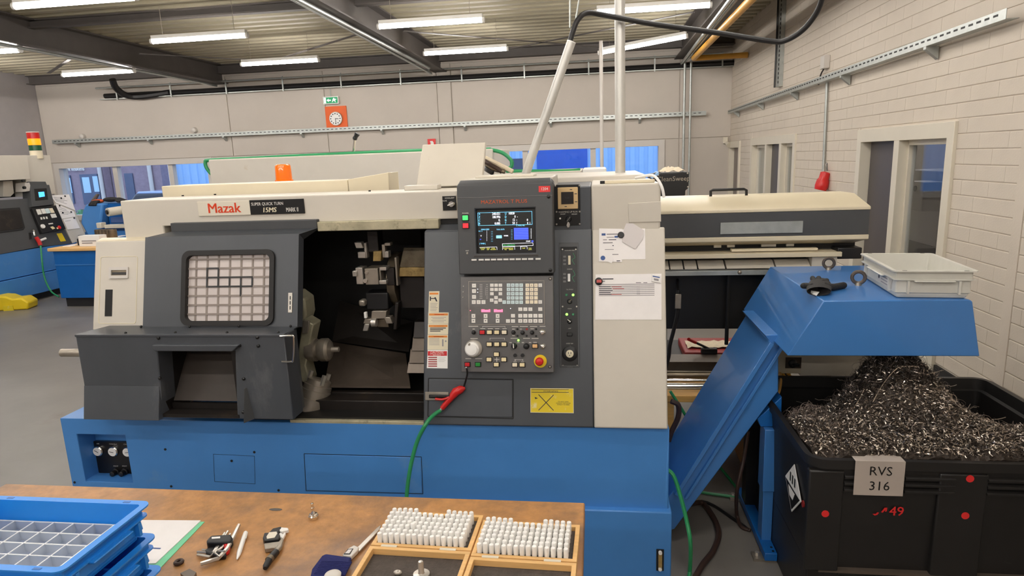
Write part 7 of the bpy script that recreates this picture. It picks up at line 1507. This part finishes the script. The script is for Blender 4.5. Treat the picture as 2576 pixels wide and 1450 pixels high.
# ================================================================ foreground workbench
ZD = .90
mt = mat('bench_top', rgb(178, 128, 76), .42, var=.22, scale=26, wear=rgb(118, 92, 74), wearamt=.72, wscale=3.0, bump=.12, bscale=60)
pa = onZ(30, 1211, ZD); pb = onZ(1471, 1272, ZD); yfar = (pa.y+pb.y)/2; xr_ = pb.x; xl_ = onZ(-20, 1235, ZD).x
xl_ = onZ(26, 1211, ZD).x
wk = thing('workbench', 'scratched brown wooden workbench full of measuring tools before the lathe', 'workbench', ((xl_+xr_)/2, yfar-.45, 0))
MB().box(xl_, xr_, yfar-.95, yfar, ZD-.05, ZD).build('bench_top', 'bench_top', wk, bevel=.004)
for x in (xl_+.05, xr_-.13):
    for y in (yfar-.90, yfar-.14): MB().box(x, x+.08, y, y+.08, 0, ZD-.049).build('leg', 'blue_bench', wk)
MB().box(xl_+.06, xr_-.07, yfar-.12, yfar-.08, ZD-.16, ZD-.05).build('apron', 'blue_bench', wk)
def W(x, y, z=0): return onZ(x, y, ZD+z)
# --- stacked blue crates
cr0 = onZ(*c1(1960, 380), ZD+.235); zc_ = .235
crx1 = onZ(*c1(1965, 400), ZD+zc_).x; cry1 = onZ(*c1(1960, 370), ZD+zc_).y; cry0 = onZ(*c1(720, 1300), ZD+zc_).y; crx1 = (crx1+onZ(*c1(760, 1300), ZD+zc_).x)/2
crx0 = crx1-.40
for k, lab in enumerate(('lowest blue plastic crate at the bottom of the bench stack', 'middle blue plastic crate in the bench stack', 'top blue plastic crate of the bench stack holding a clear insert')):
    crate('stacking_crate', lab, crx0+.006*(2-k), crx1+.004*(2-k), cry0-.004*(2-k), cry1-.002*(2-k), ZD+.078*k, .0795, 'crate_blue')
zin = ZD+.156+.0135
tr = thing('clear_insert', 'clear plastic compartment tray lying inside the top blue crate', 'tray', ((crx0+crx1)/2, (cry0+cry1)/2, zin))
tx0, tx1, ty0, ty1 = crx0+.028, crx1-.028, cry0+.028, cry1-.028
MB().box(tx0, tx1, ty0, ty1, zin, zin+.0015).build('floor_sheet', 'clear_tray', tr)
nx_, ny_ = 7, 5
for i in range(nx_+1):
    x = tx0+(tx1-tx0)*i/nx_; MB().box(x-.001, x+.001, ty0, ty1, zin+.0016, zin+.022).build('divider', 'clear_tray', tr); MB().box(x-.0011, x+.0011, ty0, ty1, zin+.0215, zin+.0232).build('divider_edge', 'white_plastic', tr)
for j in range(ny_+1):
    y = ty0+(ty1-ty0)*j/ny_; MB().box(tx0, tx1, y-.001, y+.001, zin+.0016, zin+.0218).build('divider', 'clear_tray', tr); MB().box(tx0, tx1, y-.0011, y+.0011, zin+.0212, zin+.0228).build('divider_edge', 'white_plastic', tr)
# --- paper pad with green under sheet
pq = [W(*c1(1900, 635)), W(*c2(545, 583)), W(*c1(2035, 1190)), W(*c1(1880, 1200))]
pq = [W(330, 1312), W(*c2(545, 583)), W(*c1(2020, 1190)), W(330, 1425)]
pd = thing('paper_pad', 'white paper with a green sheet under it beside the blue crates', 'paper', tuple(pq[1]))
gq = [W(330, 1315), W(*c2(592, 590)), W(*c1(2075, 1245)), W(330, 1440)]
MB().loft(gq, [p+V((0, 0, .0015)) for p in gq]).build('green_sheet', 'hose_green', pd); M['pad_green'] = mat('pad_green', rgb(120, 208, 160), .6, var=.03); pd.children[0].data.materials[0] = M['pad_green']
MB().loft([p+V((0, 0, .0016)) for p in pq], [p+V((0, 0, .004)) for p in pq]).build('white_sheet', 'paper', pd)
a = W(*c2(5, 930), .0045); MB().box(a.x-.02, a.x+.003, a.y-.002, a.y+.002, ZD+.004, ZD+.0048).build('pen_mark', 'ink_blue', pd)
# --- hex key set
hx = thing('hex_key_set', 'fan of chrome hex keys in a black and red holder', 'hex keys', tuple(W(*c2(800, 960))))
def H(x, y, z=.012): return W(*c2(x, y), z)
def hexkey(pts, r): MB().tube(pts, r, 6).build('hex_key', 'steel', hx)
hexkey([H(1035, 628, .014), H(950, 800, .016), H(880, 935, .018), H(790, 1035, .016), H(770, 1060, .012), H(540, 1130, .010)], .0052)
hexkey([H(890, 710, .012), H(800, 860, .014), H(720, 980, .014), H(660, 1040, .010), H(500, 1010, .008)], .0036)
hexkey([H(850, 730, .012), H(770, 870, .014), H(700, 980, .013), H(620, 985, .010), H(497, 975, .008)], .0030)
hexkey([H(925, 740, .012), H(850, 850, .014), H(770, 960, .014), H(690, 970, .012), H(560, 945, .012)], .0024)
hexkey([H(935, 770, .012), H(840, 900, .018), H(740, 965, .022), H(725, 990, .022), H(790, 1040, .020)], .0019); hexkey([H(870, 800, .012), H(820, 920, .02), H(770, 965, .022), H(850, 965, .022)], .0022)
q = [H(690, 875, 0), H(945, 860, 0), H(975, 915, 0), H(930, 965, 0), H(640, 975, 0), H(630, 945, 0)]; q = [V((p.x, p.y, ZD+.004)) for p in q]; MB().loft(q, [p+V((0, 0, .022)) for p in q]).build('holder', 'black_plastic', hx, bevel=.004)
q = [H(600, 1010, 0), H(700, 955, 0), H(880, 955, 0), H(875, 1085, 0), H(780, 1090, 0), H(620, 1050, 0)]; q = [V((p.x, p.y, ZD+.001)) for p in q]; MB().loft(q, [p+V((0, 0, .014)) for p in q]).build('holder_base', 'black_plastic', hx, bevel=.004)
q = [H(840, 965, 0), H(900, 930, 0), H(930, 960, 0), H(925, 1010, 0), H(870, 1050, 0)]; q = [V((p.x, p.y, ZD+.002)) for p in q]; MB().loft(q, [p+V((0, 0, .019)) for p in q]).build('red_clip', 'red_plastic', hx, bevel=.004)
q = [H(700, 905, 0), H(810, 898, 0), H(810, 920, 0), H(700, 928, 0)]; q = [V((p.x, p.y, ZD+.0258)) for p in q]; MB().loft(q, [p+V((0, 0, .0012)) for p in q]).build('holder_label', 'white_plastic', hx)
# --- pen
pn = thing('pen', 'white ball pen lying beside the hex keys', 'pen', tuple(H(1080, 900, 0)))
A = H(1125, 715, .006); B = H(1010, 1075, .004); dd = (B-A); MB().tube([A+dd*.03, A+dd*.25, A+dd*.72, A+dd*.80], [.0052, .006, .006, .0055], 12).build('barrel', 'white_plastic', pn); MB().tube([A+dd*.80, A+dd*.97, B], [.0055, .0022, .0008], 10).build('tip', 'white_plastic', pn); MB().tube([A-dd*.005, A+dd*.04], [.003, .0045], 10).build('push_button', 'white_plastic', pn)
MB().tube([A+dd*.05+V((.006, 0, .003)), A+dd*.3+V((.0075, 0, .003))], .0016, 6).build('clip', 'frame_white', pn)
# --- micrometer
mc = thing('micrometer', 'digital micrometer with grey body and black thimble', 'micrometer', tuple(H(1500, 850, 0)))
def slab(name, mt, pts, z0, z1, bevel=.002, parent=mc):
    q = [V((p.x, p.y, ZD+z0)) for p in [W(*c2(*x)) for x in pts]]; return MB().loft(q, [p+V((0, 0, z1-z0)) for p in q]).build(name, mt, parent, bevel=bevel)
slab('frame_back', 'black_plastic', [(1400, 815), (1480, 730), (1590, 705), (1600, 735), (1560, 770), (1540, 800), (1420, 830)], .004, .014)
slab('display_box', 'black_plastic', [(1355, 880), (1375, 815), (1560, 800), (1580, 850), (1560, 900), (1375, 920)], .003, .020)
slab('display_face', 'frame_cream', [(1405, 870), (1440, 815), (1535, 805), (1545, 830), (1510, 885), (1410, 900)], .020, .0212, .0005)
slab('frame_front', 'dull_steel', [(1368, 930), (1560, 905), (1600, 850), (1625, 880), (1600, 960), (1560, 985), (1480, 985), (1380, 1005)], .003, .015)
slab('anvil', 'white_plastic', [(1560, 755), (1590, 715), (1680, 722), (1688, 745), (1600, 770)], .004, .014); slab('spindle_boss', 'white_plastic', [(1545, 800), (1590, 780), (1610, 800), (1640, 770), (1650, 785), (1615, 850), (1570, 845)], .004, .013)
MB().tube([H(1565, 915, .011), H(1500, 985, .011)], .0072, 14).build('sleeve', 'dull_steel', mc); MB().tube([H(1520, 975, .011), H(1425, 1075, .011)], .0088, 14).build('thimble', 'black_plastic', mc); MB().tube([H(1450, 1050, .011), H(1420, 1085, .011)], .0092, 14).build('thimble_ring', 'oily_steel', mc); MB().tube([H(1428, 1085, .011), H(1385, 1160, .009), H(1375, 1190, .008)], [.0085, .0075, .005], 12).build('ratchet', 'black_plastic', mc)
# --- turned part, ring and offcuts
p = W(*c2(2005, 545)); tag(MB().lathe((p.x, p.y, ZD), (0, 0, 1), [(.0125, 0), (.0135, .002), (.0135, .010), (.0115, .012), (.0115, .014), (.0065, .0145), (.0055, .020), (.004, .022), (.004, .030), (.0052, .031), (.0052, .034), (.0042, .035), (.0042, .046), (.002, .047)], 22).build('turned_part', 'chrome'), 'small turned steel part standing upright on the bench', 'part')
p = W(*c2(260, 1130)); t = MB(); t.tube([V((p.x+.008*math.cos(a_), p.y+.008*math.sin(a_), ZD+.005)) for a_ in [2*math.pi*k/16 for k in range(17)]], .0045, 8); tag(t.build('rubber_ring', 'hose_dark'), 'small dark ring lying on the bench near the paper pad', 'ring')
p = W(*c2(1512, 428)); tag(MB().sphere((p.x, p.y, ZD+.0008), .02, 10, 4, (1, .35, .05)).build('glue_spot', 'beam_brown'), 'pale flake stuck on the bench top near the turned part', 'flake')
q = [W(455, 1452), W(478, 1441), W(495, 1450), W(480, 1475)]; q2 = [V((p.x, p.y, ZD)) for p in q]; tag(MB().loft(q2, [p+V((0, 0, .01)) for p in q2]).build('steel_offcut', 'guard_steel'), 'dark steel offcut lying at the bench front', 'offcut')
tk = thing('screwdriver', 'black handled tool lying against the blue crate stack', 'screwdriver', tuple(W(372, 1446, .01)))
MB().tube([W(335, 1452, .012), W(355, 1446, .013), W(380, 1441, .013), W(393, 1440, .012)], [.008, .011, .012, .007], 10).build('handle', 'black_plastic', tk); MB().tube([W(335, 1452, .012), W(290, 1466, .010)], .004, 8).build('shaft', 'steel', tk)
# --- caliper in its blue sleeve
cp = thing('digital_caliper', 'digital caliper slanting out from under the wooden box', 'caliper', tuple(W(*c3(340, 620))))
def K3(x, y, z=0): return W(*c3(x, y), z)
def flat(name, mt, pts, z0, z1, parent, bevel=.001, conv=c3):
    q = [V((p.x, p.y, ZD+z0)) for p in [W(*conv(*x)) for x in pts]]; return MB().loft(q, [p+V((0, 0, z1-z0)) for p in q]).build(name, mt, parent, bevel=bevel)
flat('beam', 'steel', [(420, 560), (605, 375), (640, 350), (625, 395), (445, 590)], .004, .008, cp)
flat('slider', 'frame_white', [(295, 640), (350, 580), (400, 552), (445, 572), (430, 600), (375, 655)], .003, .014, cp, .002); flat('display', 'black_plastic', [(305, 640), (345, 592), (395, 588), (365, 640)], .014, .0152, cp, .0004); flat('display_glass', 'paper_grey', [(320, 633), (350, 600), (383, 598), (358, 634)], .0152, .0158, cp, .0)
sl = thing('cloth_sleeve', 'navy corduroy sleeve lying on the bench under the caliper', 'sleeve', tuple(K3(200, 720)))
flat('cloth', 'navy_cloth', [(110, 640), (145, 622), (380, 655), (330, 740), (290, 860), (0, 860), (20, 760)], .0, .012, sl, .004)
for k in range(9):
    A = K3(105-8*k, 655+14*k, .0118); B = K3(375-7*k, 665+14*k, .0118); MB().tube([A, (A+B)/2+V((0, 0, .001)), B], .0022, 6).build('cord_rib', 'navy_cloth', sl)
p = K3(205, 790, .014); t = thing('plastic_disc', 'round white plastic disc lying on the navy sleeve', 'disc', tuple(p)); MB().lathe(p, (0, 0, 1), [(.019, 0), (.0195, .004), (.018, .006), (.012, .0075), (.002, .008)], 22).build('disc', 'frame_white', t)
# --- two pin gauge boxes
def gauge_box(label, tl, tr_, br_, bl_, hx0, hx1, grp, gi):
    """tl,tr,br,bl: pixel corners of the back half rim (zoom c3); box is built square from them"""
    ztop = .028
    P = [onZ(*c3(*q), ZD+ztop) for q in (tl, tr_, br_, bl_)]
    c0 = (P[0]+P[1]+P[2]+P[3])/4; ux = ((P[1]-P[0])+(P[2]-P[3])); ux.z = 0; ux.normalize(); vy = V((-ux.y, ux.x, 0))
    w_ = ((P[1]-P[0]).length+(P[2]-P[3]).length)/2; dp = abs(((P[0]+P[1])/2-(P[2]+P[3])/2).dot(vy))
    F = Frame((c0.x, c0.y, ZD), ux, vy); t = thing('pin_gauge_box', label, 'box', (c0.x, c0.y-dp/2, ZD), 'pin gauge boxes')
    hw, hd = w_/2, dp/2
    def half(v0, v1, zt, nm, deep):
        MB().ring(F, [(-hw, v0), (hw, v0), (hw, v1), (-hw, v1)], [(-hw+.011, v0+.011), (hw-.011, v0+.011), (hw-.011, v1-.011), (-hw+.011, v1-.011)], 0, zt).build(nm+'_frame', 'wood_light', t, bevel=.0012)
        MB().fbox(F, -hw+.009, hw-.009, v0+.009, v1-.009, 0, .004).build(nm+'_bottom', 'wood_light', t); MB().fbox(F, -hw+.0105, hw-.0105, v0+.0105, v1-.0105, .004, deep).build(nm+'_foam', 'foam_dark', t)
    half(-hd, hd, ztop, 'tray', .016); half(-hd-.004-2*hd, -hd-.004, ztop, 'lid', .012)
    for s in (-.62, .55): MB().fbox(F, hw*s-.02, hw*s+.02, -hd-.006, -hd+.002, ztop, ztop+.0012).build('hinge', 'frame_cream', t)
    n0 = 15; du = (w_-.034)/(n0-1) if False else (w_-.036)/14.6; dvv = (dp-.030)/6.6
    for r in range(7):
        for c in range(n0):
            if r == 6 and 5 <= c <= 9: continue
            u = -hw+.018+du*c+R_.uniform(-.0006, .0006); v = -hd+.017+dvv*r+R_.uniform(-.0006, .0006); hh = .0345+R_.uniform(-.0012, .0015)
            if (gi, r, c) == (0, 2, 5): hh += .006
            kk = (round(hh, 3))
            if kk not in PEG: PEG[kk] = MB().lathe((0, 0, 0), (0, 0, 1), [(.0056, 0), (.0059, .001), (.0059, hh-.0015), (.0050, hh), (.001, hh)], 12).mesh('pin_gauge_holder', 'peg_white'); PEG[kk].shade_smooth(); PEG[kk].set_sharp_from_angle(angle=math.radians(35))
            o = place(PEG[kk], 'pin_gauge_holder'); p = F.pt(u, v, .0155); o.location = p
            row = ('row nearest the hinges', 'second row from the hinges', 'third row from the hinges', 'fourth row from the hinges', 'fifth row from the hinges', 'sixth row from the hinges', 'broken row farthest from the hinges')[r]
            tag(o, 'white pin holder, %s, %s from the %s' % (row.replace('broken row', 'row'), ('first', 'second', 'third', 'fourth', 'fifth', 'sixth', 'seventh', 'eighth', 'ninth', 'tenth', 'eleventh', 'twelfth', 'thirteenth', 'fourteenth', 'fifteenth')[c if gi == 0 else 14-c], ('caliper side', 'bench edge')[gi]), 'pin holder', 'white pin holders, %s, box %s' % (row, ('by the navy sleeve', 'at the bench corner')[gi]))
    return F, hw, hd
PEG = {}
F1, hw1, hd1 = gauge_box('open wooden pin gauge box beside the navy sleeve', (735, 200), (1555, 235), (1455, 560), (545, 500), 0, 0, '', 0)
F2, hw2, hd2 = gauge_box('open wooden pin gauge box at the corner of the bench', (1560, 280), (2428, 325), (2405, 660), (1445, 600), 0, 0, '', 1)
p = K3(1003, 778, .014); bt = thing('bolt_part', 'steel flanged bolt standing in the lid of the wooden box', 'bolt', tuple(p))
MB().lathe((p.x, p.y, ZD+.012), (0, 0, 1), [(.016, 0), (.019, .002), (.019, .006), (.008, .0075), (.0068, .009), (.0065, .034), (.0052, .037), (.002, .0375)], 22).build('bolt', 'steel', bt)
p = K3(790, 770, .014); tag(MB().sphere((p.x, p.y, ZD+.018), .009, 10, 6, (1.2, .8, .7)).build('steel_nut', 'steel'), 'small shiny steel nut in the lid of the wooden box', 'nut')
